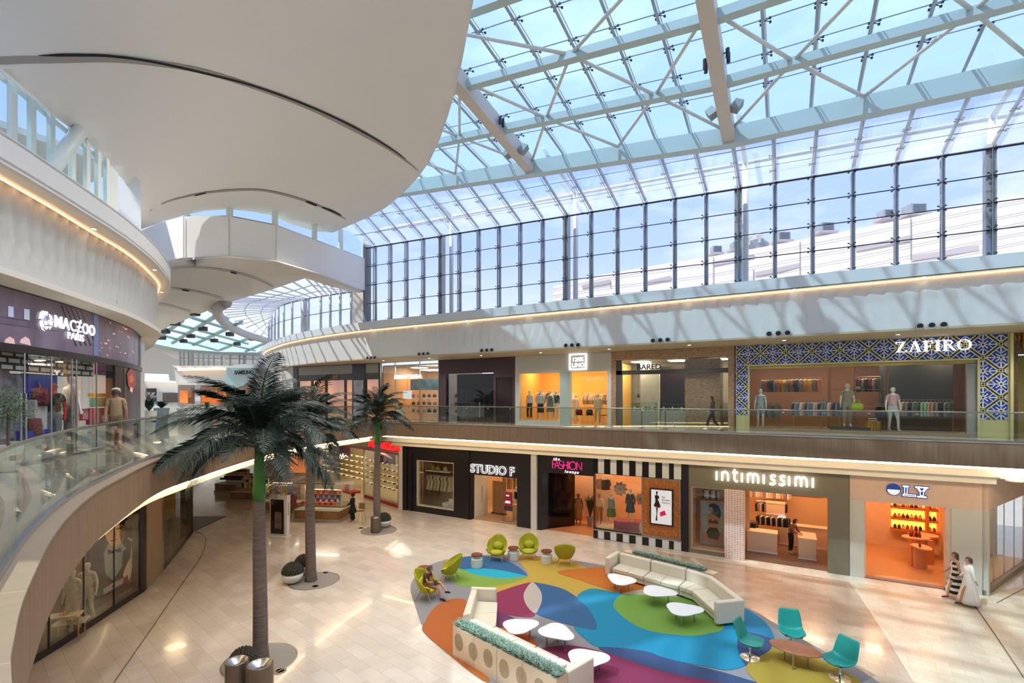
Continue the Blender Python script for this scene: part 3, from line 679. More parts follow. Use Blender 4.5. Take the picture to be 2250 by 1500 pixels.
S(MB().poly([gz(329, 753, 15.0), gz(393, 766, 15.0), gz(487, 773, 15.0), gz(572, 775, 15.0), gz(572, 782, 15.0), gz(487, 779, 15), gz(393, 772, 15), gz(335, 762, 15)]).build('beam_far', mat('far_girder', 'a9bab6', .5)))
spk = T('speaker', 'small dark box speaker hanging under the far teal skylight', 'speaker', gz(429, 688, 14.8), group='speakers under the far skylight')
MB().box((0, 0, 0), (.7, .5, .45)).build('cabinet', NOZ, spk, world=False); MB().tube([(0, 0, .2), (0, 0, .5)], .04, 5).build('bracket', NOZ, spk, world=False)
for x, y in [(385, 710), (364, 728), (356, 742), (446, 722), (419, 738), (403, 749), (505, 734), (471, 748), (521, 755), (555, 744)]:
    p = gz(x, y, 14.8); dup(spk, p, .4)
# farther curtain wall
f2 = T('window_8', 'distant curtain wall below the far teal skylight', 'window', gd(480, 785, 85)); S(f2)
MB().poly([gd(393, 768, 84), gd(583, 776, 84), gd(583, 808, 84), gd(393, 806, 84)]).build('pane', WING, f2)
for x in (396, 404, 414, 422, 436, 447, 458, 470, 487, 506, 526, 537, 556, 574):
    MB().tube([gd(x, 768, 83.8), gd(x, 806, 83.8)], .3 if x in (422, 537) else .14, 6).build('mullion', MULL, f2)
MB().tube([gd(393, 786, 83.8), gd(583, 789, 83.8)], .06, 4).build('transom', MULL, f2)
def slab(px, d, name, m, th=.6, st=True, **k):
    A = [gd(x, y, d) for x, y in px]; B = [gd(x, y, d+th) for x, y in px]; B = [a+(Vector((ray(*p)[0], ray(*p)[1], 0)).normalized())*th for a, p in zip(A, px)]
    n = len(A); o = MB().add(A+B, [tuple(range(n)), tuple(range(n, 2*n))[::-1]]+[(i, (i+1) % n, n+(i+1) % n, n+i) for i in range(n)]).build(name, m)
    return S(o) if st else o
slab([(305, 690), (330, 752), (345, 768), (370, 780), (393, 792), (395, 838), (305, 838)], 88, 'wall_far_left', WHITE)
slab([(306, 820), (370, 822), (372, 836), (306, 836)], 80, 'window_9', mat('bright_far_window', 'f4f8f4', .5, emit=.8))
slab([(300, 834), (398, 840), (398, 862), (300, 858)], 72, 'wall_far_fascia_left', WAVY, 1)
slab([(300, 832), (398, 838), (398, 841), (300, 835)], 71, 'trim_far_cove', mat('far_cove', 'ffd9a8', .5, emit=1.2), .5)
slab([(300, 858), (398, 861), (398, 892), (300, 892)], 75, 'wall_far_left_shops', mat('far_shop_white', 'd8dbd8', .6))
def block(px, d, name, m, label=None, cat=None, th=.4, grp=None):
    o = slab(px, d, name, m, th, False); o['kind'] = 'thing' if label else 'structure'
    if label: tag(o, label, cat, grp)
    return o
def q4(x0, y0, x1, y1): return [(x0, y0), (x1, y0), (x1, y1), (x0, y1)]
block(q4(321, 853, 344, 882), 71.5, 'poster', mat('far_poster_dark', '2f2327', .4, noise=.7, nscale=.6), 'dark advertising poster on the distant white wall beside the lilies', 'poster')
block(q4(357, 863, 393, 884), 71.5, 'shopfront', mat('far_dark_shop', '4f443d', .5), 'distant dark brown shop opening between the poster and the taupe shopfront', 'shopfront')
slab([(383, 806), (576, 808), (576, 846), (392, 842), (386, 838)], 62, 'wall_far_fascia', WAVY, 1.5)
slab([(378, 803), (580, 803), (580, 809), (392, 811)], 61.5, 'trim_far_ledge', WHITE, 1)
slab([(389, 811), (497, 809.5), (497, 812), (391, 814)], 61.3, 'trim_far_cove', mat('far_cove2', 'ffd0a0', .5, emit=1.6), .3)
slab([(386, 841), (498, 843), (498, 846), (388, 845)], 61, 'trim_far_lip', WARMW, 1)
slab(q4(391, 845, 600, 893), 64, 'wall_far_shops', mat('far_taupe', '8d8074', .6), .4)
OR = mat('far_orange_glow', 'c56a2c', .5, emit=.55, noise=.5, nscale=.8)
block(q4(395, 858, 413, 886), 63.4, 'shopfront', OR, 'distant small orange lit shop doorway in the taupe wall', 'shopfront')
block(q4(428, 843, 441, 890), 62.5, 'column', mat('far_marble', 'dcd9d3', .4), 'distant white marble column between the two orange lit shops', 'column')
block(q4(443, 851, 497, 889), 63.4, 'shopfront', OR, 'distant wide orange lit glass shop beside the marble column', 'shopfront')
sm = T('shop_sign', 'pale teal curved sign board with dark capital letters beyond the palm crown', 'sign', gd(530, 825, 54))
slab([(497, 808), (568, 808), (562, 822), (550, 835), (535, 846), (520, 852), (505, 850), (497, 845)], 55, 'board', mat('sign_teal_white', 'b9cfcb', .4), .8, False).parent = sm
sm.children[0].location = -sm.location
p = gd(515, 822, 54.6); text('lettering', 'SAMSUNG', .62, BLACK, sm, p, (R(90), 0, TH), .03, .015, wd=2.1)
S(MB().b2(-130, -86, 18, 90, 17, 17.3).build('ceiling_far_sun_block', WARMW)); S(MB().b2(-130, -62, -8, 20, 17, 17.3).build('ceiling_far_left_sun_block', WARMW)); S(MB().b2(-130, -129.7, -8, 90, 0, 17).build('wall_far_west_light_block', WARMW))  # unseen roof slabs and end wall added to shade the far walls
block([(498, 808), (520, 800), (585, 800), (568, 808)], 54.5, 'sign_canopy', WHITE, 'white slab roof above the pale teal sign board', 'canopy')
slab([(566, 812), (580, 812), (580, 893), (510, 893), (510, 862), (535, 846), (552, 833)], 56, 'wall_far_pink', mat('far_pink_wall', 'b99a86', .5), .5)

# ================================================================ OUTSIDE
PNL = tilemat('outside_panel', ['e2d6cf', 'e9ded7', 'ddd1ca'], 9, 1.6, 0, .6, 'a89f9a', msize=.03)
ob = T('neighbouring_building', 'pale panelled building outside beyond the curtain wall', 'building', gd(1750, 600, 60))
def opt(x, y): return gd(x, y, float(np.interp(x, [1215, 2400], [75, 42])))
bp = [(1215, 628), (1235, 624), (1330, 602), (1480, 576), (1560, 564), (1700, 538), (1870, 506), (2000, 478), (2180, 441), (2400, 396)]
m = MB()
vs = [opt(x, y) for x, y in bp]+[opt(x, 720) for x, y in bp]; n = len(bp)
m.add(vs, [(i, i+1, n+i+1, n+i) for i in range(n-1)])
vb = [v+Vector((3, 12, 0)) for v in vs]; m.add(vs[:n]+vb[:n], [(i, i+1, n+i+1, n+i) for i in range(n-1)])
BM = mat('outside_wall', 'e6dbd5', .7); m.build('wall', BM, ob)
GS = mat('outside_grey_strip', 'b3a9a9', .6); SEAM = mat('outside_seam', 'a39a96', .7)
def ostrip(pts, w_, mt, name):
    v = [opt(x, y)-Vector((.02, .15, 0)) for x, y in pts]
    MB().add([p+Vector((0, 0, w_)) for p in v]+[p-Vector((0, 0, w_)) for p in v], [(i, i+1, len(v)+i+1, len(v)+i) for i in range(len(v)-1)]).build(name, mt, ob)
for k, dy in enumerate((14, 40, 62, 84, 104)):
    ostrip([(x, y+dy*(1 if x > 1500 else .55+.45*(x-1215)/285)) for x, y in bp if y+dy < 700], .035, SEAM, 'seam')
for x, y0, y1 in ((1265, 615, 660), (1342, 618, 632), (1568, 565, 630), (1656, 592, 622), (1758, 532, 606), (2001, 480, 572)):
    v = opt(x, y0)-Vector((.02, .18, 0)); u_ = opt(x, y1)-Vector((.02, .18, 0)); MB().tube([v, u_], .05, 4).build('seam', SEAM, ob)
for (x0, ya, x1, yb) in ((1280, 630, 1342, 618), (1420, 622, 1475, 610), (1567, 580, 1657, 563), (1660, 603, 1757, 583), (1880, 548, 2001, 524), (2003, 568, 2150, 545)):
    ostrip([(x0, ya), (x1, yb)], .28, GS, 'louvre_strip')
hv = mat('hvac_grey', '9aa0a5', .5, noise=.15, nscale=3); hv2 = mat('hvac_dark', '565c66', .5)
for i, (x, y, w_, h_, l) in enumerate([(1573, 549, 20, 14, 'small grey rooftop unit at the left end of the neighbouring roof'), (1618, 541, 22, 15, 'grey rooftop unit behind the thick mullion'), (1718, 521, 26, 17, 'grey rooftop unit between the white vents and the louvred unit'), (1812, 501, 28, 18, 'louvred rooftop unit with a white duct beside it'), (1948, 472, 28, 16, 'rooftop unit on the low dark plinth'), (2008, 462, 34, 20, 'largest boxy rooftop unit at the right')]):
    d = float(np.interp(x, [1215, 2400], [75, 42]))+1.5; p = gd(x, y, d); s = d/F
    t = T('rooftop_unit', l, 'rooftop unit', p, TH)
    MB().box((0, 0, 0), (w_*s, w_*s*.8, h_*s)).build('casing', hv, t, world=False)
    for k in range(5): MB().box((w_*s*.02, -w_*s*.41, (-.36+.18*k)*h_*s), (w_*s*.8, .05, h_*s*.07)).build('louvre', hv2, t, world=False)
    MB().box((0, 0, -h_*s*.5-.15), (w_*s*1.5, w_*s, .3)).build('plinth', GS, t, world=False)
for x, y in ((1645, 524), (1668, 519)):
    d = 64; p = gd(x, y, d); t = T('roof_vent', 'round white mushroom vent on the neighbouring roof', 'vent', p, group='mushroom vents on the neighbouring roof')
    MB().lathe([(.2, -.8), (.2, 0), (.45, .05), (.45, .3), (.2, .45), (0, .5)], 12).build('cowl', WHITE, t, world=False, smooth=True)
block([(1635, 531), (1675, 522), (1690, 533), (1690, 543), (1635, 553)], 64.5, 'roof_plant_box', hv, 'low grey plant box under the two white mushroom vents', 'plant box', 2)
S(MB().b2(-120, 120, 36, 200, -1, -.5).build('ground_outside', mat('outside_ground', 'a9a59f', .9)))
# ================================================================ FIGURES (people and mannequins)
def skin(name, nodes, edges, mats, parent, sub=1, extra=None):
    keys = list(nodes); idx = {k: i for i, k in enumerate(keys)}
    me = bpy.data.meshes.new(name); me.from_pydata([nodes[k][0] for k in keys], [(idx[a], idx[b]) for a, b in edges], [])
    o = bpy.data.objects.new(name, me); C.objects.link(o); md = o.modifiers.new('s', 'SKIN'); md.use_smooth_shade = True
    if not me.skin_vertices: 
        bm = bmesh.new(); bm.from_mesh(me); bm.verts.layers.skin.verify(); bm.to_mesh(me); bm.free()
    for i, k in enumerate(keys):
        r = nodes[k][1]; r = r if isinstance(r, tuple) else (r, r); me.skin_vertices[0].data[i].radius = r
        me.skin_vertices[0].data[i].use_root = (i == 0)
    ss = o.modifiers.new('d', 'SUBSURF'); ss.levels = sub; ss.render_levels = sub
    bpy.context.view_layer.update()
    m2 = bpy.data.meshes.new_from_object(o.evaluated_get(bpy.context.evaluated_depsgraph_get()))
    bpy.data.objects.remove(o); bpy.data.meshes.remove(me)
    if extra is not None:   # join extra MB geometry (head features, fingers)
        bm = bmesh.new(); bm.from_mesh(m2)
        t = bpy.data.meshes.new('t'); t.from_pydata(extra.v, [], extra.f); t.polygons.foreach_set('material_index', extra.m); bm.from_mesh(t); bpy.data.meshes.remove(t)
        for f in bm.faces: f.smooth = True
        bm.to_mesh(m2); bm.free()
    m2.materials.clear()
    for m in (mats if isinstance(mats, (list, tuple)) else [mats]): m2.materials.append(m)
    m2.name = name; n = bpy.data.objects.new(name, m2); C.objects.link(n); n.parent = parent; return n
STAND = dict(pel=(0, 0, .96), spi=(0, 0, 1.14), che=(0, 0, 1.32), neb=(0, .0, 1.45), nec=(0, 0, 1.52), jaw=(0, -.025, 1.575), hea=(0, -.005, 1.645), top=(0, 0, 1.7),
    shL=(.165, 0, 1.42), elL=(.22, .03, 1.14), wrL=(.235, -.03, .9), haL=(.235, -.05, .83), shR=(-.165, 0, 1.42), elR=(-.22, .03, 1.14), wrR=(-.235, -.03, .9), haR=(-.235, -.05, .83),
    hiL=(.09, 0, .9), knL=(.1, -.02, .5), anL=(.1, .02, .09), toL=(.115, -.15, .03), hiR=(-.09, 0, .9), knR=(-.1, -.02, .5), anR=(-.1, .02, .09), toR=(-.115, -.15, .03))
RAD = dict(pel=(.15, .11), spi=(.125, .09), che=(.15, .105), neb=(.09, .07), nec=(.05, .052), jaw=(.045, .05), hea=(.076, .09), top=(.05, .06), sh=.058, el=.041, wr=.028, ha=(.032, .018), hi=.088, kn=.056, an=.037, to=.032)
EDG = [('pel', 'spi'), ('spi', 'che'), ('che', 'neb'), ('neb', 'nec'), ('nec', 'jaw')]+[(a, b) for s in 'LR' for a, b in (('neb', 'sh'+s), ('sh'+s, 'el'+s), ('el'+s, 'wr'+s), ('wr'+s, 'ha'+s), ('pel', 'hi'+s), ('hi'+s, 'kn'+s), ('kn'+s, 'an'+s), ('an'+s, 'to'+s))]
def rad(k, g=1): 
    r = RAD.get(k, RAD.get(k[:2])); r = r if isinstance(r, tuple) else (r, r); return (r[0]*g, r[1]*g)
def hand(mb, wr, ha):
    wr, ha = Vector(wr), Vector(ha); d = (ha-wr).normalized(); s = d.cross(Vector((0, 0, 1)))
    s = Vector((0, 1, 0)) if s.length < .3 else s.normalized(); n = d.cross(s).normalized()
    for k, l in enumerate((.062, .073, .078, .068)):
        b = ha+s*(k-1.5)*.017+d*.0; mb.tube([b, b+d*l*.5, b+d*l*.85+n*l*.25], .008, 5, rs=[.009, .008, .0055])
    b = wr.lerp(ha, .5)+s*-.025; mb.tube([b, b+d*.03-s*.02, b+d*.055-s*.022], .009, 5, rs=[.011, .009, .006])
def face(mb, p, human=True, yaw=0):
    h = Vector(p['hea'])+Vector((0, 0, .008)); q = Matrix.Rotation(yaw, 3, 'Z'); mb.lathe([(0, -.122), (.034, -.116), (.054, -.09), (.067, -.05), (.075, -.0), (.077, .035), (.068, .068), (.044, .092), (0, .102)], 16, h, sy=1.2)
    f = q @ Vector((0, -1, 0)); sx = q @ Vector((1, 0, 0))
    mb.tube([h+f*.088+Vector((0, 0, .012)), h+f*.112+Vector((0, 0, -.03)), h+f*.088+Vector((0, 0, -.037))], .009, 5, rs=[.005, .012, .008])
    for s in (-1, 1):
        mb.tube([h+sx*s*.078+Vector((0, 0, .02)), h+sx*s*.088-f*.006, h+sx*s*.078+Vector((0, 0, -.03))], .009, 5, rs=[.006, .012, .006])
        if human:
            mb.mi = 1; mb.lathe([(.0, -.006), (.010, 0), (.0, .006)], 6, h+f*.086+sx*s*.03+Vector((0, 0, .01))); mb.mi = 0
    if human: mb.mi = 2; mb.tube([h+f*.083+sx*-.022+Vector((0, 0, -.06)), h+f*.094+Vector((0, 0, -.062)), h+f*.083+sx*.022+Vector((0, 0, -.06))], .005, 4); mb.mi = 0
DARKE = mat('eye_dark', '1a1412', .3); LIP = mat('lip', 'a4574c', .5)
def hairm(name, parent, p, m, length=.0, bun=False, yaw=0):
    h = Vector(p['hea']); q = Matrix.Rotation(yaw, 3, 'Z'); mb = MB(); vs = []; nz, na = 7, 14
    for i in range(nz):
        for j in range(na):
            a = 2*math.pi*j/na; back = .5-.5*math.cos(a)   # a=0 front(-Y)
            low = .045 if back < .25 else (-.02-(.05+length)*min(1, (back-.2)*1.6))
            t = i/(nz-1); z = .098*(1-t)**.5*0+ (.1*(1-t)+low*t); rr = .093*math.sqrt(max(0, 1-(max(z, 0)/.102)**2))*(1+.06*back)
            d = q @ Vector((math.sin(a)*rr*.92, -math.cos(a)*rr*1.08+.008, 0)); vs.append(h+d+Vector((0, 0, z+.008)))
    fs = [(i*na+j, i*na+(j+1) % na, (i+1)*na+(j+1) % na, (i+1)*na+j) for i in range(nz-1) for j in range(na)]+[tuple(range(na))]
    mb.add(vs, fs)
    if bun: mb.lathe([(.0, -.05), (.045, -.03), (.05, 0), (.04, .035), (0, .05)], 10, h+q @ Vector((0, .1, .04)))
    o = mb.build(name, m, parent, smooth=True, world=False)
    md = o.modifiers.new('t', 'SOLIDIFY'); md.thickness = .012; md.offset = 1; return o
def figure(name, label, cat, loc, rz, pose=None, body=None, wear=(), group=None, human=False, hair=None, sc_=1, shape=None, yaw=0):
    t = T(name, label, cat, loc, rz, group); t.scale = (sc_,)*3
    P = dict(STAND); P.update(pose or {})
    P_ = {k: v for k, v in P.items() if k not in ('hea', 'top')}; P_['jaw'] = tuple(Vector(P['nec']).lerp(Vector(P['hea']), .55))
    nodes = {k: (P_[k], tuple(x*(shape or {}).get(k[:2], 1) for x in rad(k))) for k in P_}
    ex = MB(); face(ex, P, human, yaw)
    for s in 'LR': hand(ex, P['wr'+s], P['ha'+s])
    skin('body', nodes, EDG, [body, DARKE, LIP], t, 2, ex)
    for w_ in wear: garment_on(t, P, *w_)
    if hair: hairm('hair', t, P, hair[0], hair[1], hair[2] if len(hair) > 2 else False, yaw)
    return t
def garment_on(t, P, kind, m, *a):
    n = {}; e = []
    def put(k, g, pos=None): n[k] = (pos or P[k], rad(k, g))
    def mid(a_, b_, f): return tuple(Vector(P[a_]).lerp(Vector(P[b_]), f))
    if kind in ('shirt', 'tee', 'jacket', 'top'):
        g = {'jacket': 1.3}.get(kind, 1.17); put('pel', g*1.0, tuple(Vector(P['pel'])+Vector((0, 0, -.1)))); put('spi', g*1.06); put('che', g); put('neb', 1.1); e += [('pel', 'spi'), ('spi', 'che'), ('che', 'neb')]
        f = 1.0 if kind in ('shirt', 'jacket') else .55
        for s in 'LR':
            if kind == 'top': n['sh'+s] = (P['sh'+s], rad('sh', 1.12)); e.append(('neb', 'sh'+s)); continue
            put('sh'+s, 1.22); e.append(('neb', 'sh'+s))
            if f == 1: put('el'+s, 1.35); n['wr'+s] = (mid('el'+s, 'wr'+s, .9), (.043, .043)); e += [('sh'+s, 'el'+s), ('el'+s, 'wr'+s)]
            else: n['el'+s] = (mid('sh'+s, 'el'+s, .62), (.066, .066)); e.append(('sh'+s, 'el'+s))
        skin({'shirt': 'long_sleeve_shirt', 'tee': 'short_sleeve_shirt', 'jacket': 'jacket', 'top': 'top'}[kind], n, e, m, t, 1)
    elif kind in ('trousers', 'shorts', 'wide'):
        n['wst'] = (mid('pel', 'spi', .8), (.138, .104)); put('pel', 1.07); e.append(('wst', 'pel'))
        for s in 'LR':
            put('hi'+s, 1.13); e.append(('pel', 'hi'+s))
            if kind == 'shorts': n['kn'+s] = (mid('hi'+s, 'kn'+s, .8), (.092, .092)); e.append(('hi'+s, 'kn'+s))
            else:
                w_ = 1.75 if kind == 'wide' else 1.25
                n['kn'+s] = (P['kn'+s], rad('kn', w_)); n['an'+s] = (mid('kn'+s, 'an'+s, .93), rad('an', w_*1.35)); e += [('hi'+s, 'kn'+s), ('kn'+s, 'an'+s)]
        skin('shorts' if kind == 'shorts' else 'trousers', n, e, m, t, 1)
    elif kind in ('dress', 'skirt'):
        top, bot, wd = a; c = Vector(P['pel']); mb = MB(); na = 24; rows = []
        prof = [(1.44, .1, .075), (1.36, .185, .125), (1.25, .165, .12), (1.12, .142, .105), (.98, .175, .135), (.86, .2, .15)]
        zs = [z for z, _, _ in prof if z <= top]+[bot+(.86-bot)*k/4 for k in (3, 2, 1, 0)]
        for i, z in enumerate(zs):
            if z >= .86: rx, ry = np.interp(z, [p[0] for p in prof][::-1], [p[1] for p in prof][::-1]), np.interp(z, [p[0] for p in prof][::-1], [p[2] for p in prof][::-1])
            else: f = (.86-z)/(.86-bot); rx, ry = .2+(wd-.2)*f, .15+(wd*.85-.15)*f
            row = []
            for j in range(na+1):
                an = 2*math.pi*j/na; fo = 1+.07*math.sin(an*6)*max(0, min(1, (.9-z)*2)); row.append((c.x+math.cos(an)*rx*fo, c.y+math.sin(an)*ry*fo, z+(c.z-.96)))
            rows.append(row)
        mb.grid(rows); o = mb.build(kind, m, t, smooth=True, world=False); md = o.modifiers.new('t', 'SOLIDIFY'); md.thickness = .01
    elif kind == 'shoes':
        for s in 'LR':
            an, to = Vector(P['an'+s]), Vector(P['to'+s]); d = to-an; d2 = Vector((d.x, d.y, 0)).normalized() if Vector((d.x, d.y, 0)).length > .01 else Vector((0, -1, 0))
            mb = MB(); mb.tube([an-d2*.04+Vector((0, 0, -.035)), an+Vector((0, 0, -.02)), an.lerp(to, .6), to+d2*.02], .045, 8, rs=[.035, .048, .043, .028]); mb.build('shoe', m, t, smooth=True, world=False)
SKINM = mat('skin_tone', 'b98568', .5); SKIND = mat('skin_dark', '8a5a42', .5)
MANW = mat('mannequin_white', 'e8e4dc', .35); MANC = mat('mannequin_cream', 'd9cdb0', .4); MANR = mat('mannequin_red', 'c3141c', .3)
# ================================================================ GARMENTS ON HANGERS
_g = {}
def gproto(kind, col):
    k = (kind, col)
    if k in _g: return _g[k]
    L_ = {'shirt': .68, 'dress': 1.05, 'trousers': .95, 'top': .5}[kind]; w_ = .21
    m = mat('cloth_'+col, col, .85, noise=.12, nscale=14) if not col.startswith('#') else _pat(col[1:])
    if kind == 'trousers': pts = [(-.15, -.12), (.15, -.12), (.16, -L_), (.02, -L_), (0, -.4), (-.02, -L_), (-.16, -L_)]
    elif kind == 'dress': pts = [(-.06, -.05), (.06, -.05), (.19, -.1), (.24, -.34), (.17, -.36), (.16, -.24), (.14, -.5), (.25, -L_), (-.25, -L_), (-.14, -.5), (-.16, -.24), (-.17, -.36), (-.24, -.34), (-.19, -.1)]
    elif kind == 'top': pts = [(-.06, -.05), (.06, -.05), (.17, -.1), (.16, -L_), (-.16, -L_), (-.17, -.1)]
    else: pts = [(-.07, -.05), (0, -.09), (.07, -.05), (.2, -.1), (.29, -.42), (.21, -.45), (.19, -.25), (.2, -L_), (-.2, -L_), (-.19, -.25), (-.21, -.45), (-.29, -.42), (-.2, -.1)]
    mb = MB(); n = len(pts); A = [(x, -.035+.02*math.sin(x*30), z) for x, z in pts]; B = [(x, .035+.02*math.sin(x*30), z) for x, z in pts]
    mb.add(A+B, [tuple(range(n)), tuple(range(n, 2*n))[::-1]]+[(i, (i+1) % n, n+(i+1) % n, n+i) for i in range(n)])
    t = T(kind, 'x', 'clothing', (0, 0, -60)); mb.build('fabric', m, t, world=False)
    MB().tube([(-.17, 0, -.085), (0, 0, -.035), (.17, 0, -.085)], .006, 4).tube([(0, 0, -.035), (0, 0, .0), (.02, 0, .02), (0, 0, .035)], .004, 4).build('hanger', STEEL, t, world=False)
    _g[k] = t; return t
def _pat(c):
    n = 'pattern_'+c
    if n in MC: return MC[n]
    a, b = c.split('-'); m = mat(n, a, .8, noise=0); nt = m.node_tree; v = nt.nodes.new('ShaderNodeTexVoronoi'); v.inputs['Scale'].default_value = 22; tc = nt.nodes.new('ShaderNodeTexCoord'); nt.links.new(tc.outputs['Object'], v.inputs[0])
    r = nt.nodes.new('ShaderNodeValToRGB'); r.color_ramp.interpolation = 'CONSTANT'; r.color_ramp.elements[0].color = lin(a); r.color_ramp.elements[1].position = .36; r.color_ramp.elements[1].color = lin(b); nt.links.new(v.outputs[0], r.inputs[0]); nt.links.new(r.outputs[0], nt.nodes['Principled BSDF'].inputs['Base Color']); return m
CN = {'d8c9a8': 'cream', 'b99c74': 'tan', '8c7a5c': 'khaki', 'e8e2d4': 'white', '1d1b1e': 'black', 'b3441f': 'rust', '6f1420': 'burgundy', 'c98a2a': 'mustard', '27414a': 'dark teal', '8fa7bd': 'pale blue', '9ccfae': 'mint', '8c8a86': 'grey', 'd9a58f': 'blush', '2c3346': 'navy', 'b5764f': 'terracotta', '5e6b52': 'olive', 'e2b23a': 'yellow', '#22304a-b9c4c9': 'blue patterned', '#b9c4c9-22304a': 'white patterned', 'c0102a': 'red', 'd77fa0': 'pink'}
def hangline(a, b, n, cols, kinds, where, rack=True, post=None, spread=1, face_=None):
    a, b = Vector(a), Vector(b); d = (b-a); rz = math.atan2(d.y, d.x)+(R(58) if face_ is None else face_); n = int(n*1.45)
    if rack:
        t = T('clothes_rail', 'slim metal clothes rail '+where, 'clothes rail', a)
        MB().tube([a, b], .014, 6).build('rail', STEEL, t)
        if post:
            for p in (a, b): MB().tube([p, Vector((p.x, p.y, post))], .014, 6).build('post', STEEL, t)
    for i in range(n):
        c = cols[i % len(cols)]; k = kinds[i % len(kinds)]
        dup(gproto(k, c), a.lerp(b, (i+.5)/n)-Vector((0, 0, .045)), rz+random.uniform(-.12, .12), '%s %s hanging %s' % (CN[c], k, where), 'clothes '+where)
def cleanup():
    for t in _g.values():
        for ch in list(t.children): bpy.data.objects.remove(ch)
        bpy.data.objects.remove(t)
# rooms
def room(x0, x1, y0, y1, z0, z1, wm, fm, cm, tag_, glow=None, gl=None, side=True):
    m = MB(); m.b2(x0, x1, y1, y1+.1, z0, z1); S(m.build('wall_back_'+tag_, wm))
    if side: S(MB().b2(x0-.05, x0+.03, y0, y1, z0, z1).build('wall_left_'+tag_, wm)); S(MB().b2(x1-.03, x1+.05, y0, y1, z0, z1).build('wall_right_'+tag_, wm))
    S(MB().b2(x0, x1, y0, y1, z1, z1+.06).build('ceiling_'+tag_, cm)); S(MB().b2(x0, x1, y0-.1, y1, z0, z0+.02).build('floor_'+tag_, fm))
    if glow:
        n = max(1, round((x1-x0)/2.2)); 
        for i in range(n):
            x = x0+(x1-x0)*(i+.5)/n
            t = T('ceiling_light', 'flush ceiling light panel inside the '+gl, 'ceiling light', (x, (y0+y1)/2, z1), 0, 'ceiling lights inside the '+gl)
            MB().b2(x-.45, x+.45, (y0+y1)/2-.45, (y0+y1)/2+.45, z1-.03, z1-.005).build('panel', glow, t)
def glow(name, c, s): return mat(name, 'ffffff', .5, emit=s, ecol=c)
GW = glow('shop_light_warm', 'ffd6a0', 20); GN = glow('shop_light_neutral', 'ffe9cc', 24); GO = glow('shop_light_orange', 'ffc896', 20)
def pane(x0, x1, z0, z1, Y, parent): return MB().b2(x0, x1, Y, Y+.012, z0, z1).build('glass_pane', SHOPG, parent)
def pedestal(c, d, m, label, name='display_plinth'):
    t = T(name, label, 'plinth', c); MB().box((0, 0, d[2]/2), d).build('body', m, t, world=False); return t
# ================================================================ GROUND FLOOR SHOPS  (facade plane Y = 25)
G = 25.0; GT_ = 4.36
def X_(px): return gX(px, G)
# --- black shop
t = T('shopfront', 'matt black shopfront with white outlined lettering over its doorway', 'shopfront', (X_(1028), G, 0))
x0, x1 = X_(887), X_(1170)
MB().b2(0, 0, 0, 0, 0, 0)
fm = fwall(MB(), G-.05, x0, x1, 0, GT_, [(-21.4, -18.3, .38, 3.45), (-16.97, -13.72, 0, 2.83)], .35); fm.build('facade', BLACK, t)
MB().b2(X_(887), X_(896), G-.12, G, 0, GT_).build('pilaster', BLACK, t); MB().b2(X_(903), X_(907), G-.1, G, 0, GT_-.5).build('reveal', mat('deep_black', '0b090b', .5), t)
MB().b2(-17.3, -17.1, G-.1, G, 0, GT_).build('pilaster', BLACK, t)
fr_ = MB(); fwall(fr_, G+.02, -21.4, -18.3, .38, 3.45, [(-21.28, -18.4, .46, 3.37)], .25); fr_.build('window_frame', mat('cream_frame', 'd9cbb0', .5), t)
pane(-21.3, -18.38, .46, 3.4, G+.1, t)
for dz, b, m_ in ((0, .022, mat('sign_white_glow', 'ffffff', .4, emit=1.3)), (-.012, .005, mat('sign_lilac_grey', '8d8598', .4))):
    text('lettering', 'STUDIO F', .72, m_, t, (-16.98, G-.13+dz, 2.98), (R(90), 0, 0), .02, b)
room(-22.5, -12.8, G+.3, 31, 0, GT_, mat('studio_wall', 'c9a684', .7), mat('studio_floor', 'a08468', .3), mat('studio_ceiling', '8f8577', .7), 'studio', GW, 'black fronted shop')
S(MB().b2(-17.4, -17.3, 25.3, 27.2, 0, GT_).build('wall_partition_studio', WARMW)); MB().b2(-16.97, -16.93, G+.3, G+1.8, 0, 2.83).build('door_leaf', mat('door_white', 'd9d2c6', .4), t)
MB().tube([(-16.88, G+1.1, .9), (-16.88, G+1.1, 1.9)], .02, 6).build('handle', STEEL, t.children[-1] if t.children[-1].name.startswith('door') else [c for c in t.children if c.name.startswith('door_leaf')][0])
S(MB().b2(-22.4, -18, 26.9, 27.0, 0, GT_).build('wall_window_back', mat('window_back', 'bf9c70', .6)))
pedestal((-18.75, 25.8, .02), (.7, .6, .95), WHITE, 'white stepped display block at the right end of the black framed window')
pedestal((-19.35, 25.7, .02), (.5, .5, .65), WHITE, 'lower white display block beside the stepped block in the black framed window')
hangline((-21.1, 25.95, 2.45), (-19.2, 25.95, 2.45), 9, ['d8c9a8', 'b99c74', 'e8e2d4', '8c7a5c'], ['dress'], 'in the black framed window', True, .03)
MB_ = MB().b2(-21.2, -19.2, 25.7, 26.2, 2.62, 2.68); tag(MB_.build('display_shelf', WHITE), 'white display shelf above the rail in the black framed window', 'shelf')
for i, (x, c, l) in enumerate([(-20.7, 'd79a2b', 'mustard'), (-20.3, 'e0b050', 'golden'), (-19.7, 'e8e2d4', 'white')]):
    tt = T('handbag', l+' handbag on the white shelf in the black framed window', 'handbag', (x, 25.9, 2.68))
    MB().lathe([(.0, 0), (.15, 0), (.17, .12), (.12, .26), (.0, .28)], 14, sy=.5).build('bag_body', mat('bag_'+l, c, .5), tt, world=False, smooth=True); MB().tube([(-.08, 0, .25), (-.05, 0, .38), (.05, 0, .38), (.08, 0, .25)], .01, 5).build('handle', mat('bag_'+l, c), tt, world=False)
CRM = mat('cloth_d8c9a8', 'd8c9a8', .85); 
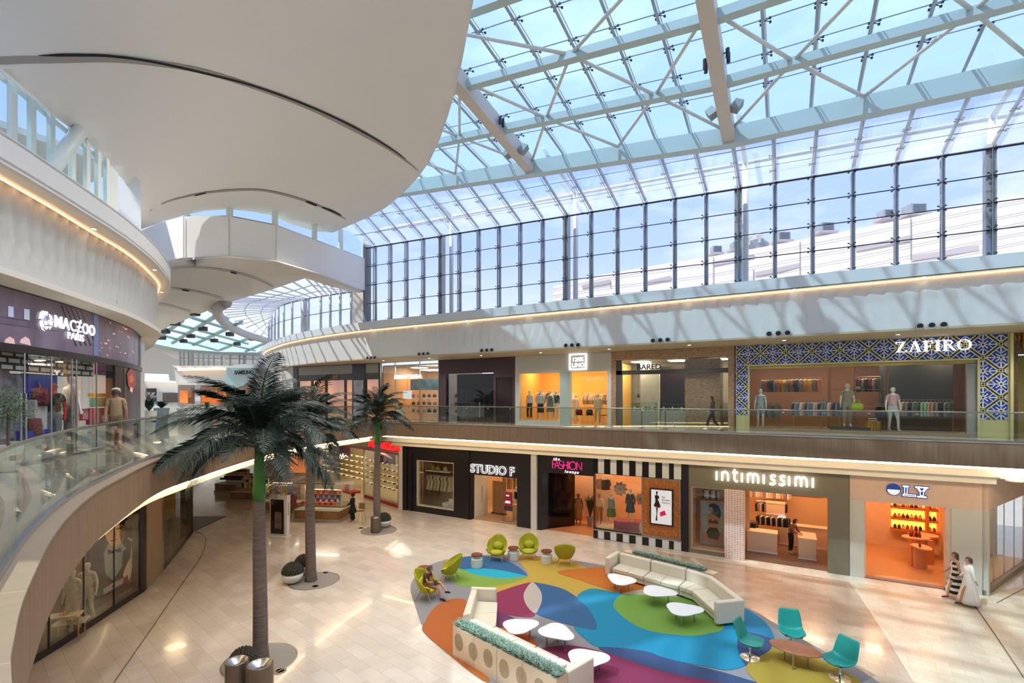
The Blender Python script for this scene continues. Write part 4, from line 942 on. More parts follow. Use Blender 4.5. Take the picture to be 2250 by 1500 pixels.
figure('mannequin', 'cream mannequin in a long pale dress on the block in the black framed window', 'mannequin', (-18.75, 25.85, .97), 0, None, MANC, [('dress', CRM, 1.44, .45, .22)])
figure('mannequin', 'white mannequin standing inside the doorway left of the red sale sign', 'mannequin', (-15.2, 27.6, .02), .2, None, MANW, [('top', mat('cloth_1d1b1e', '1d1b1e', .8)), ('skirt', CRM, 1.0, .5, .25)])
figure('mannequin', 'mannequin in a long black dress on a beige block behind the red sale sign', 'mannequin', (-14.45, 27.1, .82), -.2, None, MANW, [('dress', mat('black_cloth', '17171b', .7), 1.44, .3, .2)])
pedestal((-14.4, 27.1, .02), (1.1, .9, .8), mat('beige_block', 'd9ba94', .5), 'beige block carrying the black dress mannequin inside the doorway')
hangline((-16.6, 28.2, 2.5), (-15.6, 29, 2.5), 7, ['b5764f', 'b99c74', 'd8c9a8'], ['dress'], 'on the wall rail inside the white lettered shop', True)
hangline((-14.9, 29.3, 2.5), (-13.2, 29.3, 2.5), 8, ['8c7a5c', 'b99c74', 'e8e2d4', 'c98a2a'], ['dress', 'shirt'], 'at the back of the white lettered shop', True)
mt = T('folding_screen', 'tan framed folding mirror standing inside the white lettered shop doorway', 'screen', (-16.2, 27, 0))
for a in (-.35, 0, .35): MB().box((-16.2+a, 27+.1*abs(a), 1.1), (.33, .04, 2.1), a).build('leaf', mat('screen_tan', 'b08a60', .6), mt)
MB().b2(-16.75, -15.65, 26.95, 27.1, .02, .08).build('base', BLACK, mt)
ss = T('sale_sign_stand', 'red sale sign on a thin metal stand in the black shop doorway', 'sign stand', (-14.75, 25.75, .02))
MB().box((0, 0, 1.2), (.55, .04, 1.15)).build('board', mat('sale_red', 'a8273a', .5), ss, world=False); MB().box((0, -.025, .78), (.55, .02, .28)).build('lower_band', mat('sale_dark', '4a3a3c', .5), ss, world=False)
for s in (-1, 1): MB().tube([(s*.28, 0, .03), (s*.28, 0, 1.8)], .012, 5).build('post', STEEL, ss, world=False)
MB().box((0, 0, .02), (.7, .35, .03)).build('foot', STEEL, ss, world=False)
text('lettering', '-50%', .2, mat('sign_white_glow'), ss, (-15.0, 25.715, 1.12), (R(90), 0, 0), .004); text('lettering', 'SALE', .1, mat('sign_white_glow'), ss, (-14.9, 25.715, 1.55), (R(90), 0, 0), .004)
# white pillars
t = T('pillar', 'slim white pillar between the black shopfront and the pink lettered shop', 'pillar', (X_(1176), G, 0)); MB().b2(X_(1170), X_(1181.7), G-.22, G+.25, 0, GT_).build('shaft', mat('pillar_white', 'cfccc6', .5), t)
t = T('pillar', 'slim cream pillar between the red shoe shop and the black shopfront', 'pillar', (X_(883), G, 0)); MB().b2(X_(880)-.05, X_(887), G-.12, G+.3, 0, GT_).build('shaft', WARMW, t)
# --- pink lettered shop with striped window
t = T('shopfront', 'black shopfront with thin pink lettering and a window framed in black and white stripes', 'shopfront', (X_(1340), G, 0))
a0, a1, a2, a3 = X_(1181.7), X_(1304), X_(1498), X_(1513.5)
fwall(MB(), G-.05, a0, a1, 3.33, GT_, [], .4).build('facade', BLACK, t)
MB().b2(a0, X_(1190), G-.05, G+.4, 0, 3.33).build('pilaster', BLACK, t)
m = MB(); m.add([(X_(1190), G, 0), (X_(1223.8)+.35, G+1.8, 0), (X_(1223.8)+.35, G+1.8, 3.4), (X_(1190), G, 3.4)], [(0, 1, 2, 3)]); m.build('angled_side', mat('gloss_black', '0d0b0d', .08), t)
MB().b2(a2, a3, G-.08, G+.4, 0, GT_).build('pilaster', BLACK, t)
SW, SB = mat('stripe_white', 'd8dad6', .35), mat('stripe_black', '141114', .25)
fwall(MB(), G-.02, a1, a2, 0, GT_, [(a1+.05, a2-.05, .5, 3.5)], .3).build('facade', SB, t)
ns_ = 7
for i in range(ns_):
    xa = gX(1314+26.6*i*(1+.012*i), G-.05); xb = xa+.33
    if i == 6: xa, xb = X_(1481), X_(1497)
    MB().b2(xa, xb, G-.045, G-.02, 3.53, GT_-.01).build('white_stripe', SW, t); MB().b2(xa, xb, G-.045, G-.02, 0.02, .44).build('white_stripe', SW, t)
MB().b2(a1, a2, G-.06, G+.1, .44, .5).build('sill', STEEL, t)
xm = X_(1409.5)
pane(a1+.05, xm, .5, 3.5, G+.02, t); MB().b2(a1+.03, a1+.045, G+.02, G+1.2, .5, 3.5).build('side_glass', SHOPG, t)
OP = mat('orange_panel', 'b4672a', .55, noise=.06); GO_ = mat('gold_line', 'd8a867', .3, .6)
MB().b2(xm, a2-.05, G+.02, G+.08, .5, 3.5).build('orange_panel', OP, t)
fwall(MB(), G-.0, xm, a2-.05, .5, 3.5, [(xm+.05, a2-.1, .55, 3.45)], .03).build('panel_frame', STEEL, t)
m = MB(); px_, pz_ = (a2-.1-xm)/3.6, .5
for ci in range(5):
    for ri in range(7):
        cx, cz = xm+.05+ci*(a2-.15-xm)/4, .55+ri*2.9/6
        if xm+.35 < cx < a2-.4 and 1.0 < cz < 3.0: continue
        pts = []
        for k in range(25):
            a = 2*math.pi*k/24; x, z = cx+math.cos(a)*.3, cz+math.sin(a)*.34
            if xm+.03 < x < a2-.08 and .53 < z < 3.47: pts.append((x, G+.005, z))
            else:
                if len(pts) > 1: m.tube(pts, .012, 4)
                pts = []
        if len(pts) > 1: m.tube(pts, .012, 4)
m.build('gold_rings', GO_, t)
po = T('poster_screen', 'upright framed poster of a black dress silhouette with a pink bag on the orange panel', 'poster', (-5.4, G-.05, 2.07))
MB().b2(-5.97, -4.82, G-.07, G, 1.15, 3.0).build('frame', BLACK, po); MB().b2(-5.9, -4.89, G-.085, G-.07, 1.22, 2.93).build('print', mat('poster_white', 'dfe0e2', .4, emit=.25), po)
def flat2(pts, m, name, Y): return MB().add([(x, Y, z) for x, z in pts]+[(x, Y+.006, z) for x, z in pts], [tuple(range(len(pts)))[::-1], tuple(range(len(pts), 2*len(pts)))]).build(name, m, po)
bx, bz = -5.62, 1.36
flat2([(bx+x, bz+z) for x, z in [(-.04, 0), (.03, .02), (.02, .35), (.06, .7), (.2, .72), (.12, .95), (.05, 1.1), (.12, 1.15), (.1, 1.28), (.02, 1.3), (.03, 1.38), (.06, 1.44), (.03, 1.5), (-.02, 1.5), (-.04, 1.42), (-.02, 1.3), (-.11, 1.27), (-.07, 1.1), (-.07, .95), (-.16, .75), (-.03, .72), (-.01, .35), (-.06, .04)]], BLACK, 'silhouette', G-.093)
flat2([(bx+.15, 1.8), (bx+.38, 1.93), (bx+.47, 1.72), (bx+.18, 1.6)], mat('poster_pink', 'd3155f', .4, emit=.2), 'pink_bag', G-.093)
flat2([(bx-.12, bz+.74), (bx+.15, bz+.7), (bx+.15, bz+.66), (bx-.1, bz+.69)], mat('poster_pink'), 'pink_hem', G-.095)
for k, s in enumerate(('Eat.', 'Breathe.', 'Fashion.')): text('lettering', s, .13, mat('poster_red_text', '6a2030', .5), po, (-5.37, G-.093, 2.55-.14*k), (R(90), 0, 0), .002)
PKL = mat('pink_neon', 'ff2f88', .4, emit=1.1, ecol='ff2a80'); WHL = mat('sign_white_glow')
# thin pink letters as strokes
def strokes(lst, org, s, r, m, name, Y, parent, par=False):
    mb = MB()
    for pl in lst: mb.tube([(org[0]+x*s, Y, org[1]+z*s) for x, z in pl], r, 5)
    return mb.build(name, m, parent)
def arc(cx, cz, rx, rz, a0, a1, n=16): return [(cx+rx*math.cos(R(a0+(a1-a0)*k/n)), cz+rz*math.sin(R(a0+(a1-a0)*k/n))) for k in range(n+1)]
FA = [[(0, 0), (0, 1), (.45, 1)], [(0, .55), (.35, .55)], [(.3, 0), (.62, 1), (.94, 0)], [(.45, .33), (.85, .33)], arc(1.2, .75, .25, .25, 60, 270)+arc(1.2, .25, .25, .25, 90, -120), [(1.55, 0), (1.55, 1)], [(1.55, .5), (2.1, .5)], [(2.1, 0), (2.1, 1)], [(2.3, 0), (2.3, 1)], arc(2.85, .5, .45, .5, 0, 360, 24), [(3.4, 0), (3.4, 1), (4.05, 0), (4.05, 1)]]
strokes(FA, (X_(1215.5), 3.62), .43, .016, PKL, 'lettering', G-.09, t)
text('lettering', 't h e', .2, WHL, t, (X_(1217), G-.09, 4.08), (R(90), 0, 0), .01, .004, .3); text('lettering', 'l o u n g e', .2, WHL, t, (X_(1242), G-.09, 3.42), (R(90), 0, 0), .01, .004, .3)
room(-12.1, -4.2, G+.35, 30, 0, GT_, mat('lounge_wall', 'd8ac84', .7), mat('lounge_floor', 'b07a52', .35), mat('lounge_ceiling', '6e5a4c', .7), 'lounge', GO, 'pink lettered shop', side=True)
S(MB().b2(-11.3, -8.9, 28.0, 28.1, .3, 3.6).build('wall_inner_lounge', mat('lounge_cream', 'e9c39c', .7)))
LB = mat('cloth_olive', '5d6a34', .8); DN = mat('cloth_denim', '31475c', .8); IV = mat('cloth_ivory', 'd5dac9', .8)
pedestal((-6.9, 25.75, .5), (2.2, .7, .45), mat('magenta_block', '9a2c58', .5), 'long magenta block in the striped shop window')
S(MB().b2(a1+.05, a2-.05, G+.02, 26.4, .3, .5).build('floor_window_lounge', mat('window_base', 'a79a84', .5)))
figure('mannequin', 'mannequin in a green skirt at the left of the striped window', 'mannequin', (-8.2, 25.6, .5), .1, dict(knL=(.13, -.05, .5), anL=(.17, .02, .09), toL=(.2, -.13, .03), knR=(-.16, -.02, .5), anR=(-.24, .02, .09), toR=(-.27, -.14, .03)), MANC, [('top', mat('cloth_grey_pink', '9c8a80', .8)), ('skirt', LB, 1.0, .58, .22)], sc_=1.1)
figure('mannequin', 'mannequin in a dark blue denim dress in the middle of the striped window', 'mannequin', (-7.2, 25.75, .95), 0, None, MANC, [('dress', DN, 1.44, .5, .24), ('shirt', DN)])
figure('mannequin', 'seated mannequin in an ivory shirt dress at the right of the striped window', 'mannequin', (-6.3, 25.55, .62), -.2, dict(pel=(0, .1, .42), spi=(0, .12, .6), che=(0, .1, .78), neb=(0, .08, .92), nec=(0, .07, .99), jaw=(0, .04, 1.05), hea=(0, .06, 1.12), top=(0, .06, 1.18), shL=(.165, .08, .88), elL=(.22, -.02, .64), wrL=(.12, -.22, .52), haL=(.08, -.28, .5), shR=(-.165, .08, .88), elR=(-.22, -.02, .64), wrR=(-.12, -.22, .52), haR=(-.08, -.28, .5), hiL=(.1, .05, .42), hiR=(-.1, .05, .42), knL=(.12, -.38, .4), knR=(-.12, -.38, .4), anL=(.12, -.4, .02), anR=(-.12, -.4, .02), toL=(.13, -.52, -.05), toR=(-.13, -.52, -.05)), MANC, [('shirt', IV), ('wide', IV)])
FL_ = mat('paper_flower_cream', 'e8cfa0', .8)
for i, (x, z, s, l) in enumerate([(-7.9, 2.55, .45, 'leftmost, above the green skirt mannequin'), (-6.75, 2.1, .4, 'low one beside the denim dress'), (-6.25, 2.95, .55, 'topmost and largest'), (-5.95, 2.35, .35, 'small one above the seated mannequin')]):
    tt = T('paper_flower', 'cream giant paper flower hanging in the striped window, '+l, 'paper flower', (x, 26.3, z)); mb = MB()
    for r_ in range(3):
        for k in range(9):
            a = 2*math.pi*(k/9+r_*.06); q = s*(1-.28*r_); c_, s_ = math.cos(a), math.sin(a); w_ = .25*q
            mb.add([(0, -.05*r_, 0), (c_*q*.6-s_*w_, -.12-.05*r_, s_*q*.6+c_*w_), (c_*q, -.02-.08*r_, s_*q), (c_*q*.6+s_*w_, -.12-.05*r_, s_*q*.6-c_*w_)], [(0, 1, 2, 3)])
    mb.build('petals', FL_, tt, world=False); MB().lathe([(0, -.05), (s*.13, 0), (0, .05)], 10, (0, -.2, 0)).build('centre', mat('flower_gold', 'b58a3a'), tt, world=False)
figure('mannequin', 'bronze mannequin in a long tan dress inside the pink lettered doorway', 'mannequin', (-10.75, 27.2, .02), .3, None, mat('mannequin_bronze', '6a4028', .4), [('dress', mat('cloth_tan2', '9c6a35', .8), 1.44, .25, .2)], sc_=1.05)
def plant(name, label, cat, loc, pot, h, n, col, rr=.45, pc='8d8a84', leafw=.05):
    tt = T(name, label, cat, loc); m = mat('leaf_'+col, col, .5, noise=.2)
    pr, ph = pot; MB().lathe([(pr*.7, 0), (pr, ph), (pr*.9, ph), (pr*.85, ph-.05), (0, ph-.05)], 18).build('pot', mat('pot_'+pc, pc, .5), tt, world=False, smooth=False)
    mb = MB()
    for i in range(n):
        a = random.uniform(0, 2*math.pi); r1 = rr*random.uniform(.3, 1); z1 = ph+h*random.uniform(.5, 1); d = Vector((math.cos(a), math.sin(a), 0)); s_ = Vector((-d.y, d.x, 0))
        p0, p1, p2 = Vector((0, 0, ph))+d*.03, Vector((0, 0, ph+(z1-ph)*.65))+d*r1*.4, Vector((0, 0, z1*.92))+d*r1
        mb.add([p0-s_*.006, p0+s_*.006, p1+s_*leafw*.5, p2, p1-s_*leafw*.5], [(0, 1, 2, 3, 4)])
    o = mb.build('leaves', m, tt, world=False); return tt
plant('potted_plant', 'bushy dark potted plant behind the bronze mannequin', 'plant', (-10.05, 27.3, .02), (.2, .5), 1.5, 160, '4a4a2a', .6)
hangline((-9.6, 27.6, 2.9), (-9.0, 27.4, 2.9), 3, ['1d1b1e', 'b3441f', '6f1420'], ['shirt'], 'above the plant in the pink lettered shop', True)
figure('mannequin', 'mannequin in a cream blouse and red trousers inside the pink lettered doorway', 'mannequin', (-9.35, 26.9, .3), .1, None, mat('mannequin_bronze'), [('shirt', CRM), ('wide', mat('cloth_6f1420', '6f1420', .8))])
# --- olive shop
OL = mat('olive_grey_facade', '77705a', .55)
t = T('shopfront', 'olive grey shopfront with glowing white lowercase lettering', 'shopfront', (-1, G, 0))
b0, b1 = X_(1513.5), X_(1865.5)
fwall(MB(), G-.05, b0, b1, 0, GT_, [(-3.97, -2.45, .2, 3.24), (-2.45, -1.61, 0, 3.26), (-1.61, 1.65, 0, 3.26)], .3).build('facade', OL, t)
fwall(MB(), G+.0, -3.97, -2.45, .2, 3.24, [(-3.93, -2.49, .24, 3.2)], 1.3).build('window_frame', mat('peach_reveal', 'e3b891', .5), t)
pane(-3.93, -2.47, .22, 3.22, G+.05, t)
LAT = tilemat('lattice_pier', ['c9a08c', 'd6b09b', 'bd9480'], .085, .085, R(45), .5, 'f0ddd0', off=0, msize=.012)
m = LAT.node_tree; mp_ = [n for n in m.nodes if n.type == 'MAPPING'][0]; mp_.inputs['Rotation'].default_value = (R(90), R(45), 0)
MB().b2(-2.45, -1.61, G-.12, G+.4, 0, 3.27).build('lattice_pier', LAT, t)
def istr(s, x0, z0, h, m, parent, Y):   # rounded lowercase strokes
    x = x0; r = .052; mb = MB()
    for ch in s:
        if ch == 'i': mb.tube([(x, Y, z0), (x, Y, z0+h)], r, 8); x += .33
        elif ch == 't': mb.tube([(x+.08, Y, z0+h*1.35), (x+.08, Y, z0+.1), (x+.15, Y, z0+.02), (x+.26, Y, z0+.02)], r, 8); mb.tube([(x-.03, Y, z0+h), (x+.26, Y, z0+h)], r, 8); x += .5
        elif ch == 'n': mb.tube([(x, Y, z0), (x, Y, z0+h)], r, 8); mb.tube([(x, Y, z0+h*.7)]+[(x+.17+.17*math.cos(a), Y, z0+h*.55+h*.45*math.sin(a)) for a in np.linspace(math.pi*.8, 0, 8)]+[(x+.34, Y, z0)], r, 8); x += .62
        elif ch == 'm':
            mb.tube([(x, Y, z0), (x, Y, z0+h)], r, 8)
            for k in (0, 1): mb.tube([(x+.14+.14*math.cos(a)+.28*k, Y, z0+h*.6+h*.4*math.sin(a)) for a in np.linspace(math.pi*.9, 0, 8)]+[(x+.28+.28*k, Y, z0)], r, 8)
            x += .86
        elif ch == 's':
            mb.tube([(x+.3, Y, z0+h*.92), (x+.15, Y, z0+h), (x+.03, Y, z0+h*.85), (x+.06, Y, z0+h*.62), (x+.25, Y, z0+h*.42), (x+.29, Y, z0+h*.17), (x+.15, Y, z0), (x-.02, Y, z0+h*.08)], r, 8); x += .5
    return mb.build('lettering', m, parent, smooth=True)
ig = mat('sign_bright', 'ffffff', .4, emit=3, ecol='fff4ee')
o = istr('intimissimi', 0, 0, .42, ig, t, 0); o.location = Vector((X_(1575), G-.13, 3.66))-t.location; wd_ = max(v.co.x for v in o.data.vertices)+t.location.x
for v in o.data.vertices: v.co = Vector((v.co.x+t.location.x, v.co.y+t.location.y, v.co.z))
sx_ = (X_(1788)-X_(1575))/max(v.co.x for v in o.data.vertices)
for v in o.data.vertices: v.co.x *= sx_
room(-4.0, 2.3, G+.3, 30.5, 0, GT_, mat('inti_wall', 'dcb486', .7), mat('inti_floor', '6a5344', .28), mat('inti_ceiling', 'b98a60', .7), 'olive', GO, 'olive fronted shop')
S(MB().b2(-4.0, -1.5, 26.8, 26.9, 0, GT_).build('wall_window_olive', mat('inti_cream', 'e0bc8c', .6)))
po2 = T('poster', 'tall poster of a dark haired woman seated in black in the olive shop window', 'poster', (-3.05, 25.7, 1.7))
MB().b2(-3.6, -2.5, 25.66, 25.72, .35, 2.45).build('print', mat('poster_teal_grey', '8f9a96', .5, noise=.25, nscale=2), po2)
fwall(MB(), 25.63, -3.64, -2.46, .3, 2.5, [(-3.58, -2.52, .36, 2.44)], .12).build('frame', mat('rose_frame', 'b98a74', .4, .3), po2)
po = po2
sk1 = mat('poster_skin', 'a87454', .6); hr1 = mat('poster_hair', '241814', .6); bl1 = mat('poster_black_cloth', '26241f', .7)
def blob(cx, cz, pts, m, name, Y): return flat2([(cx+x, cz+z) for x, z in pts], m, name, Y)
blob(-3.05, .4, [(-.5, .1), (-.1, .05), (.3, .0), (.45, .15), (.4, .5), (.15, .75), (.25, 1.0), (.28, 1.35), (.1, 1.5), (-.05, 1.5), (-.25, 1.4), (-.28, 1.0), (-.15, .75), (-.3, .55), (-.5, .45)], sk1, 'figure_print', 25.65)
blob(-3.05, .4, [(-.2, .25), (.2, .2), (.3, .5), (.18, .78), (-.2, .78), (-.32, .5)], bl1, 'skirt_print', 25.64)
blob(-3.05, .4, [(-.18, .98), (.22, 1.0), (.24, 1.12), (.08, 1.2), (-.02, 1.08), (-.14, 1.2), (-.22, 1.1)], bl1, 'top_print', 25.638)
blob(-3.05, .4, [(-.12, 1.48), (.05, 1.45), (.3, 1.25), (.36, 1.6), (.25, 1.9), (.0, 1.98), (-.18, 1.9), (-.2, 1.78), (-.05, 1.75)], hr1, 'hair_print', 25.637)
blob(-3.05, .4, [(-.2, 1.78), (-.04, 1.8), (0, 1.6), (-.1, 1.5), (-.22, 1.6)], sk1, 'face_print', 25.636)
hangline((-3.5, 25.95, 3.1), (-2.7, 25.95, 3.1), 6, ['1d1b1e', 'd8c9a8', 'e8e2d4'], ['top'], 'above the poster in the olive shop window', True)
CB = mat('counter_pale', 'dcc0a4', .45); DOT = mat('counter_dot', '8e5a3c', .6)
def counter(c, d, rz, label, dots=True):
    tt = T('display_counter', label, 'counter', c, rz)
    MB().box((0, 0, d[2]/2), (d[0]-.04, d[1]-.04, d[2])).build('body', CB, tt, world=False); MB().box((0, 0, d[2]+.015), (d[0], d[1], .04)).build('top', mat('counter_top', 'e8cfae', .4), tt, world=False)
    MB().box((0, -d[1]/2+.015, .03), (d[0], .02, .06)).build('plinth_strip', WHITE, tt, world=False)
    if dots:
        m = MB()
        for i in range(2):
            for k in range(6): m.box((d[0]/2-.01, (-.22+.44*i)*d[1]+(.1 if k % 2 else 0), .12+k*d[2]/6.5), (.03, .05, .05))
        m.build('dots', DOT, tt, world=False)
counter((-.95, 27.0, .02), (1.35, .8, .95), 0, 'pale display counter nearest the lattice pier in the olive shop')
counter((.95, 27.1, .02), (.75, 1.3, .95), 0, 'narrow pale display counter beside the shop assistant')
counter((.9, 28.9, .02), (2.2, .6, 1.0), 0, 'long pale cash desk at the back of the olive shop', False)
counter((-.4, 29.3, 1.4), (.9, .6, .6), 0, 'raised pale cabinet on the back wall of the olive shop')
hangline((-1.9, 27.3, 1.35), (-1.2, 27.5, 1.35), 6, ['1d1b1e'], ['top', 'shirt'], 'on the low rack beside the lattice pier', True, .03)
hangline((-1.2, 28.3, 1.55), (.2, 28.3, 1.55), 12, ['1d1b1e', '1d1b1e', 'd8c9a8'], ['top'], 'on the middle rack of the olive shop', True, .03)
hangline((-1.8, 29.6, 2.7), (.3, 29.9, 2.7), 12, ['e8e2d4', 'd8c9a8', 'd9a58f', '8c8a86'], ['top'], 'along the back wall of the olive shop', True)
hangline((-1.3, 29.4, 2.0), (.1, 29.6, 2.0), 9, ['1d1b1e', '8c8a86', 'd9a58f'], ['top'], 'on the lower back rail of the olive shop', True)
pp = T('picture', 'framed pink and teal picture on the orange wall of the olive shop', 'picture', (1.0, 30.38, 3.0)); MB().b2(.3, 1.75, 30.4, 30.48, 2.3, 3.65).build('frame', mat('rose_frame'), pp); MB().b2(.38, 1.67, 30.38, 30.4, 2.38, 3.57).build('print', mat('picture_print', '9a6a6a', .5, noise=.45, nscale=1.5), pp)
mn = T('monitor', 'small lit monitor on the cash desk of the olive shop', 'monitor', (-.1, 28.9, 1.05)); MB().box((0, 0, .25), (.35, .03, .25)).build('screen', mat('screen_lit', 'cfd8e8', .3, emit=1), mn, world=False); MB().box((0, .02, .06), (.1, .08, .14)).build('stand', BLACK, mn, world=False)
figure('person', 'shop assistant in a brown top and black trousers leaning over the narrow counter', 'person', (.28, 27.2, .02), R(65), dict(che=(0, -.08, 1.3), neb=(0, -.14, 1.42), nec=(0, -.17, 1.49), jaw=(0, -.22, 1.53), hea=(0, -.22, 1.6), top=(0, -.23, 1.66), shL=(.16, -.12, 1.38), shR=(-.16, -.12, 1.38), elL=(.2, -.22, 1.12), wrL=(.12, -.4, 1.05), haL=(.1, -.46, 1.03), elR=(-.2, -.22, 1.12), wrR=(-.12, -.4, 1.05), haR=(-.1, -.46, 1.03)), SKINM, [('shirt', mat('cloth_brown', '7a5138', .8)), ('trousers', mat('cloth_black', '15141a', .8)), ('shoes', mat('shoe_tan', 'c79a6a'))], human=True, hair=(mat('hair_dark', '2a1612', .6), .12))
# --- pink plaster corner shop
PKP = mat('pink_plaster', 'd6b69e', .75, noise=.04, nscale=3); PIER = mat('pier_pale', 'c7c2b2', .6)
t = T('shopfront', 'pink plaster corner shopfront with blue outlined column lettering', 'shopfront', (4.4, G, 0))
c0, c1 = X_(1866.8), 6.62
fwall(MB(), G, c0, c1, 3.25, GT_, [], .3).build('header', PKP, t)
MB().b2(c0, 2.94, G, G+.3, 0, 3.25).build('pier', PIER, t); MB().b2(5.72, c1, G, G+.35, 0, 3.25).build('pier', PIER, t)
MB().b2(2.94, 2.99, G+.02, G+.3, 0, 3.25).build('reveal', PKP, t); MB().b2(5.55, 5.72, G+.02, G+.3, 0, 3.25).build('reveal', PKP, t)
MB().b2(2.94, 5.72, G, G+.3, .0, .06).build('threshold', mat('threshold_brown', '8a6a56', .5), t)
BLU = mat('sign_blue', '1d3f95', .4, emit=.2); 
zc, xc = 3.83, X_(1963)
MB().add([(xc+.24*math.cos(a), G-.05, zc+.24*math.sin(a)) for a in np.linspace(0, 2*math.pi, 32)[:-1]]+[(xc+.24*math.cos(a), G, zc+.24*math.sin(a)) for a in np.linspace(0, 2*math.pi, 32)[:-1]], [tuple(range(31)), tuple(range(31, 62))[::-1]]+[(i, (i+1) % 31, 31+(i+1) % 31, 31+i) for i in range(31)]).build('letter_o', BLU, t)
for rr, a0_, a1_, mm, yy in ((.2, 180, 360, WHL, .06), (.17, 180, 360, BLU, .064), (.15, 180, 360, WHL, .068)):
    pts = [(xc+rr*math.cos(R(a)), G-yy, zc-.01+rr*math.sin(R(a))) for a in np.linspace(a0_, a1_, 20)]; MB().poly(pts).build('letter_o_fill', mm, t)
def colletter(parts):
    for g, m, y in ((.03, BLU, .05), (0, WHL, .06), (-.022, BLU, .066)):
        mb = MB()
        for (xa, xb, za, zb) in parts:
            if min(xb-xa, zb-za)+2*g > .01: mb.b2(xa-g, xb+g, G-y, G-y+.02, za-g, zb+g)
        mb.build('letter', m, t)
lx = X_(1983); colletter([(lx, lx+.2, 3.97, 4.02), (lx+.05, lx+.15, 3.68, 3.98), (lx, lx+.42, 3.6, 3.68)])
yx = X_(2010); colletter([(yx, yx+.42, 3.97, 4.02), (yx+.15, yx+.27, 3.66, 3.86), (yx+.06, yx+.36, 3.59, 3.64)])
for g, m, y in ((.03, BLU, .052), (0, WHL, .062)):
    mb = MB()
    for s in (-1, 1): mb.add([(yx+.21+s*(.17+g), G-y, 3.98), (yx+.21+s*(.08-g), G-y, 3.98), (yx+.21-s*g, G-y, 3.8), (yx+.21+s*(.06+g), G-y, 3.8)], [(0, 1, 2, 3)])
    mb.build('letter', m, t)
ORW = mat('orange_plaster', 'd8b490', .8, noise=.06, nscale=3)
room(2.5, 6.6, G+.3, 30.9, 0, 4.2, ORW, mat('orange_floor', 'c49468', .3), ORW, 'pink', GO, 'pink plaster corner shop', True)
WARMSH = mat('lit_shelf', 'ffcf80', .5, emit=1.6, ecol='ffa040'); WDS = mat('shelf_orange', 'b9682e', .6)
sh = T('wall_shelving', 'backlit orange wall shelving at the back of the pink plaster shop', 'shelving', (5.8, 30.7, 1.0))
MB().b2(4.75, 6.5, 30.82, 30.88, 1.0, 3.0).build('backlight', WARMSH, sh)
for z in (1.05, 1.6, 2.15, 2.7): MB().b2(4.7, 6.5, 30.45, 30.82, z-.1, z).build('shelf', WDS, sh)
MB().b2(6.05, 6.15, 30.44, 30.82, .95, 3.0).build('upright', WDS, sh)
BT = [mat('bottle_'+c, c, .3) for c in ('5a2015', 'b03a1c', '3a2420', 'd98a60', 'e0a870')]
for zi, z in enumerate((1.05, 1.6, 2.15)):
    for i in range(9):
        x = 4.85+i*.165
        if x > 5.98: x += .2
        tt = T('bottle', ['square dark bottle on the lowest backlit shelf', 'round dark bottle on the middle backlit shelf', 'small bottle on the top backlit shelf'][zi], 'bottle', (x, 30.6, z), 0, ['bottles on the lowest backlit shelf', 'bottles on the middle backlit shelf', 'bottles on the top backlit shelf'][zi])
        mm = BT[(i*2+zi) % 5]
        if zi == 0: MB().box((0, 0, .08), (.12, .1, .16)).build('flask', mm, tt, world=False)
        else: MB().lathe([(0, 0), (.07, .01), (.08, .08), (.05, .15), (0, .17)], 10).build('flask', mm, tt, world=False, smooth=True)
        MB().lathe([(0, .15), (.03, .15), (.03, .21), (0, .21)], 8).build('cap', BT[2], tt, world=False)
for i in range(12):
    tt = T('bottle', 'small amber bottle in the lit niches of the left wall of the pink plaster shop', 'bottle', (2.62, 28.4+.35*(i % 4), 1.3+.75*(i//4)), 0, 'amber bottles in the left wall niches'); MB().lathe([(0, 0), (.05, 0), (.06, .1), (.03, .16), (0, .16)], 8).build('flask', BT[i % 3], tt, world=False)
for k in range(3):
    sh = T('niche_shelf', 'narrow glowing niche shelf on the left wall of the pink plaster shop', 'shelf', (2.6, 29, 1.3+.75*k), 0, 'glowing niche shelves on the left wall'); MB().b2(2.53, 2.75, 28.2, 29.8, 1.24+.75*k, 1.3+.75*k).build('board', WDS, sh); MB().b2(2.54, 2.57, 28.3, 29.7, 1.34+.75*k, 1.75+.75*k).build('backlight', WARMSH, sh)
def curvedtable(c, rx, ry, h, rz, label):
    tt = T('curved_table', label, 'table', c, rz); pts = [(rx*math.cos(a), ry*math.sin(a)) for a in np.linspace(0, 2*math.pi, 25)[:-1]]
    MB().prism(pts, h-.06, h).build('tabletop', mat('table_peach', 'd9a27c', .4), tt, world=False); MB().prism([(x*.45-rx*.3, y*.8) for x, y in pts], 0, h-.06).build('pedestal', mat('table_peach2', 'c98f6a', .5), tt, world=False); MB().b2(-rx*.95, -rx*.45, -ry*.9, ry*.9, 0, h-.06).build('front_panel', mat('table_peach2'), tt, world=False)
curvedtable((5.3, 27.5, .02), .5, .32, 1.0, R(-75), 'curved peach display table nearest the shop threshold')
curvedtable((5.3, 28.6, .02), .55, .4, 1.15, R(200), 'tall curved peach table with dark bottles in the middle of the shop')
curvedtable((5.75, 29.5, .02), .55, .45, 1.1, 0, 'curved peach table at the back right of the shop')
for i in range(8):
    tt = T('bottle', 'dark bottle standing on the tall curved peach table', 'bottle', (5.1+.11*(i % 4), 28.5+.18*(i//4), 1.17), 0, 'bottles on the tall curved table'); MB().lathe([(0, 0), (.04, 0), (.045, .14), (.02, .2), (.02, .26), (0, .26)], 8).build('flask', BT[i % 3], tt, world=False)
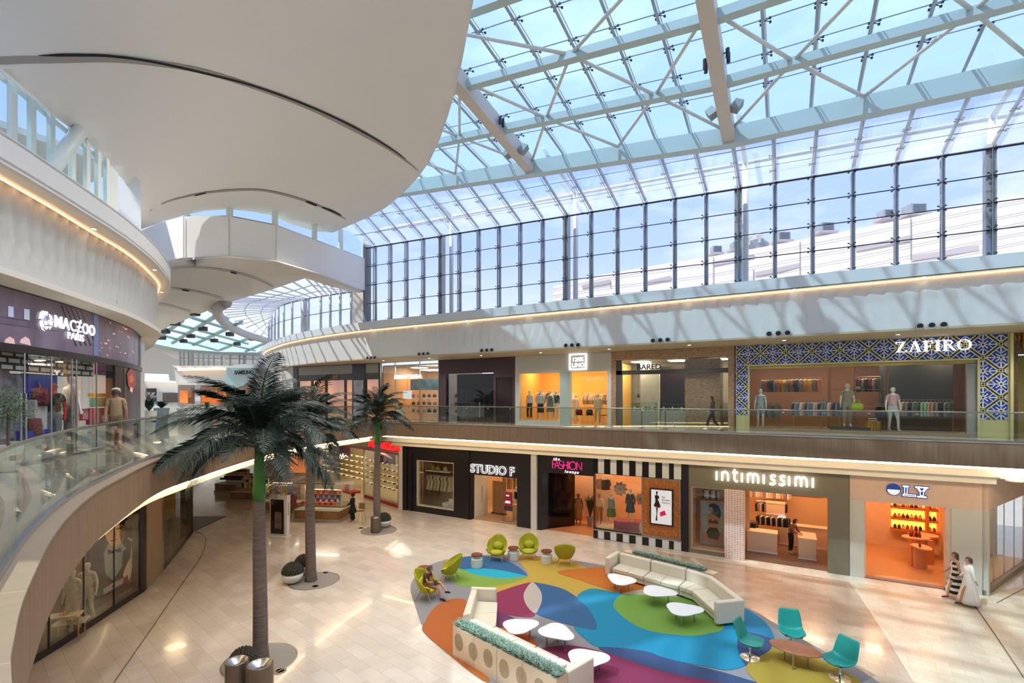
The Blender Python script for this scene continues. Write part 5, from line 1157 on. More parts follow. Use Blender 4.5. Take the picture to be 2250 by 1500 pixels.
for i in range(4):
    tt = T('bottle', 'small bottle on the nearest curved peach table', 'bottle', (5.2+.02*i, 27.3+.12*i, 1.02), 0, 'bottles on the nearest curved table'); MB().lathe([(0, 0), (.035, 0), (.04, .12), (.015, .18), (0, .18)], 8).build('flask', BT[i % 3], tt, world=False)
# side glass front
t = T('side_shopfront', 'glazed side front of the corner shop with pale slatted wall behind the glass', 'shopfront', (7.5, 27, 0))
sd0, sd1 = Vector((6.62, 25.1)), Vector((9.6, 30.8))
MB().thickwall([sd0, sd1], 3.3, GT_, -.2).build('header', PKP, t); MB().thickwall([sd0, sd0+(sd1-sd0)*.03], 0, 3.3, -.2).build('pier', PIER, t)
MB().thickwall([sd0, sd1], .0, .2, -.15).build('base', mat('side_base', '8f8878', .5), t); MB().thickwall([sd0+(sd1-sd0)*.03, sd1], .2, 3.3, -.02).build('glass_pane', SHOPG, t)
for f in (.25, .48, .72, .95): q = sd0.lerp(sd1, f); MB().box((q.x, q.y, 1.75), (.03, .03, 3.1)).build('mullion', STEEL, t)
S(MB().thickwall([sd0+Vector((.9, -.2))*0+Vector((-.9, .45)), sd1+Vector((-.9, .45))], 0, 3.4, -.1).build('wall_side_slat', tilemat('slat_wall', ['a3937c', 'b3a48c', '97886f'], 20, .45, 0, .5, '7b6d58')))
S(MB().prism([sd0, sd1, sd1+Vector((-.9, .45)), sd0+Vector((-.9, .45))], .15, .2).build('floor_side_window', mat('side_window_floor', 'c9a36a', .4)))
tt = T('ceiling_light', 'warm strip light above the glazed side window of the corner shop', 'ceiling light', (7.7, 28, 3.3)); q = [sd0+Vector((-.3, .3)), sd1+Vector((-.3, .2))]; MB().thickwall(q, 3.3, 3.34, .1).build('panel', GW, tt)
for i, f in enumerate((.06, .14)):
    q = sd0.lerp(sd1, f)+Vector((-.5, .25)); tt = T('display_case', ['shorter', 'taller'][i]+' glass display case with lit top in the side window', 'display case', (q.x, q.y, .2)); h = (1.75, 2.0)[i]
    MB().box((0, 0, h/2), (.4, .4, h), .48).build('glass_case', SHOPG, tt, world=False); MB().box((0, 0, h+.02), (.42, .42, .05), .48).build('lit_top', mat('case_light', 'ffd890', .5, emit=2, ecol='ffc860'), tt, world=False)
    MB().box((0, 0, h*.5), (.1, .1, h*.8), .48).build('contents', NOZ, tt, world=False)
q = sd0.lerp(sd1, .62)+Vector((-.75, .4)); tt = T('wall_screen', 'dark wall mounted screen behind the side window glass', 'screen', (q.x, q.y, 2.1)); MB().box((0, 0, 0), (1.1, .08, 1.2), math.atan2(sd1.y-sd0.y, sd1.x-sd0.x)).build('panel', BLACK, tt, world=False); MB().box((-.05, .03, 0), (.3, .1, .3), math.atan2(sd1.y-sd0.y, sd1.x-sd0.x)).build('bracket', STEEL, tt, world=False)
S(MB().b2(9.6, 18, 30.8, 31, 0, 5.2).build('wall_ground_far_right', WARMW))
tt = T('downlight', 'bright round downlight in the soffit above the corner shop side front', 'downlight', gz(2230, 1057, 4.6)); MB().lathe([(.001, 0), (.2, 0), (.2, .05)], 20).build('lens', LAMP, tt, world=False); MB().lathe([(.2, 0), (.25, 0), (.25, .05)], 20).build('bezel', WHITE, tt, world=False)
S(MB().b2(6.9, 18, 24.2, 31, 4.62, 4.66).build('ceiling_lower_right_end', WARMW))
# ================================================================ UPPER SHOPS (facade plane Y = 26.2)
UY = 26.2; UTOP = 10.13
def u_(px): return gX(px, UY)
def shop(name, label, px): return T('shopfront', label, 'shopfront', (u_(px), UY, UZ))
UW = mat('upper_shop_wall', 'b98d5c', .7); UC = mat('upper_shop_ceiling', '8d8478', .7)
# hoarding wall at the far left
t = shop('', 'plain white hoarding with tall narrow panels beyond the palm crown', 600)
MB().b2(u_(560), u_(647), UY-.02, UY+.3, UZ, UTOP).build('panel', mat('hoarding', 'd5d0c8', .6), t)
for a, b in ((581, 601), (604, 622)): MB().b2(u_(a), u_(b), UY-.07, UY-.02, UZ+.2, 9.4).build('raised_panel', WARMW, t)
# black framed far shop
t = shop('', 'black framed shopfront with grey fascia and small bronze letters at the far left', 740)
e0, e1, e2, e3, e4 = u_(645), u_(655), u_(775), u_(803), u_(835)
GF = mat('grey_fascia_band', '55524f', .5); GPAN = mat('grey_top_panel', 'a9a49c', .6); BK2 = mat('shop_black_metal', '17151a', .35)
fwall(MB(), UY-.05, e0, e4, UZ, UTOP, [(e1, e2, UZ, 10.1), (e3, e4-.1, UZ, 10.1)], .25).build('frame', BK2, t)
for a, b in ((e1, e2), (e3, e4-.1)):
    MB().b2(a, b, UY, UY+.1, 9.42, 10.1).build('top_panel', GPAN, t); MB().b2(a, b, UY-.02, UY+.1, 8.95, 9.42).build('fascia_band', GF, t)
text('lettering', 'ENZO', .34, mat('bronze_letter', 'b0764a', .4, .4), t, (u_(726), UY-.05, 9.05), (R(90), 0, 0), .015, .01)
for px in (685, 716, 758): MB().b2(u_(px)-.1, u_(px)+.1, UY, UY+.1, UZ, 8.95).build('mullion', BK2, t)
pane(e1, e2, UZ, 8.95, UY+.06, t); pane(e3, e4-.1, UZ, 8.95, UY+.06, t)
room(e0, e4, UY+.3, 31, UZ, 9.4, mat('enzo_wall', 'c08a4c', .7), UPF, UC, 'bronze', GW, 'far black framed shop')
pw = T('poster', 'tall white poster of draped clothes on the black framed shopfront', 'poster', (u_(790), UY-.1, 7.6)); MB().b2(u_(779), u_(800), UY-.1, UY-.05, 6.2, 8.9).build('print', mat('poster_pale', 'b9b9c2', .5, noise=.35, nscale=1.5), pw)
figure('mannequin', 'mannequin in a teal jacket inside the far black framed shop', 'mannequin', (u_(768), 26.9, 6.02), 0, None, MANW, [('jacket', mat('cloth_27616a', '27616a', .8)), ('trousers', mat('cloth_black'))])
figure('mannequin', 'mannequin in red inside the narrow bay of the black framed shop', 'mannequin', (u_(824), 26.9, 6.02), 0, None, MANW, [('dress', mat('cloth_red2', '8e2028', .8), 1.44, .5, .22)])
# leather goods shop, all glass
t = shop('', 'fully glazed shopfront with bright white capital lettering and shelves of bags', 900)
f0, f1 = u_(835), u_(965)
for a in (f0+.02, u_(868), u_(922), f1-.05): MB().b2(a-.02, a+.02, UY-.02, UY+.06, UZ, UTOP).build('mullion', STEEL, t)
pane(f0, f1, UZ, UTOP, UY+.02, t)
text('lettering', 'BIMBA Y LOLA', .36, mat('sign_bright2', 'ffffff', .4, emit=1.6), t, (u_(868), UY-.06, 8.95), (R(90), 0, 0), .02, .018, wd=u_(927)-u_(868))
room(f0, f1, UY+.3, 31.5, UZ, 9.9, mat('bimba_wall', 'c7a98c', .7), UPF, mat('bimba_ceiling', 'b9b4ac', .7), 'bags', GN, 'glazed bag shop')
S(MB().b2(u_(865), f1, 28.0, 28.1, 8.15, 8.95).build('wall_blue_band', mat('blue_mottled', '6d8f9c', .6, noise=.5, nscale=2)))
lt_ = mat('line_light', 'ffffff', .5, emit=5)
for k in range(4):
    tt = T('ceiling_light', 'thin linear ceiling light inside the glazed bag shop', 'ceiling light', (u_(930), 27.5, 9.8), 0, 'linear ceiling lights inside the glazed bag shop'); MB().b2(u_(905), u_(960), 27+.35*k, 27.05+.35*k, 9.55, 9.6).build('panel', lt_, tt)
bagp = {}
def bag(loc, c, label, grp, s=1, cat='handbag'):
    k = c
    if k not in bagp:
        tt = T('handbag', 'x', cat, (0, 0, -60)); m = mat('bag_'+c, c, .5)
        MB().lathe([(.0, 0), (.14, 0), (.17, .1), (.14, .22), (.0, .24)], 10, sy=.5).build('bag_body', m, tt, world=False, smooth=True); MB().tube([(-.07, 0, .2), (-.05, 0, .33), (.05, 0, .33), (.07, 0, .2)], .01, 4).build('handle', m, tt, world=False); bagp[k] = tt
    return dup(bagp[k], loc, random.uniform(-.3, .3), label, grp, s)
for zi, z in enumerate((6.5, 7.05, 7.6)):
    tt = T('display_shelf', ['lowest', 'middle', 'top'][zi]+' lit white shelf in the glazed bag shop', 'shelf', (u_(925), 28, z)); MB().b2(u_(868), u_(962), 27.8, 28.3, z-.05, z).build('board', WHITE, tt)
    for i in range(9):
        c = ['7a2a20', '1d1b1e', '9c5a34', '5a1a22', 'c9a070'][(i*2+zi) % 5]; bag((u_(871)+i*.5, 28.05, z), c, '%s handbag on the %s lit shelf of the bag shop' % ({'7a2a20': 'red brown', '1d1b1e': 'black', '9c5a34': 'tan', '5a1a22': 'burgundy', 'c9a070': 'sand'}[c], ['lowest', 'middle', 'top'][zi]), 'handbags on the %s lit shelf' % ['lowest', 'middle', 'top'][zi])
tt = T('hanging_screen', 'small white screen hanging in the left of the glazed bag shop', 'screen', (u_(880), 26.9, 7.9)); MB().b2(u_(871), u_(889), 26.9, 26.95, 7.5, 8.1).build('screen', mat('screen_pale', 'dde3e6', .4, emit=.4), tt); MB().tube([(u_(880), 26.92, 8.1), (u_(880), 26.92, 9.9)], .015, 5).build('hanger', STEEL, tt)
# plain dark shop
t = shop('', 'plain dark plum shopfront with a black curtained opening', 1040)
g0, g1 = u_(966), u_(1132.5); PLUM = mat('plum_panel', '4a3a3e', .4)
fwall(MB(), UY-.05, g0, g1, UZ, UTOP, [(-19.82, -16.08, UZ, 9.2), (-15.9, -14.68, UZ+.05, 8.88)], .3).build('facade', PLUM, t)
MB().b2(-15.9, -14.68, UY+.02, UY+.06, UZ+.05, 8.88).build('door_panel', mat('plum_gloss', '2f2629', .1), t)
pane(-19.82, -16.08, UZ, 9.2, UY+.1, t); MB().tube([(u_(991), UY-.1, 6.3), (u_(991), UY-.1, 8.4)], .03, 8).build('door_pull', STEEL, t); MB().tube([(u_(1056), UY-.1, 6.3), (u_(1056), UY-.1, 7.3)], .02, 8).build('door_pull', STEEL, t)
S(MB().b2(-19.82, -16.08, 27.4, 27.5, UZ, 9.2).build('wall_dark_back', mat('void_black', '0b0a0c', .8)))
cu = T('curtain', 'black curtain hanging behind the dark shop glass', 'curtain', (-18, 27, 6)); mb = MB(); mb.grid([[(x, 26.9+.06*math.sin(x*14), z) for x in np.linspace(-19.4, -16.2, 80)] for z in (6.02, 8.2)]); mb.build('fabric', mat('curtain_black', '131216', .9), cu, smooth=True)
# linen shop
t = shop('', 'pale shopfront with a square white lit sign over two golden windows', 1240)
h0, h1 = u_(1132.8), u_(1343.5); PALE = mat('pale_facade', 'cdcfc6', .55); AQ = mat('aqua_panel', 'a9bdb6', .5)
fwall(MB(), UY-.05, h0, h1, UZ, UTOP, [(-14.22, -11.5, 6.22, 9.07), (-10.85, -8.62, UZ+.02, 9.1)], .3).build('facade', PALE, t)
MB().b2(-11.5, -10.85, UY-.07, UY-.05, UZ, 9.1).build('aqua_panel', AQ, t); pane(-14.22, -11.5, 6.22, 9.07, UY+.05, t); pane(-10.2, -8.62, UZ, 9.1, UY+.05, t)
fwall(MB(), UY-.14, u_(1252), u_(1290), 9.2, 10.12, [(u_(1255), u_(1287), 9.27, 10.05)], .08).build('sign_border', mat('sign_soft', 'ffffff', .4, emit=1.1), t); MB().b2(u_(1255), u_(1287), UY-.08, UY-.05, 9.27, 10.05).build('sign_panel', mat('sign_grey', 'b9bab4', .5), t)
for s, z in (('120%', 9.68), ('LINO', 9.36)): text('lettering', s, .33, mat('sign_soft'), t, (u_(1258), UY-.1, z), (R(90), 0, 0), .01, .008)
GOLDW = mat('gold_wall', 'e3b45e', .7)
room(h0, h1, UY+.3, 30, UZ, 9.6, GOLDW, mat('linen_floor', 'b9925a', .3), GOLDW, 'linen', GW, 'golden linen shop')
WB_ = mat('cloth_white', 'e6e2d6', .85)
for px, l, wear, y in ((1164, 'mannequin in a white top and dark trousers at the left of the golden window', [('shirt', WB_), ('trousers', mat('cloth_navy', '2c3346', .8))], 26.75), (1188, 'mannequin in a white shirt and black skirt in the middle of the golden window', [('shirt', mat('cloth_palegrey', 'c9ccce', .8)), ('skirt', mat('cloth_black'), 1.0, .45, .2)], 26.7), (1209, 'mannequin in a green patterned dress in the golden window', [('dress', _pat('b9c4c9-3a5a44'), 1.44, .5, .24)], 26.75), (1222, 'mannequin in a teal patterned shirt at the right of the golden window', [('shirt', _pat('8fa7a0-27414a')), ('trousers', WB_)], 26.95), (1314, 'mannequin in a cream suit in the golden doorway', [('jacket', CRM), ('trousers', CRM)], 27.2), (1265, 'mannequin in white linen at the left of the golden doorway', [('shirt', WB_), ('wide', WB_)], 28)):
    figure('mannequin', l, 'mannequin', (gX(px, y), y, 6.22 if px < 1240 else 6.02), 0, dict(knR=(-.13, -.05, .5), anR=(-.15, .05, .09)), MANW, wear, sc_=1.03)
S(MB().b2(-14.3, -11.45, UY+.3, 27.6, 6.0, 6.22).build('floor_window_linen', MC['linen_floor']))
hangline((-14.0, 28.2, 8.0), (-11.6, 28.2, 8.0), 12, ['e8e2d4', 'd8c9a8', '1d1b1e', 'e8e2d4'], ['shirt'], 'behind the golden window mannequins', True, 6.05)
hangline((-10.9, 28.6, 7.9), (-8.5, 28.6, 7.9), 12, ['e8e2d4', 'd8c9a8', 'd9a58f', 'e8e2d4'], ['shirt'], 'along the golden doorway rail', True, 6.05)
for x, c in ((-10.55, '6f1420'), (-9.9, '1d1b1e')): bag((x, 26.8, 6.6), c, ('burgundy' if c == '6f1420' else 'black')+' handbag on a thin stool in the golden doorway', 'stool handbags', 1.3)
for x in (-10.55, -9.9, -8.95):
    st = T('stool', 'thin metal stool in the golden doorway', 'stool', (x, 26.8, 6.02), 0, 'thin stools in the golden doorway'); MB().b2(-.2, .2, -.2, .2, .54, .58).build('seat', mat('stool_seat', '4a3a2c', .6), st, world=False)
    for a in (-1, 1):
        for b in (-1, 1): MB().tube([(a*.17, b*.17, 0), (a*.17, b*.17, .54)], .012, 4).build('leg', STEEL, st, world=False)
# woven bronze jewellery shop
t = shop('', 'woven bronze panelled shopfront with black lettering over a grey beam', 1480)
i0, i1 = u_(1343.8), u_(1614.5)
WV = tilemat('woven_bronze', ['b59270', 'cba885', 'a5835f'], .12, .05, 0, .35, '7a5f48', msize=.006); [n for n in WV.node_tree.nodes if n.type == 'MAPPING'][0].inputs['Rotation'].default_value = (R(90), 0, 0)
WV.node_tree.nodes['Principled BSDF'].inputs['Metallic'].default_value = .15
fwall(MB(), UY-.05, i0, i1, UZ, UTOP, [(-8.12, -2.42, UZ, 9.66)], .3).build('facade', WV, t)
MB().b2(-8.12, -2.42, UY, UY+.15, 8.85, 9.08).build('grey_beam', GF, t); MB().b2(-8.12, -7.8, UY, UY+.15, UZ, 9.66).build('grey_post', GF, t)
pane(-7.8, -2.42, UZ, 8.85, UY+.05, t); pane(-7.8, -2.42, 9.08, 9.66, UY+.05, t)
text('lettering', 'BARED', .42, mat('letter_dark', '2c2a2e', .4), t, (u_(1400), UY-.08, 9.1), (R(90), 0, 0), .03, .008, wd=u_(1452)-u_(1400))
MB().b2(u_(1502), u_(1581), UY+.35, UY+1.6, UZ, 9.6).build('woven_column', WV, t)
MB().b2(u_(1614.5), u_(1616.5), UY-.1, UY, UZ, UTOP).build('edge', BLACK, t)
room(i0, i1, UY+.3, 30.5, UZ, 9.7, mat('jewel_wall', '8d8a80', .5), mat('jewel_floor', 'a9a59a', .15), mat('jewel_ceiling', 'b4b0a8', .6), 'jewel', GN, 'bronze jewellery shop')
S(MB().b2(u_(1395)-.3, u_(1436)-.2, 28.5, 28.6, UZ, 9.6).build('wall_marble_panel', mat('marble_white', 'd8dcd6', .3, noise=.08, nscale=2))); S(MB().b2(u_(1436)-.2, u_(1500), 28.7, 28.8, UZ, 9.4).build('wall_dark_glass', mat('dark_glass_wall', '2f2627', .08)))
JC = glassmat('case_glass', (.8, .9, .86), .1)
for x0_, w_, y_, l in ((-7.45, 1.3, 26.9, 'green glass jewellery case left in the bronze shop'), (-5.9, 2.0, 27.1, 'white based jewellery case in the middle of the bronze shop'), (-5.1, 2.5, 27.95, 'long lit jewellery case in front of the woven column')):
    tt = T('jewellery_case', l, 'display case', (x0_, y_, 6.02)); MB().b2(0, w_, 0, .6, 0, .85).build('base', mat('case_base', 'b9b8ae', .4), tt, world=False); MB().b2(0, w_, 0, .6, .87, 1.3).build('glass_top', JC, tt, world=False); MB().b2(.02, w_-.02, .02, .58, .85, .87).build('tray', mat('tray_white', 'e8e6e0', .4), tt, world=False)
    for k in range(int(w_/.16)):
        j = T('jewellery_bust', 'small bust inside the '+l, 'jewellery display', (x0_+.1+k*.16, y_+.25, 6.89), 0, 'busts inside the '+l); MB().lathe([(.05, 0), (.02, .03), (.06, .1), (.05, .17), (.02, .2), (0, .24)], 8, sy=.6).build('bust', [MANW, BLACK, mat('velvet_grey', '6f6c6a')][k % 3], j, world=False, smooth=True); MB().lathe([(.055, .12), (.06, .125), (.055, .13)], 8, sy=.65).build('necklace', GO_, j, world=False)
for x in (-7.15, -4.5, -3.9):
    tt = T('pendant_lamp', 'small dark pendant lamp in the bronze shop', 'pendant lamp', (x, 27.2, 7.6), 0, 'pendant lamps in the bronze shop'); MB().tube([(0, 0, .2), (0, 0, 2.1)], .008, 4).build('cord', BLACK, tt, world=False); MB().lathe([(.04, .2), (.05, .12), (.13, 0), (.12, 0), (.0, .1)], 12).build('shade', BLACK, tt, world=False); MB().lathe([(0, .02), (.04, .04), (0, .08)], 8).build('bulb', LAMP, tt, world=False)
for px in (1410, 1462):
    tt = T('stanchion_post', 'slim dark barrier post behind the rail of the bronze shop', 'barrier post', (gX(px, 25.4), 25.4, UZ), 0, 'barrier posts of the bronze shop'); MB().lathe([(.16, 0), (.16, .02), (.02, .03), (.02, .95), (.03, 1.0), (0, 1.0)], 12).build('post', BLACK, tt, world=False); MB().lathe([(.03, .9), (.04, .92), (.04, .96), (.03, .98)], 10).build('cap', STEEL, tt, world=False)
# blue lattice shop
t = shop('', 'cream shopfront with blue and gold lattice frame and white serif lettering', 1900)
j0, j1 = u_(1616.7), u_(2217); GOLD = mat('pale_gold', 'd3cd93', .35, .25); BLUE = mat('lattice_blue', '1733a0', .45); LWH = mat('lattice_white', 'dfe3da', .45); DKB = mat('lattice_dark', '2a2440', .5)
w0, w1 = -1.47, 6.78
fwall(MB(), UY-.02, j0, j1, UZ, UTOP, [(w0, w1, UZ, 9.12)], .25).build('back_panel', GOLD, t)
def clipline(x0_, z0_, x1_, z1_, rc):
    # Liang-Barsky
    dx, dz = x1_-x0_, z1_-z0_; t0, t1 = 0., 1.
    for p_, q_ in ((-dx, x0_-rc[0]), (dx, rc[1]-x0_), (-dz, z0_-rc[2]), (dz, rc[3]-z0_)):
        if abs(p_) < 1e-9:
            if q_ < 0: return None
        else:
            r_ = q_/p_
            if p_ < 0: t0 = max(t0, r_)
            else: t1 = min(t1, r_)
    if t0 >= t1: return None
    return (x0_+dx*t0, z0_+dz*t0, x0_+dx*t1, z0_+dz*t1)
rects = [(j0+.02, j1-.05, 9.2, UTOP-.02), (j0+.02, w0-.03, 6.75, 9.2), (w1+.05, j1-.05, 6.72, 9.2)]
mb = MB()
for rc in rects: mb.b2(rc[0], rc[1], UY-.03, UY-.02, rc[2], rc[3])
mb.build('blue_ground', BLUE, t)
UN = 1.06
ml, mw, md_ = MB(), MB(), MB()
def bar(mb, seg, w_, y):
    a, b = Vector((seg[0], 0, seg[1])), Vector((seg[2], 0, seg[3])); d = b-a
    if d.length < .02: return
    n = Vector((-d.z, 0, d.x)).normalized()*w_/2; A = [a-n, b-n, b+n, a+n]
    mb.add([(p.x, y, p.z) for p in A]+[(p.x, UY-.025, p.z) for p in A], [(0, 1, 2, 3), (0, 4, 5, 1), (1, 5, 6, 2), (2, 6, 7, 3), (3, 7, 4, 0)])
ox, oz = j0+.02, 9.72
for rc in rects:
    for i in range(-3, 12):
        for k in range(-5, 3):
            cx, cz = ox+i*UN, oz+k*UN
            for s in (1, -1):    # gold double diagonals
                for o_ in (-.075, .075):
                    g = clipline(cx-UN/2+o_, cz-s*UN/2, cx+UN/2+o_, cz+s*UN/2, rc)
                    if g: bar(ml, g, .045, UY-.05)
                g = clipline(cx-UN/2, cz-s*UN/2, cx+UN/2, cz+s*UN/2, rc)
                if g: bar(md_, g, .05, UY-.034)
            for (qx, qz) in ((cx+UN/2, cz), (cx, cz+UN/2)):
              for k_ in range(8):  # white starburst at diamond centre
                a = k_*math.pi/4; l_ = .46 if k_ % 2 == 0 else .2; g = clipline(qx, qz, qx+math.cos(a)*UN*l_, qz+math.sin(a)*UN*l_, rc)
                if g: bar(mw, g, .042, UY-.042)
            for sx in (-1, 1):
                for sz in (-1, 1):
                    for e_ in ((.14, .0, .34, .2), (.0, .14, .2, .34)):
                        for (qx, qz) in ((cx+UN/2, cz), (cx, cz+UN/2)):
                            g = clipline(qx+sx*e_[0]*UN, qz+sz*e_[1]*UN, qx+sx*e_[2]*UN, qz+sz*e_[3]*UN, rc)
                            if g: bar(mw, g, .03, UY-.042)
                        
ml.build('gold_lattice', GOLD, t); mw.build('white_lattice', LWH, t); md_.build('dark_lattice', DKB, t)
for rc in rects: pass
fwall(MB(), UY-.07, w0-.06, w1+.08, UZ, 9.18, [(w0, w1, UZ, 9.12)], .1).build('window_trim', GOLD, t)
MB().b2(w0, w1, UY+.02, UY+.2, 8.98, 9.12).build('lintel', mat('gold_dark', 'b09a52', .4, .3), t)
MB().b2(u_(2125), w1, UY+.02, UY+.2, UZ, 9.0).build('side_post', mat('post_grey', '8f8f8c', .5), t)
pane(w0, w1, UZ, 9.0, UY+.06, t); MB().b2(w0, w1, UY-.05, UY+.3, UZ, UZ+.12).build('sill', mat('sill_brown', '8f7f66', .4), t)
def serif(s, x0_, z0_, h, m, parent, Y):
    x = x0_; mb = MB(); th, tk = .035*h/.4, .1*h/.4
    def v(xa, xb, za, zb): mb.b2(x+xa, x+xb, Y-.06, Y, z0_+za*h, z0_+zb*h)
    def dg(xa, za, xb, zb, w_): 
        A = [(x+xa-w_/2, z0_+za*h), (x+xa+w_/2, z0_+za*h), (x+xb+w_/2, z0_+zb*h), (x+xb-w_/2, z0_+zb*h)]
        mb.add([(p, Y-.06, q) for p, q in A]+[(p, Y, q) for p, q in A], [(0, 1, 2, 3), (7, 6, 5, 4), (0, 4, 5, 1), (1, 5, 6, 2), (2, 6, 7, 3), (3, 7, 4, 0)])
    for ch in s:
        if ch == 'Z': dg(.07, .04, .3, .96, tk); v(0, .4, 0, .07); v(0, .36, .93, 1); v(.38, .41, 0, .22); v(-.01, .02, .78, 1); x += .5
        if ch == 'A': dg(.04, 0, .2, 1, .04); dg(.38, 0, .22, 1, tk); v(-.03, .12, 0, .05); v(.27, .46, 0, .05); x += .52
        if ch == 'F': v(.05, .05+tk, 0, 1); v(0, .36, .93, 1); v(.1, .28, .47, .54); v(-.0, .2, 0, .05); v(.33, .36, .75, 1); v(.25, .28, .38, .62); x += .44
        if ch == 'I': v(.04, .04+tk, 0, 1); v(-.02, .2, 0, .05); v(-.02, .2, .95, 1); x += .27
        if ch == 'R':
            v(.04, .04+tk, 0, 1); v(-.02, .2, 0, .05); v(-.02, .2, .94, 1)
            mb.tube([(x+.12, Y-.03, z0_+h*.96), (x+.28, Y-.03, z0_+h*.93), (x+.34, Y-.03, z0_+h*.75), (x+.28, Y-.03, z0_+h*.57), (x+.12, Y-.03, z0_+h*.52)], .03, 6, rs=[.015, .03, .045, .03, .015]); dg(.42, 0, .22, .52, tk*.9); x += .5
        if ch == 'O':
            n = 28
            for k in range(n):
                a, b = 2*math.pi*k/n, 2*math.pi*(k+1)/n
                def P_(an, q): w_ = .03+.055*abs(math.cos(an)); return (x+.26+math.cos(an)*(.25-(w_ if q else 0)), z0_+h/2+math.sin(an)*(h/2-(.028 if q else 0)))
                A = [P_(a, 0), P_(b, 0), P_(b, 1), P_(a, 1)]; mb.add([(p, Y-.06, q) for p, q in A]+[(p, Y, q) for p, q in A], [(0, 1, 2, 3), (0, 4, 5, 1), (2, 6, 7, 3)])
            x += .6
    o = mb.build('lettering', m, parent); sc2 = (u_(2133)-u_(1967))/(x-x0_-.08)
    for vv in o.data.vertices: vv.co.x = (vv.co.x+parent.location.x-x0_)*sc2+x0_-parent.location.x
serif('ZAFIRO', u_(1967), 9.52, .44, mat('sign_solid_white', 'f4f2ee', .4, emit=.6), t, UY-.12)
room(j0+.1, j1-.2, UY+.3, 31, UZ, 9.7, mat('zafiro_wall', '6b4a34', .6), mat('zafiro_floor', '7b6a55', .25), mat('zafiro_ceiling', '4f4640', .6), 'blue', glow('shop_light_zafiro', 'ffdcb0', 26), 'blue lattice shop')
S(MB().b2(4.0, 6.7, 29.0, 29.1, UZ, 9.7).build('wall_dark_blue', mat('zafiro_dark', '2c3038', .4)))
S(MB().b2(w0, w1, UY+.3, 27.6, 6.02, 6.12).build('floor_window_blue', mat('zafiro_base', '8a7458', .4)))
ZP = _pat('22304a-b9c4c9')
figure('mannequin', 'white mannequin in a blue patterned shirt and shorts at the left of the lattice window', 'mannequin', (gX(1671, 26.8), 26.8, 6.12), 0, None, MANW, [('tee', ZP), ('shorts', ZP)], sc_=1.08)
figure('mannequin', 'tall white mannequin in a beige striped shirt and trousers on the grey step', 'mannequin', (gX(1862, 27), 27, 6.25), 0, None, MANW, [('tee', mat('cloth_stripe_beige', 'a79c80', .8, noise=.1)), ('trousers', mat('cloth_a79c80', 'a39a80', .8))], sc_=1.14)
figure('mannequin', 'white mannequin in a pink and pale blue shirt and shorts stepping forward', 'mannequin', (gX(1962, 26.7), 26.7, 6.12), .1, dict(knL=(.12, -.16, .5), anL=(.14, -.14, .09), toL=(.15, -.3, .03), anR=(-.1, .12, .09)), MANW, [('tee', mat('cloth_pinkblue', 'd8aeb0', .8, noise=.2, nscale=3)), ('shorts', mat('cloth_paleblue', 'c3d0dc', .8))], sc_=1.1)
pedestal((gX(1866, 27), 27, 6.12), (1.5, .9, .13), mat('step_dark', '3c4046', .5), 'dark grey step under the tall striped mannequin')
pf = T('pouffe', 'mustard quilted pouffe with folded clothes beside the stepping mannequin', 'pouffe', (gX(1917, 26.8), 26.8, 6.12)); MB().lathe([(.0, 0), (.26, 0), (.28, .05), (.28, .38), (.25, .42), (0, .43)], 20).build('cushion', tilemat('quilted_mustard', ['c9901c', 'd9a32a', 'b98212'], .1, .1, R(45), .7, '8a6010', msize=.01), pf, world=False, smooth=False); MB().lathe([(.26, -.0), (.275, .02), (.26, .03)], 16).build('base_band', BLACK, pf, world=False)
for k in range(3): tt = T('folded_shirt', 'folded pale shirt on the mustard pouffe', 'clothing', (gX(1917, 26.8), 26.8, 6.55+.04*k), 0, 'folded shirts on the pouffe'); MB().box((0, 0, .02), (.32, .24, .035)).build('fabric', [CRM, mat('cloth_navy'), WB_][k], tt, world=False)
hangline((-1.0, 28.2, 8.6), (1.6, 28.2, 8.6), 10, ['8c8a86', 'b5764f', '27414a', '8c8a86', 'c98a2a', 'e2b23a'], ['shirt'], 'on the upper rail at the left of the lattice window', True, 6.1)
hangline((.4, 27.5, 7.45), (2.3, 27.5, 7.45), 12, ['#b9c4c9-22304a', '8fa7bd', '8c8a86', 'e8e2d4', 'd9a58f'], ['shirt'], 'on the lower rail at the left of the lattice window', True, 6.12)
hangline((-1.2, 28.0, 7.3), (-.2, 28.0, 7.3), 5, ['8c8a86', '5e6b52'], ['shirt'], 'low behind the patterned mannequin', True, 6.1)
hangline((4.45, 27.3, 7.5), (6.3, 27.3, 7.5), 10, ['d9a58f', 'b99c74', '8c8a86', '1d1b1e', '8c8a86', '5e6b52', '9ccfae', '9ccfae'], ['shirt'], 'on the square rack at the right of the lattice window', True, 6.12)
hangline((3.0, 28.6, 8.6), (4.0, 28.6, 8.6), 5, ['1d1b1e', '6f1420', '8c8a86'], ['shirt'], 'on the centre frame behind the striped mannequin', True, 6.1)
hangline((3.75, 27.8, 7.3), (4.6, 27.8, 7.3), 4, ['2c3346'], ['shirt'], 'behind the stepping mannequin', True, 6.12)
bag((gX(1880, 26.9)+.05, 26.75, 7.0), 'b5cc1f', 'lime green holdall held beside the tall striped mannequin', 'lime bag', 1.5)
fr_ = T('garment_rack', 'open bronze display frame behind the tall striped mannequin', 'display frame', (3, 28, 6.12))
for x in (1.9, 2.9, 4.1):
    for y in (27.5, 28.3): MB().tube([(x, y, 6.12), (x, y, 9.1)], .025, 5).build('post', mat('bronze_bar', 'a07850', .4, .5), fr_)
for z in (7.2, 8.0, 9.1): MB().b2(1.9, 4.1, 27.5, 28.3, z-.02, z).build('shelf', mat('bronze_bar'), fr_)
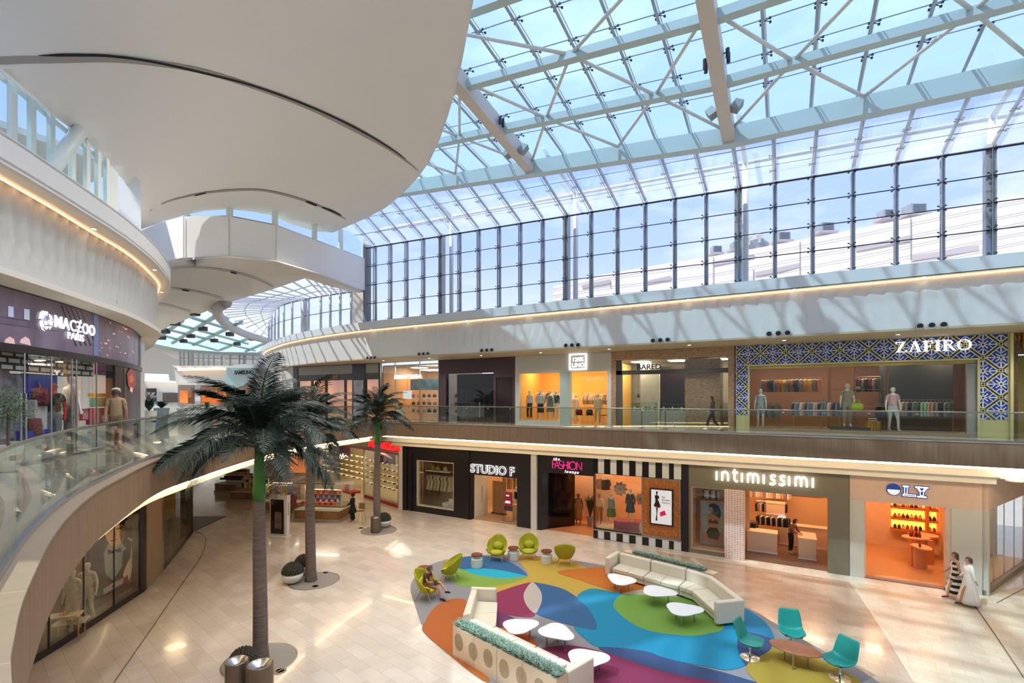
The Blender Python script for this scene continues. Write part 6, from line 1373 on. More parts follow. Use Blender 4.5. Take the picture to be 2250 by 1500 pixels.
for i, (x, z, c, l) in enumerate([(3.2, 7.2, 'e0603a', 'orange'), (3.0, 8.0, '7fb0a8', 'teal'), (2.4, 7.2, '2c3346', 'navy')]):
    hh = T('cap', l+' cap on the bronze display frame', 'cap', (x, 27.7, z)); MB().lathe([(.11, 0), (.11, .05), (.08, .11), (0, .13)], 12).build('crown', mat('cap_'+l, c, .7), hh, world=False, smooth=True); MB().box((0, -.13, .01), (.16, .12, .015)).build('peak', mat('cap_'+l), hh, world=False)
# end column and next shop
t = T('shopfront', 'bronze dressed corner shopfront at the right edge beside the gold pillar', 'shopfront', (8.3, UY, UZ))
MB().b2(j1, u_(2224), UY-.15, UY+.3, UZ, UTOP).build('gold_pillar', GOLD, t); MB().b2(u_(2226), 12, UY+.1, UY+.3, 9.3, UTOP).build('header', mat('bronze_mesh_dark', '6a5034', .5, .3, noise=.3, nscale=9), t); MB().b2(u_(2224), u_(2240), UY+.12, UY+.5, UZ, 9.3).build('bronze_jamb', mat('bronze_mesh_dark'), t)
MB().b2(u_(2243), 12, UY+.9, UY+1.0, UZ, 9.3).build('olive_back', mat('olive_gold_wall', '8a7c3c', .5), t); text('lettering', 'M', .55, mat('letter_pale', 'c9c2b4', .4), t, (u_(2246), UY+.0, 9.5), (R(90), 0, 0), .04)
fr2 = T('garland', 'golden fringe of dried grass along the right edge header', 'garland', (8.2, UY-.1, 10)); mb = MB()
for i in range(90): x = random.uniform(u_(2226), u_(2226)+1.6); mb.tube([(x, UY+.05, 10.18), (x+random.uniform(-.1, .1), UY-.1, 10.18-random.uniform(.2, .55))], .012, 3)
mb.build('grass', mat('dry_grass', 'c9932e', .7), fr2)
S(MB().b2(11, 18, UY, UY+.3, UZ, UTOP).build('wall_upper_end', WARMW))
# person walking past the bronze shop
figure('person', 'woman in dark clothes and white shoes walking past the woven column', 'person', (gX(1566, 25.1), 25.1, 6.0), R(-75), dict(knL=(.09, -.22, .52), anL=(.09, -.3, .12), toL=(.09, -.44, .08), knR=(-.09, .08, .5), anR=(-.09, .34, .12), toR=(-.09, .24, .03), wrL=(.22, .1, .93), haL=(.22, .13, .87), wrR=(-.22, -.2, .98), haR=(-.22, -.26, .93), jaw=(0, -.07, 1.56), hea=(0, -.06, 1.62), top=(0, -.05, 1.68)), SKINM, [('shirt', mat('cloth_darkbrown', '3a2620', .8)), ('trousers', mat('cloth_nearblack', '2a1c1a', .8)), ('shoes', mat('shoe_white', 'e4e0da'))], human=True, hair=(mat('hair_brown', '4a2c20', .6), .14), sc_=.97)
# ================================================================ CARPET
def carpet(col): return mat('carpet_'+col, col, .95, noise=.1, nscale=60, bump=.3, bscale=300)
RO = [(-12.73, 14.52), (-13.6, 15.8), (-14.0, 17.3), (-13.5, 18.75), (-11.95, 20.06), (-9.84, 20.85), (-7.67, 21.1), (-4.5, 20.9), (-1.25, 19.4), (-.31, 18.54), (.92, 17.3), (1.94, 16.4), (2.7, 15.0), (2.7, 13.4), (1.5, 11.7), (-1, 10.4), (-4, 10.1), (-6.9, 10.89), (-8.33, 11.42), (-9.32, 11.84), (-10.63, 12.65)]
rg = T('carpet', 'large oval lounge carpet with overlapping coloured leaf shapes on the stone floor', 'carpet', (-6, 16, 0))
pr = [Vector(p) for p in RO]; pr = smoothp(pr[-2:]+pr+pr[:2], 5)[10:-10]
MB().prism(pr, 0.0, .012).build('grey_pile', carpet('8a8583'), rg)
RP = [('b8983a', [(1133, 1219), (1200, 1225), (1250, 1231), (1290, 1248), (1330, 1275), (1390, 1300), (1450, 1320), (1268, 1318), (1200, 1330), (1085, 1330), (1075, 1292), (1030, 1289), (1100, 1285), (1158, 1267), (1150, 1245)]),
 ('2f5f86', [(1003, 1247), (1012, 1227), (1040, 1222), (1080, 1223), (1130, 1240), (1158, 1266), (1110, 1262), (1060, 1254), (1015, 1252)]), ('1aa3b8', [(1018, 1252), (1060, 1249), (1110, 1255), (1158, 1267), (1110, 1271), (1060, 1267), (1030, 1260)]),
 ('7d9c3c', [(990, 1247), (1015, 1251), (1035, 1260), (1065, 1267), (1110, 1271), (1158, 1267), (1125, 1281), (1080, 1288), (1030, 1289), (1000, 1283), (985, 1265)]),
 ('ac5c26', [(930, 1388), (935, 1365), (950, 1340), (975, 1322), (1005, 1315), (1025, 1322), (1030, 1360), (1030, 1440), (1075, 1492), (1062, 1496), (1025, 1470), (985, 1437)]),
 ('8a2d4d', [(1075, 1312), (1120, 1292), (1168, 1280), (1152, 1300), (1152, 1320), (1165, 1340), (1176, 1348), (1166, 1357), (1120, 1352), (1075, 1340)]), ('6e3a58', [(1075, 1345), (1115, 1352), (1135, 1368), (1083, 1384), (1075, 1380)]),
 ('c4622a', [(1075, 1386), (1110, 1380), (1150, 1388), (1172, 1405), (1181, 1422), (1140, 1424), (1080, 1405)]),
 ('315b80', [(1170, 1280), (1230, 1292), (1265, 1311), (1290, 1335), (1307, 1362), (1308, 1385), (1265, 1377), (1215, 1363), (1176, 1348), (1186, 1335), (1191, 1316), (1186, 1297)]), ('b5a999', [(1170, 1280), (1187, 1298), (1191, 1317), (1185, 1335), (1176, 1348), (1160, 1335), (1151, 1315), (1155, 1296)]),
 ('11809e', [(1268, 1311), (1300, 1294), (1360, 1304), (1420, 1310), (1560, 1350), (1625, 1334), (1700, 1400), (1690, 1430), (1638, 1463), (1599, 1473), (1560, 1467), (1468, 1449), (1412, 1431), (1319, 1423), (1285, 1404), (1262, 1378), (1308, 1385), (1307, 1362), (1290, 1335)]),
 ('bf6a1e', [(1225, 1257), (1285, 1249), (1340, 1249), (1420, 1285), (1415, 1297), (1370, 1306), (1330, 1294), (1280, 1277)]), ('b5a999', [(1366, 1306), (1410, 1296), (1440, 1298), (1490, 1312), (1420, 1312)]),
 ('6f953a', [(1349, 1335), (1353, 1318), (1368, 1308), (1400, 1307), (1440, 1310), (1530, 1318), (1575, 1350), (1590, 1382), (1555, 1394), (1510, 1398), (1430, 1388), (1380, 1365)]),
 ('7c2848', [(1180, 1440), (1210, 1423), (1262, 1420), (1339, 1437), (1375, 1450), (1470, 1480), (1600, 1500), (1690, 1520), (1700, 1600), (1500, 1700), (1330, 1660), (1260, 1560)]),
 ('33486c', [(1319, 1423), (1412, 1431), (1468, 1449), (1600, 1482), (1720, 1522), (1600, 1504), (1470, 1480), (1375, 1450), (1339, 1437)]),
 ('1f7496', [(1625, 1336), (1667, 1356), (1692, 1381), (1699, 1405), (1670, 1396), (1640, 1390), (1610, 1378)]), ('33486c', [(1640, 1390), (1670, 1397), (1699, 1408), (1695, 1430), (1670, 1450), (1640, 1463), (1625, 1440), (1620, 1415), (1625, 1397)]),
 ('a3882e', [(1640, 1465), (1690, 1432), (1708, 1408), (1780, 1440), (1850, 1475), (1890, 1500), (1900, 1560), (1720, 1580), (1670, 1510)])]
for i, (c, p) in enumerate(RP):
    P = [gz(x, y).to_2d() for x, y in p]; P = smoothp(P[-1:]+P+P[:2], 6)[6:-6]
    MB().prism(P, .010+.0006*i, .0135+.0012*i).build('coloured_leaf', carpet(c), rg)
# ================================================================ SEATING
LIME = mat('lime_fabric', 'a8a41c', .85, noise=.04); LIMD = mat('lime_cushion', 'b5b127', .85); LEGM = mat('satin_leg', 'cbb892', .25, .9)
def lounge_chair(label, loc, rz):
    t = T('lounge_chair', label, 'chair', loc, rz)
    na, rows = 28, []; zs = [0, .08, .2, .35, .5, .66, .82, .95, 1.02]
    def prof(s, k):   # s -1..1 round the back, k 0..1 up
        a = s*R(125); top = .42+.66*max(0, math.cos(a*.74))**.8; z = .3+(top-.3)*k; rr = .26+.17*math.sin(min(1, k*1.1)*1.5)-(.05*k if abs(s) < .5 else 0)
        lean = .16*k*max(0, math.cos(a)); return Vector((math.sin(a)*rr*1.08, math.cos(a)*rr+lean-.02, z))
    rows = [[prof(-1+2*i/na, k/8) for i in range(na+1)] for k in range(9)]
    o = MB().grid(rows).build('shell', LIME, t, smooth=True, world=False); md = o.modifiers.new('t', 'SOLIDIFY'); md.thickness = .045; md.offset = 0; b = o.modifiers.new('b', 'SUBSURF'); b.levels = 1; b.render_levels = 1
    for s in (-1, 1):
        MB().add([Vector((s*.33, -.3, .38)), Vector((s*.47, -.34, .56)), Vector((s*.44, .02, .62)), Vector((s*.34, .0, .4)), Vector((s*.29, -.3, .38)), Vector((s*.41, -.33, .58)), Vector((s*.38, .02, .62)), Vector((s*.3, 0, .4))], [(0, 1, 2, 3), (7, 6, 5, 4), (0, 4, 5, 1), (1, 5, 6, 2), (3, 2, 6, 7), (0, 3, 7, 4)]).build('armrest', LIME, t, world=False)
        for y in (-.22, .24): lg_ = MB().tube([(s*.2, y*.6, .32), (s*.33, y*1.35, 0)], .014, 8, rs=[.018, .011]).build('leg', LEGM, t, world=False); MB().box((s*.33, y*1.35, .006), (.03, .03, .012)).build('foot', BLACK, lg_, world=False)
    MB().lathe([(0, -.1), (.24, -.1), (.27, -.03), (.26, .03), (.2, .06), (0, .065)], 20, (0, -.06, .38), sx=1.12, sy=1.15).build('seat_cushion', LIMD, t, world=False, smooth=True)
    p = MB().lathe([(0, -.07), (.15, -.05), (.19, 0), (.15, .05), (0, .07)], 16).build('pillow', LIMD, t, world=False, smooth=True)
    p.rotation_euler = (R(78), 0, 0); p.location = (0, .22, .6); p.scale = (1.3, .95, 1)
    return t
lounge_chair('lime lounge chair with the seated man in it', (-11.75, 14.35, .016), R(78)); lounge_chair('lime lounge chair seen from the side next to the occupied one', (-12.15, 16.3, .016), R(-102+12))
lounge_chair('lime lounge chair between two white stools, angled towards the sofa', (-11.7, 19.35, .016), R(18)); lounge_chair('lime lounge chair facing the camera beside the striped shop window', (-10.5, 20.25, .016), R(25)); lounge_chair('lime lounge chair turned away showing its rounded back', (-8.7, 20.35, .016), R(205))
bpy.data.objects['lounge_chair'].rotation_euler.z = R(100); bpy.data.objects['lounge_chair.001'].rotation_euler.z = R(-58)
TOPB = mat('red_brown_top', '7a3c26', .35); STW = mat('stool_white', 'd9d4c6', .4)
for x, y, l in ((-13.0, 15.65, 'white side stool with red brown top behind the seated man'), (-12.0, 18.1, 'white side stool at the dark blue carpet leaf, alone in front'), (-11.05, 19.75, 'flared white side stool between the two facing lime chairs'), (-9.5, 20.1, 'white side stool between the facing lime chair and the turned one')):
    t = T('side_stool', l, 'side table', (x, y, .016)); MB().lathe([(.25, 0), (.26, .02), (.26, .36), (.24, .39), (.12, .43), (.12, .46), (.22, .5), (.22, .52)], 24).build('base', STW, t, world=False, smooth=False); MB().lathe([(0, .52), (.25, .52), (.26, .54), (.25, .57), (0, .575)], 24).build('top', TOPB, t, world=False)
LEA = mat('cream_leather', 'ddd2b8', .5); LEAD = mat('cream_leather_seam', 'b5a88c', .6)
def sofa(label, segs, arms, face=1):
    # segs: list of (back polyline, front polyline); one module per seg
    c = segs[0][0][0]; t = T('sofa', label, 'sofa', (c[0], c[1], .016))
    for bk_, fr_ in segs:
        B, F_ = [Vector(p) for p in bk_], [Vector(p) for p in fr_]
        n = max(len(B), len(F_)); 
        mid = [b.lerp(f, .24) for b, f in zip(B, F_)]
        o = MB().prism(B+[b.lerp(f, .96) for b, f in zip(B, F_)][::-1], .1, .29).build('base', LEA, t); 
        o = MB().prism(B+[m for m in mid][::-1], .12, .86).build('backrest', LEA, t); bv = o.modifiers.new('b', 'BEVEL'); bv.width = .055; bv.segments = 3
        for k in range(len(B)-1):   # seat cushions, two per straight
            for h in (0, .5):
                q = [mid[k].lerp(mid[k+1], h+.004), mid[k].lerp(mid[k+1], h+.496), F_[k].lerp(F_[k+1], h+.496), F_[k].lerp(F_[k+1], h+.004)]
                o = MB().prism(q, .28, .44).build('seat_cushion', LEA, t); bv = o.modifiers.new('b', 'BEVEL'); bv.width = .025; bv.segments = 2
        for b in (B[0], B[-1]):
            f = F_[0] if b is B[0] else F_[-1]
            for w_ in (.12, .88): q = b.lerp(f, w_); MB().tube([(q.x, q.y, .016), (q.x, q.y, .1)], .02, 6).build('leg', STEEL, t)
    for a, b, d in arms:
        a, b = Vector(a), Vector(b); o = MB().thickwall([a, b], .1, .84, d).build('armrest', LEA, t); bv = o.modifiers.new('b', 'BEVEL'); bv.width = .045; bv.segments = 3
    return t
def lp(a, b, t_): return (a[0]+(b[0]-a[0])*t_, a[1]+(b[1]-a[1])*t_)
A0, A1, A2, A3 = (-6.2, 20.75), (-3.35, 20.12), (-2.35, 19.65), (-1.2, 17.95)
f0_, f1_, f2_, f3_ = (-6.3, 19.78), (-3.5, 19.1), (-2.98, 18.9), (-1.95, 17.35)
sofa('long cream leather sectional sofa curving round the green carpet circle', [([A0, lp(A0, A1, .49)], [f0_, lp(f0_, f1_, .49)]), ([lp(A0, A1, .5), A1], [lp(f0_, f1_, .5), f1_]), ([lp(A0, A1, 1.005), A2, A3], [lp(f0_, f1_, 1.01), f2_, f3_])], [((-6.25, 20.85), (-6.42, 19.75), -.2), ((-1.14, 17.9), (-1.92, 17.2), -.2)])
B0, B1, B2, B3 = (-9.62, 14.15), (-8.72, 12.35), (-8.35, 12.15), (-4.85, 11.2)
g0_, g1_, g2_, g3_ = (-8.75, 14.5), (-7.95, 13.1), (-7.85, 12.95), (-4.6, 12.05)
sofa('cream leather sectional sofa in front of the perforated planter, facing away', [([B0, B1], [g0_, g1_]), ([B2, lp(B2, B3, .5)], [g2_, lp(g2_, g3_, .5)]), ([lp(B2, B3, .51), B3], [lp(g2_, g3_, .51), g3_])], [((-9.7, 14.22), (-8.85, 14.58), .18), ((-4.82, 11.12), (-4.5, 12.1), -.2)])
tfix = MB().prism([(-8.74, 12.37), (-8.3, 12.1), (-7.9, 12.98), (-8.0, 13.12)], .1, .43).build('corner_seat', LEA, bpy.data.objects['sofa.001'])
PLF = mat('planter_cream', 'd9bf9f', .5); PERF = mat('perforation_tan', 'a58a68', .7)
def planter(label, quad, h, leafn, disks=True, z=.0):
    Q = [Vector(p) for p in quad]; t = T('planter', label, 'planter', (Q[0].x, Q[0].y, z)); MB().prism(Q, z, h).build('box', PLF, t)
    a, b = Q[0], Q[1]; d = (b-a).normalized(); n = Vector((d.y, -d.x)); L_ = (b-a).length
    if disks:
        m = MB()
        for k in range(7):
            s = .28+k*.62
            if s > L_-.2: break
            cz = .5-.04*(k % 2); c = a+d*s
            for ri in range(6):
                for j in range(max(1, ri*6)):
                    an = 2*math.pi*j/max(1, ri*6)+ri; rr = ri*.043; x, zz = rr*math.cos(an)*.8, rr*math.sin(an)*1.05
                    p = c+d*x+n*.004; m.box((p.x, p.y, cz+zz), (.022, .006, .03), math.atan2(d.y, d.x))
        m.build('perforation', PERF, t)
        for s in (.93, 1.86, 2.8): p = a+d*s+n*.002; MB().box((p.x, p.y, h*.5), (.012, .004, h-.04), math.atan2(d.y, d.x)).build('seam', PERF, t)
    lf = MB()
    for i in range(leafn):
        u_0, v_0 = random.random(), random.random(); p = Q[0].lerp(Q[1], u_0).lerp(Q[3].lerp(Q[2], u_0), .1+.8*v_0); an = random.uniform(0, 6.28); dd = Vector((math.cos(an), math.sin(an), 0)); s_ = Vector((-dd.y, dd.x, 0))*.016
        l = random.uniform(.07, .15); b0 = Vector((p.x, p.y, h-.03)); b1 = b0+Vector((0, 0, random.uniform(.04, .1)))+dd*.02; lf.add([b0, b1-s_, b1+dd*l+Vector((0, 0, l*.5)), b1+s_], [(0, 1, 2, 3)])
    tag(lf.build('succulent_leaves', mat('succulent_green', '8aa38c', .7, noise=.25, nscale=30), t), kind='stuff')
    return t
planter('cream perforated planter box of grey green succulents behind the near sofa', [(-8.5, 11.54), (-4.73, 10.55), (-4.62, 10.95), (-8.42, 11.98)], .89, 3800)
planter('planter box of grey green succulents behind the far curved sofa', [(-2.35, 19.82), (-2.2, 20.2), (-6.05, 21.2), (-6.15, 20.87)][:4], .86, 2000, False)
WT = mat('white_tabletop', 'eef0ee', .25)
def ctable(label, c, rz, s=1, m=WT, h=.46, oval=False):
    t = T('coffee_table', label, 'table', (c[0], c[1], .02), rz)
    pts = []
    for k in range(40):
        a = 2*math.pi*k/40; r_ = .5*(1+.13*math.cos(3*a)) if not oval else .5
        pts.append((r_*math.cos(a)*(1.15 if not oval else 1.35)*s, r_*math.sin(a)*(.95 if not oval else .82)*s))
    o = MB().prism(pts, h-.03, h).build('tabletop', m, t, world=False); bv = o.modifiers.new('b', 'BEVEL'); bv.width = .008
    for k in range(3):
        a = 2*math.pi*k/3+(.0 if not oval else .5); lg_ = MB().tube([(math.cos(a)*.34*s, math.sin(a)*.3*s, 0), (math.cos(a)*.34*s, math.sin(a)*.3*s, h-.03)], .025, 10).build('leg', STEEL, t, world=False); MB().tube([(math.cos(a)*.34*s, math.sin(a)*.3*s, 0), (math.cos(a)*.34*s, math.sin(a)*.3*s, .02)], .034, 10).build('foot', STEEL, lg_, world=False)
    return t
for i, (c, rz, l) in enumerate([((-5.58, 18.62), 2.6, 'white pebble shaped coffee table on the orange carpet leaf'), ((-4.04, 18.15), .2, 'white pebble shaped coffee table straddling the green circle, middle of the far three'), ((-2.95, 17.05), .5, 'white pebble shaped coffee table wholly on the green carpet circle'), ((-7.2, 13.3), .9, 'white pebble shaped coffee table nearest the cream sofa corner'), ((-6.05, 13.5), -.3, 'white pebble shaped coffee table between the other two by the near sofa'), ((-4.7, 12.55), .6, 'largest looking white coffee table beside the near sofa armrest')]): ctable(l, c, rz, 1.03 if i < 3 else .98)
ctable('oval walnut coffee table between the teal swivel chairs', (.27, 15.86), -.15, .98, mat('walnut', '9a5b3c', .35, noise=.2, nscale=5, stretch=(1, 6, 1)), .5, True)
TEAL = mat('teal_leather', '128577', .45)
def swivel(label, loc, rz):
    t = T('swivel_chair', label, 'chair', loc, rz); rows = []
    prof_ = [(-.36, .43, .2), (-.3, .41, .3), (-.12, .4, .34), (.08, .4, .33), (.2, .44, .31), (.27, .56, .3), (.33, .74, .29), (.4, .93, .27), (.43, 1.02, .24)]
    for i, (y, z, w_) in enumerate(prof_):
        wing = .1 if i < 5 else (.06 if i < 7 else .02)
        rows.append([Vector((w_*s*(1.12 if abs(s) == 1 else 1), y-(.03*abs(s) if i >= 5 else 0), z+wing*abs(s)**3)) for s in (-1, -.8, -.45, 0, .45, .8, 1)])
    o = MB().grid(rows).build('shell', TEAL, t, smooth=True, world=False); md = o.modifiers.new('t', 'SOLIDIFY'); md.thickness = .06; md.offset = -1; b = o.modifiers.new('b', 'SUBSURF'); b.levels = 2; b.render_levels = 2
    o = MB().prism([(-.24, -.3), (.24, -.3), (.25, .16), (-.25, .16)], .43, .48).build('seat_cushion', TEAL, t, world=False); bv = o.modifiers.new('b', 'BEVEL'); bv.width = .03; bv.segments = 3
    MB().tube([(0, 0, .02), (0, 0, .38)], .03, 12).build('pedestal', CHROME, t, world=False, smooth=True); MB().lathe([(0, 0), (.26, 0), (.26, .012), (.05, .025), (0, .025)], 32).build('disc_base', CHROME, t, world=False)
    return t
swivel('teal swivel chair beside the cream sofa end, seen from the side', (-.87, 15.65, .03), R(-72)+R(140)); swivel('teal swivel chair behind the oval table, facing the camera', (.2, 16.95, .0), R(0)); swivel('teal swivel chair at the carpet edge furthest from the sofa', (1.31, 15.7, .03), R(-40))
bpy.data.objects['swivel_chair'].rotation_euler.z = R(75); bpy.data.objects['swivel_chair.001'].rotation_euler.z = R(12); bpy.data.objects['swivel_chair.001'].location.z = .016
# ================================================================ PALMS
TRK = mat('palm_trunk', '6c5e54', .85, noise=.25, nscale=9, stretch=(.35, .35, 3), bump=.9, bscale=9); GRN = mat('crownshaft_green', '2c6a22', .55, noise=.15, nscale=5); FRD = mat('frond_green', '26352a', .5, noise=.35, nscale=6); RAC = mat('frond_stem', '3a4a2c', .5)
def frond_mesh(seed, L_=2.7, droop=1.0, nl=62):
    rnd = random.Random(seed); mb = MB(); pts = []; N_ = 16
    for i in range(N_+1):
        t_ = i/N_; x = L_*(t_-.1*droop*t_**3); z = L_*(.62*t_-1.02*droop*t_**2.1); pts.append(Vector((x, .12*math.sin(t_*3+seed)*t_, z)))
    mb.tube(pts, .02, 5, rs=[.03*(1-t/N_)+.004 for t in range(N_+1)]); mb.mi = 1
    for i in range(nl):
        t_ = .12+.88*i/nl; k = t_*N_; j = min(int(k), N_-1); p = pts[j].lerp(pts[j+1], k-j); d = (pts[j+1]-pts[j]).normalized(); sd = Vector((0, 1, 0))
        ll = (.62*math.sin(math.pi*min(1, t_*.9+.12))**.7+.06)*rnd.uniform(.85, 1.1)*L_/2.7
        for s in (-1, 1):
            dr = (sd*s*.78+d*.62+Vector((0, 0, rnd.uniform(-.05, .3)))).normalized(); e = p+dr*ll+Vector((0, 0, -ll*.42*rnd.uniform(.7, 1.5))); m_ = p+dr*ll*.5+Vector((0, 0, -ll*.03)); w_ = d*.016
            mb.add([p-w_*.6, m_-w_, e, m_+w_, p+w_*.6], [(0, 1, 2, 3, 4)])
    return mb
fm_ = []
def palm(label, loc, zt, zg, r0, crown, nf, Ls, seed):
    rnd = random.Random(seed); t = T('palm_tree', label, 'palm tree', loc); n = 60; mb = MB(); pts, rs = [], []
    for i in range(n*2+1):
        z = zt*i/(n*2); f = z/zt; pts.append(Vector((.03*math.sin(f*4+seed), 0, z))); rs.append(r0*(1.12-.25*f if f > .08 else 1.3-2.2*f)*(1+.02*(i % 2)))
    mb.tube(pts, 1, 18, rs=rs); mb.build('trunk', TRK, t, world=False, smooth=True)
    z0 = zt; mb = MB(); mb.tube([Vector((.03*math.sin(4+seed), 0, z0+(zg-z0)*k/6)) for k in range(7)], 1, 16, rs=[r0*.86*x for x in (1, 1.12, 1.05, .95, .85, .78, .7)]); mb.build('crownshaft', GRN, t, world=False, smooth=True)
    for k in range(nf):
        f = (k+.5)/nf; el = R(84)*(1-f)**1.0+R(8)*f; az = k*2.39996+rnd.uniform(-.2, .2); v = k % 6
        cf = math.cos(az)*-loc[0]/Vector(loc[:2]).length+math.sin(az)*-loc[1]/Vector(loc[:2]).length
        if f > .5 and cf < .45: el -= R(34)*(f-.4)
        key = (v, round(Ls, 1))
        if key not in FMC:
            o = frond_mesh(v, Ls, .58+.1*v).build('frond', [RAC, FRD], t, world=False); FMC[key] = o.data
        else: o = bpy.data.objects.new('frond', FMC[key]); C.objects.link(o); o.parent = t
        s = crown*rnd.uniform(.85, 1.08); o.scale = (s, s*rnd.choice((-1, 1)), s); o.rotation_euler = (rnd.uniform(-.25, .25), -(el-R(20)), az); o.location = (0, 0, zg-.05+.35*(1-f))
    return t
FMC = {}
palm('nearest and largest palm tree with green crownshaft beside the two bins', (-13.29, 8.65, 0), 4.6, 6.15, .185, 1.0, 38, 2.7, 1)
palm('middle palm tree standing beside the white bowl with a round shrub', (-17.15, 13.39, 0), 4.9, 6.1, .19, .88, 30, 2.7, 2)
palm('farthest palm tree in front of the red shoe shop', (-20.28, 20.31, 0), 4.95, 6.3, .19, .82, 28, 2.7, 3)
PD = mat('tree_grate', '8f877d', .6)
for x, y, l in ((-13.2, 8.6, 'nearest'), (-17.0, 13.45, 'middle'), (-20.2, 20.35, 'farthest')):
    t = T('tree_grate', 'grey round floor disc under the %s palm' % l, 'tree grate', (x, y, 0)); MB().lathe([(0, .012), (.95, .012), (.97, 0)], 40).build('disc', PD, t, world=False); MB().lathe([(.95, .0), (.97, .014), (1.0, .014), (1.0, 0)], 40).build('rim', STEEL, t, world=False)
for (x, y), l in zip([(716, 1258), (693, 1288), (632, 1275), (615, 1474), (793, 1160), (826, 1171), (855, 1155)], ['right of the middle palm', 'in front of the middle palm', 'left of the white bowl', 'right of the two large bins', 'left of the small bin', 'in front of the small bin', 'right of the farthest palm']):
    t = T('floor_uplight', 'small round floor uplight '+l, 'floor light', gz(x, y)); MB().lathe([(0, .012), (.11, .012)], 20).build('lens', NOZ, t, world=False); MB().lathe([(.11, .0), (.11, .016), (.17, .014), (.17, 0)], 20).build('rim', mat('uplight_rim', 'a8927a', .4, .5), t, world=False)
BIN = mat('bin_taupe', '6a5a4c', .35, .4)
def bin_(c, h, r, label):
    t = T('waste_bin', label, 'bin', (c[0], c[1], .014)); MB().lathe([(r*.96, 0), (r, .03), (r, h), (r*.93, h), (r*.9, h-.03), (r*.35, h-.16), (0, h-.17)], 32).build('body', BIN, t, world=False, smooth=False); MB().lathe([(r*.93, h-.012), (r*.96, h+.012), (r*.88, h+.006), (r*.4, h-.13)], 32).build('funnel_lid', STEEL, t, world=False, smooth=True); MB().box((0, -r*.999, h*.5), (.008, .012, h*.9)).build('seam', BLACK, t, world=False)
bin_((-12.12, 7.27), .9, .27, 'left of the two large taupe bins, with green edged opening'); bin_((-11.47, 7.47), .9, .31, 'right of the two large taupe bins, the wider one'); bin_((-20.05, 19.95), .85, .27, 'small looking taupe bin beside the farthest palm')
def shrub(c, r, label, z=0):
    t = T('potted_shrub', label, 'potted shrub', (c[0], c[1], .014)); MB().lathe([(r*.35, 0), (r*.75, r*.22), (r*.97, r*.62), (r, r*.95), (r*.9, r*.95), (0, r*.9)], 28).build('bowl', STW, t, world=False, smooth=True)
    m = MB(); k = 0
    for i in range(9):
        ph = .1+1.4*i/8; n = max(1, int(24*math.cos(ph)))
        for j in range(n):
            a = 2*math.pi*(j+.5*(i % 2))/n; p = Vector((math.cos(a)*math.cos(ph), math.sin(a)*math.cos(ph), math.sin(ph)))*r*.93+Vector((0, 0, r)); m.lathe([(0, -.05*r/.35), (.048*r/.35, 0), (0, .055*r/.35)], 6, p)
    m.lathe([(0, r*.95), (r*.9, r), (r*.84, r*1.45), (r*.5, r*1.75), (0, r*1.86)], 16); m.build('foliage', mat('boxwood_dark', '3c3626', .8, noise=.3, nscale=14), t, world=False); return t
shrub((-17.55, 12.85), .42, 'white bowl with round dark shrub in front of the middle palm'); shrub((-18.0, 13.75), .42, 'white bowl with round dark shrub hidden behind the middle palm trunk'); shrub((-20.45, 21.0), .42, 'white bowl with round dark shrub behind the farthest palm'); shrub((-12.95, 7.95), .36, 'round dark shrub squeezed behind the two large bins')
# ================================================================ PEOPLE
SEAT = dict(pel=(0, .06, .46), spi=(0, .12, .62), che=(0, .13, .8), neb=(0, .06, .94), nec=(0, .02, 1.0), jaw=(0, -.04, 1.04), hea=(0, -.05, 1.11), top=(0, -.04, 1.17), shL=(.165, .08, .9), shR=(-.165, .08, .9), elL=(.22, -.04, .68), wrL=(.1, -.26, .62), haL=(.05, -.31, .62), elR=(-.22, -.04, .68), wrR=(-.1, -.26, .62), haR=(-.05, -.31, .62), hiL=(.1, .02, .46), hiR=(-.1, .02, .46), knL=(.08, -.42, .6), anL=(-.06, -.75, .36), toL=(-.08, -.9, .34), knR=(-.12, -.42, .5), anR=(-.12, -.56, .1), toR=(-.12, -.72, .04))
figure('person', 'seated man in a brown shirt and khaki shorts with crossed legs looking down', 'person', (-11.72, 14.42, .02), R(100), SEAT, SKINM, [('tee', mat('cloth_maroon', '5e3226', .85)), ('shorts', mat('cloth_khaki2', '8c6c48', .85)), ('shoes', mat('shoe_black', '15141a'))], human=True, hair=(mat('hair_grey', '4a4040', .7), 0))
tt = T('phone', 'dark phone held in the seated man\'s hands', 'phone', (-11.36, 14.36, .68), R(100)); MB().box((0, 0, 0), (.2, .14, .015), M=Matrix.Rotation(R(50), 3, 'X')).build('case', BLACK, tt, world=False); MB().box((0, .0, .01), (.18, .12, .004), M=Matrix.Rotation(R(50), 3, 'X')).build('screen', mat('phone_screen', '20242c', .1), tt, world=False)
WK = dict(knL=(.09, -.2, .52), anL=(.09, -.3, .12), toL=(.09, -.44, .07), knR=(-.09, .05, .5), anR=(-.09, .28, .13), toR=(-.09, .18, .04), wrL=(.22, .1, .93), haL=(.22, .13, .87), wrR=(-.22, -.18, .96), haR=(-.22, -.24, .92))
DRW = _pat('2a2420-d9cfc0') if False else mat('stripe_dress', 'e6dccb', .85)
p_ = gz(2098, 1316); figure('person', 'woman in a black and cream banded dress walking beside the woman in white', 'person', (p_.x, p_.y, .014), R(-75), WK, SKINM, [('dress', tilemat('banded_dress', ['1c1816', '1c1816'], 30, .21, 0, .8, 'e2d6c4', off=0, msize=.055), 1.44, .25, .34), ('shoes', mat('shoe_brown', '5a3a2a'))], human=True, hair=(mat('hair_brown'), .12))
m = MC['banded_dress']; [n for n in m.node_tree.nodes if n.type == 'MAPPING'][0].inputs['Rotation'].default_value = (R(90), 0, 0)
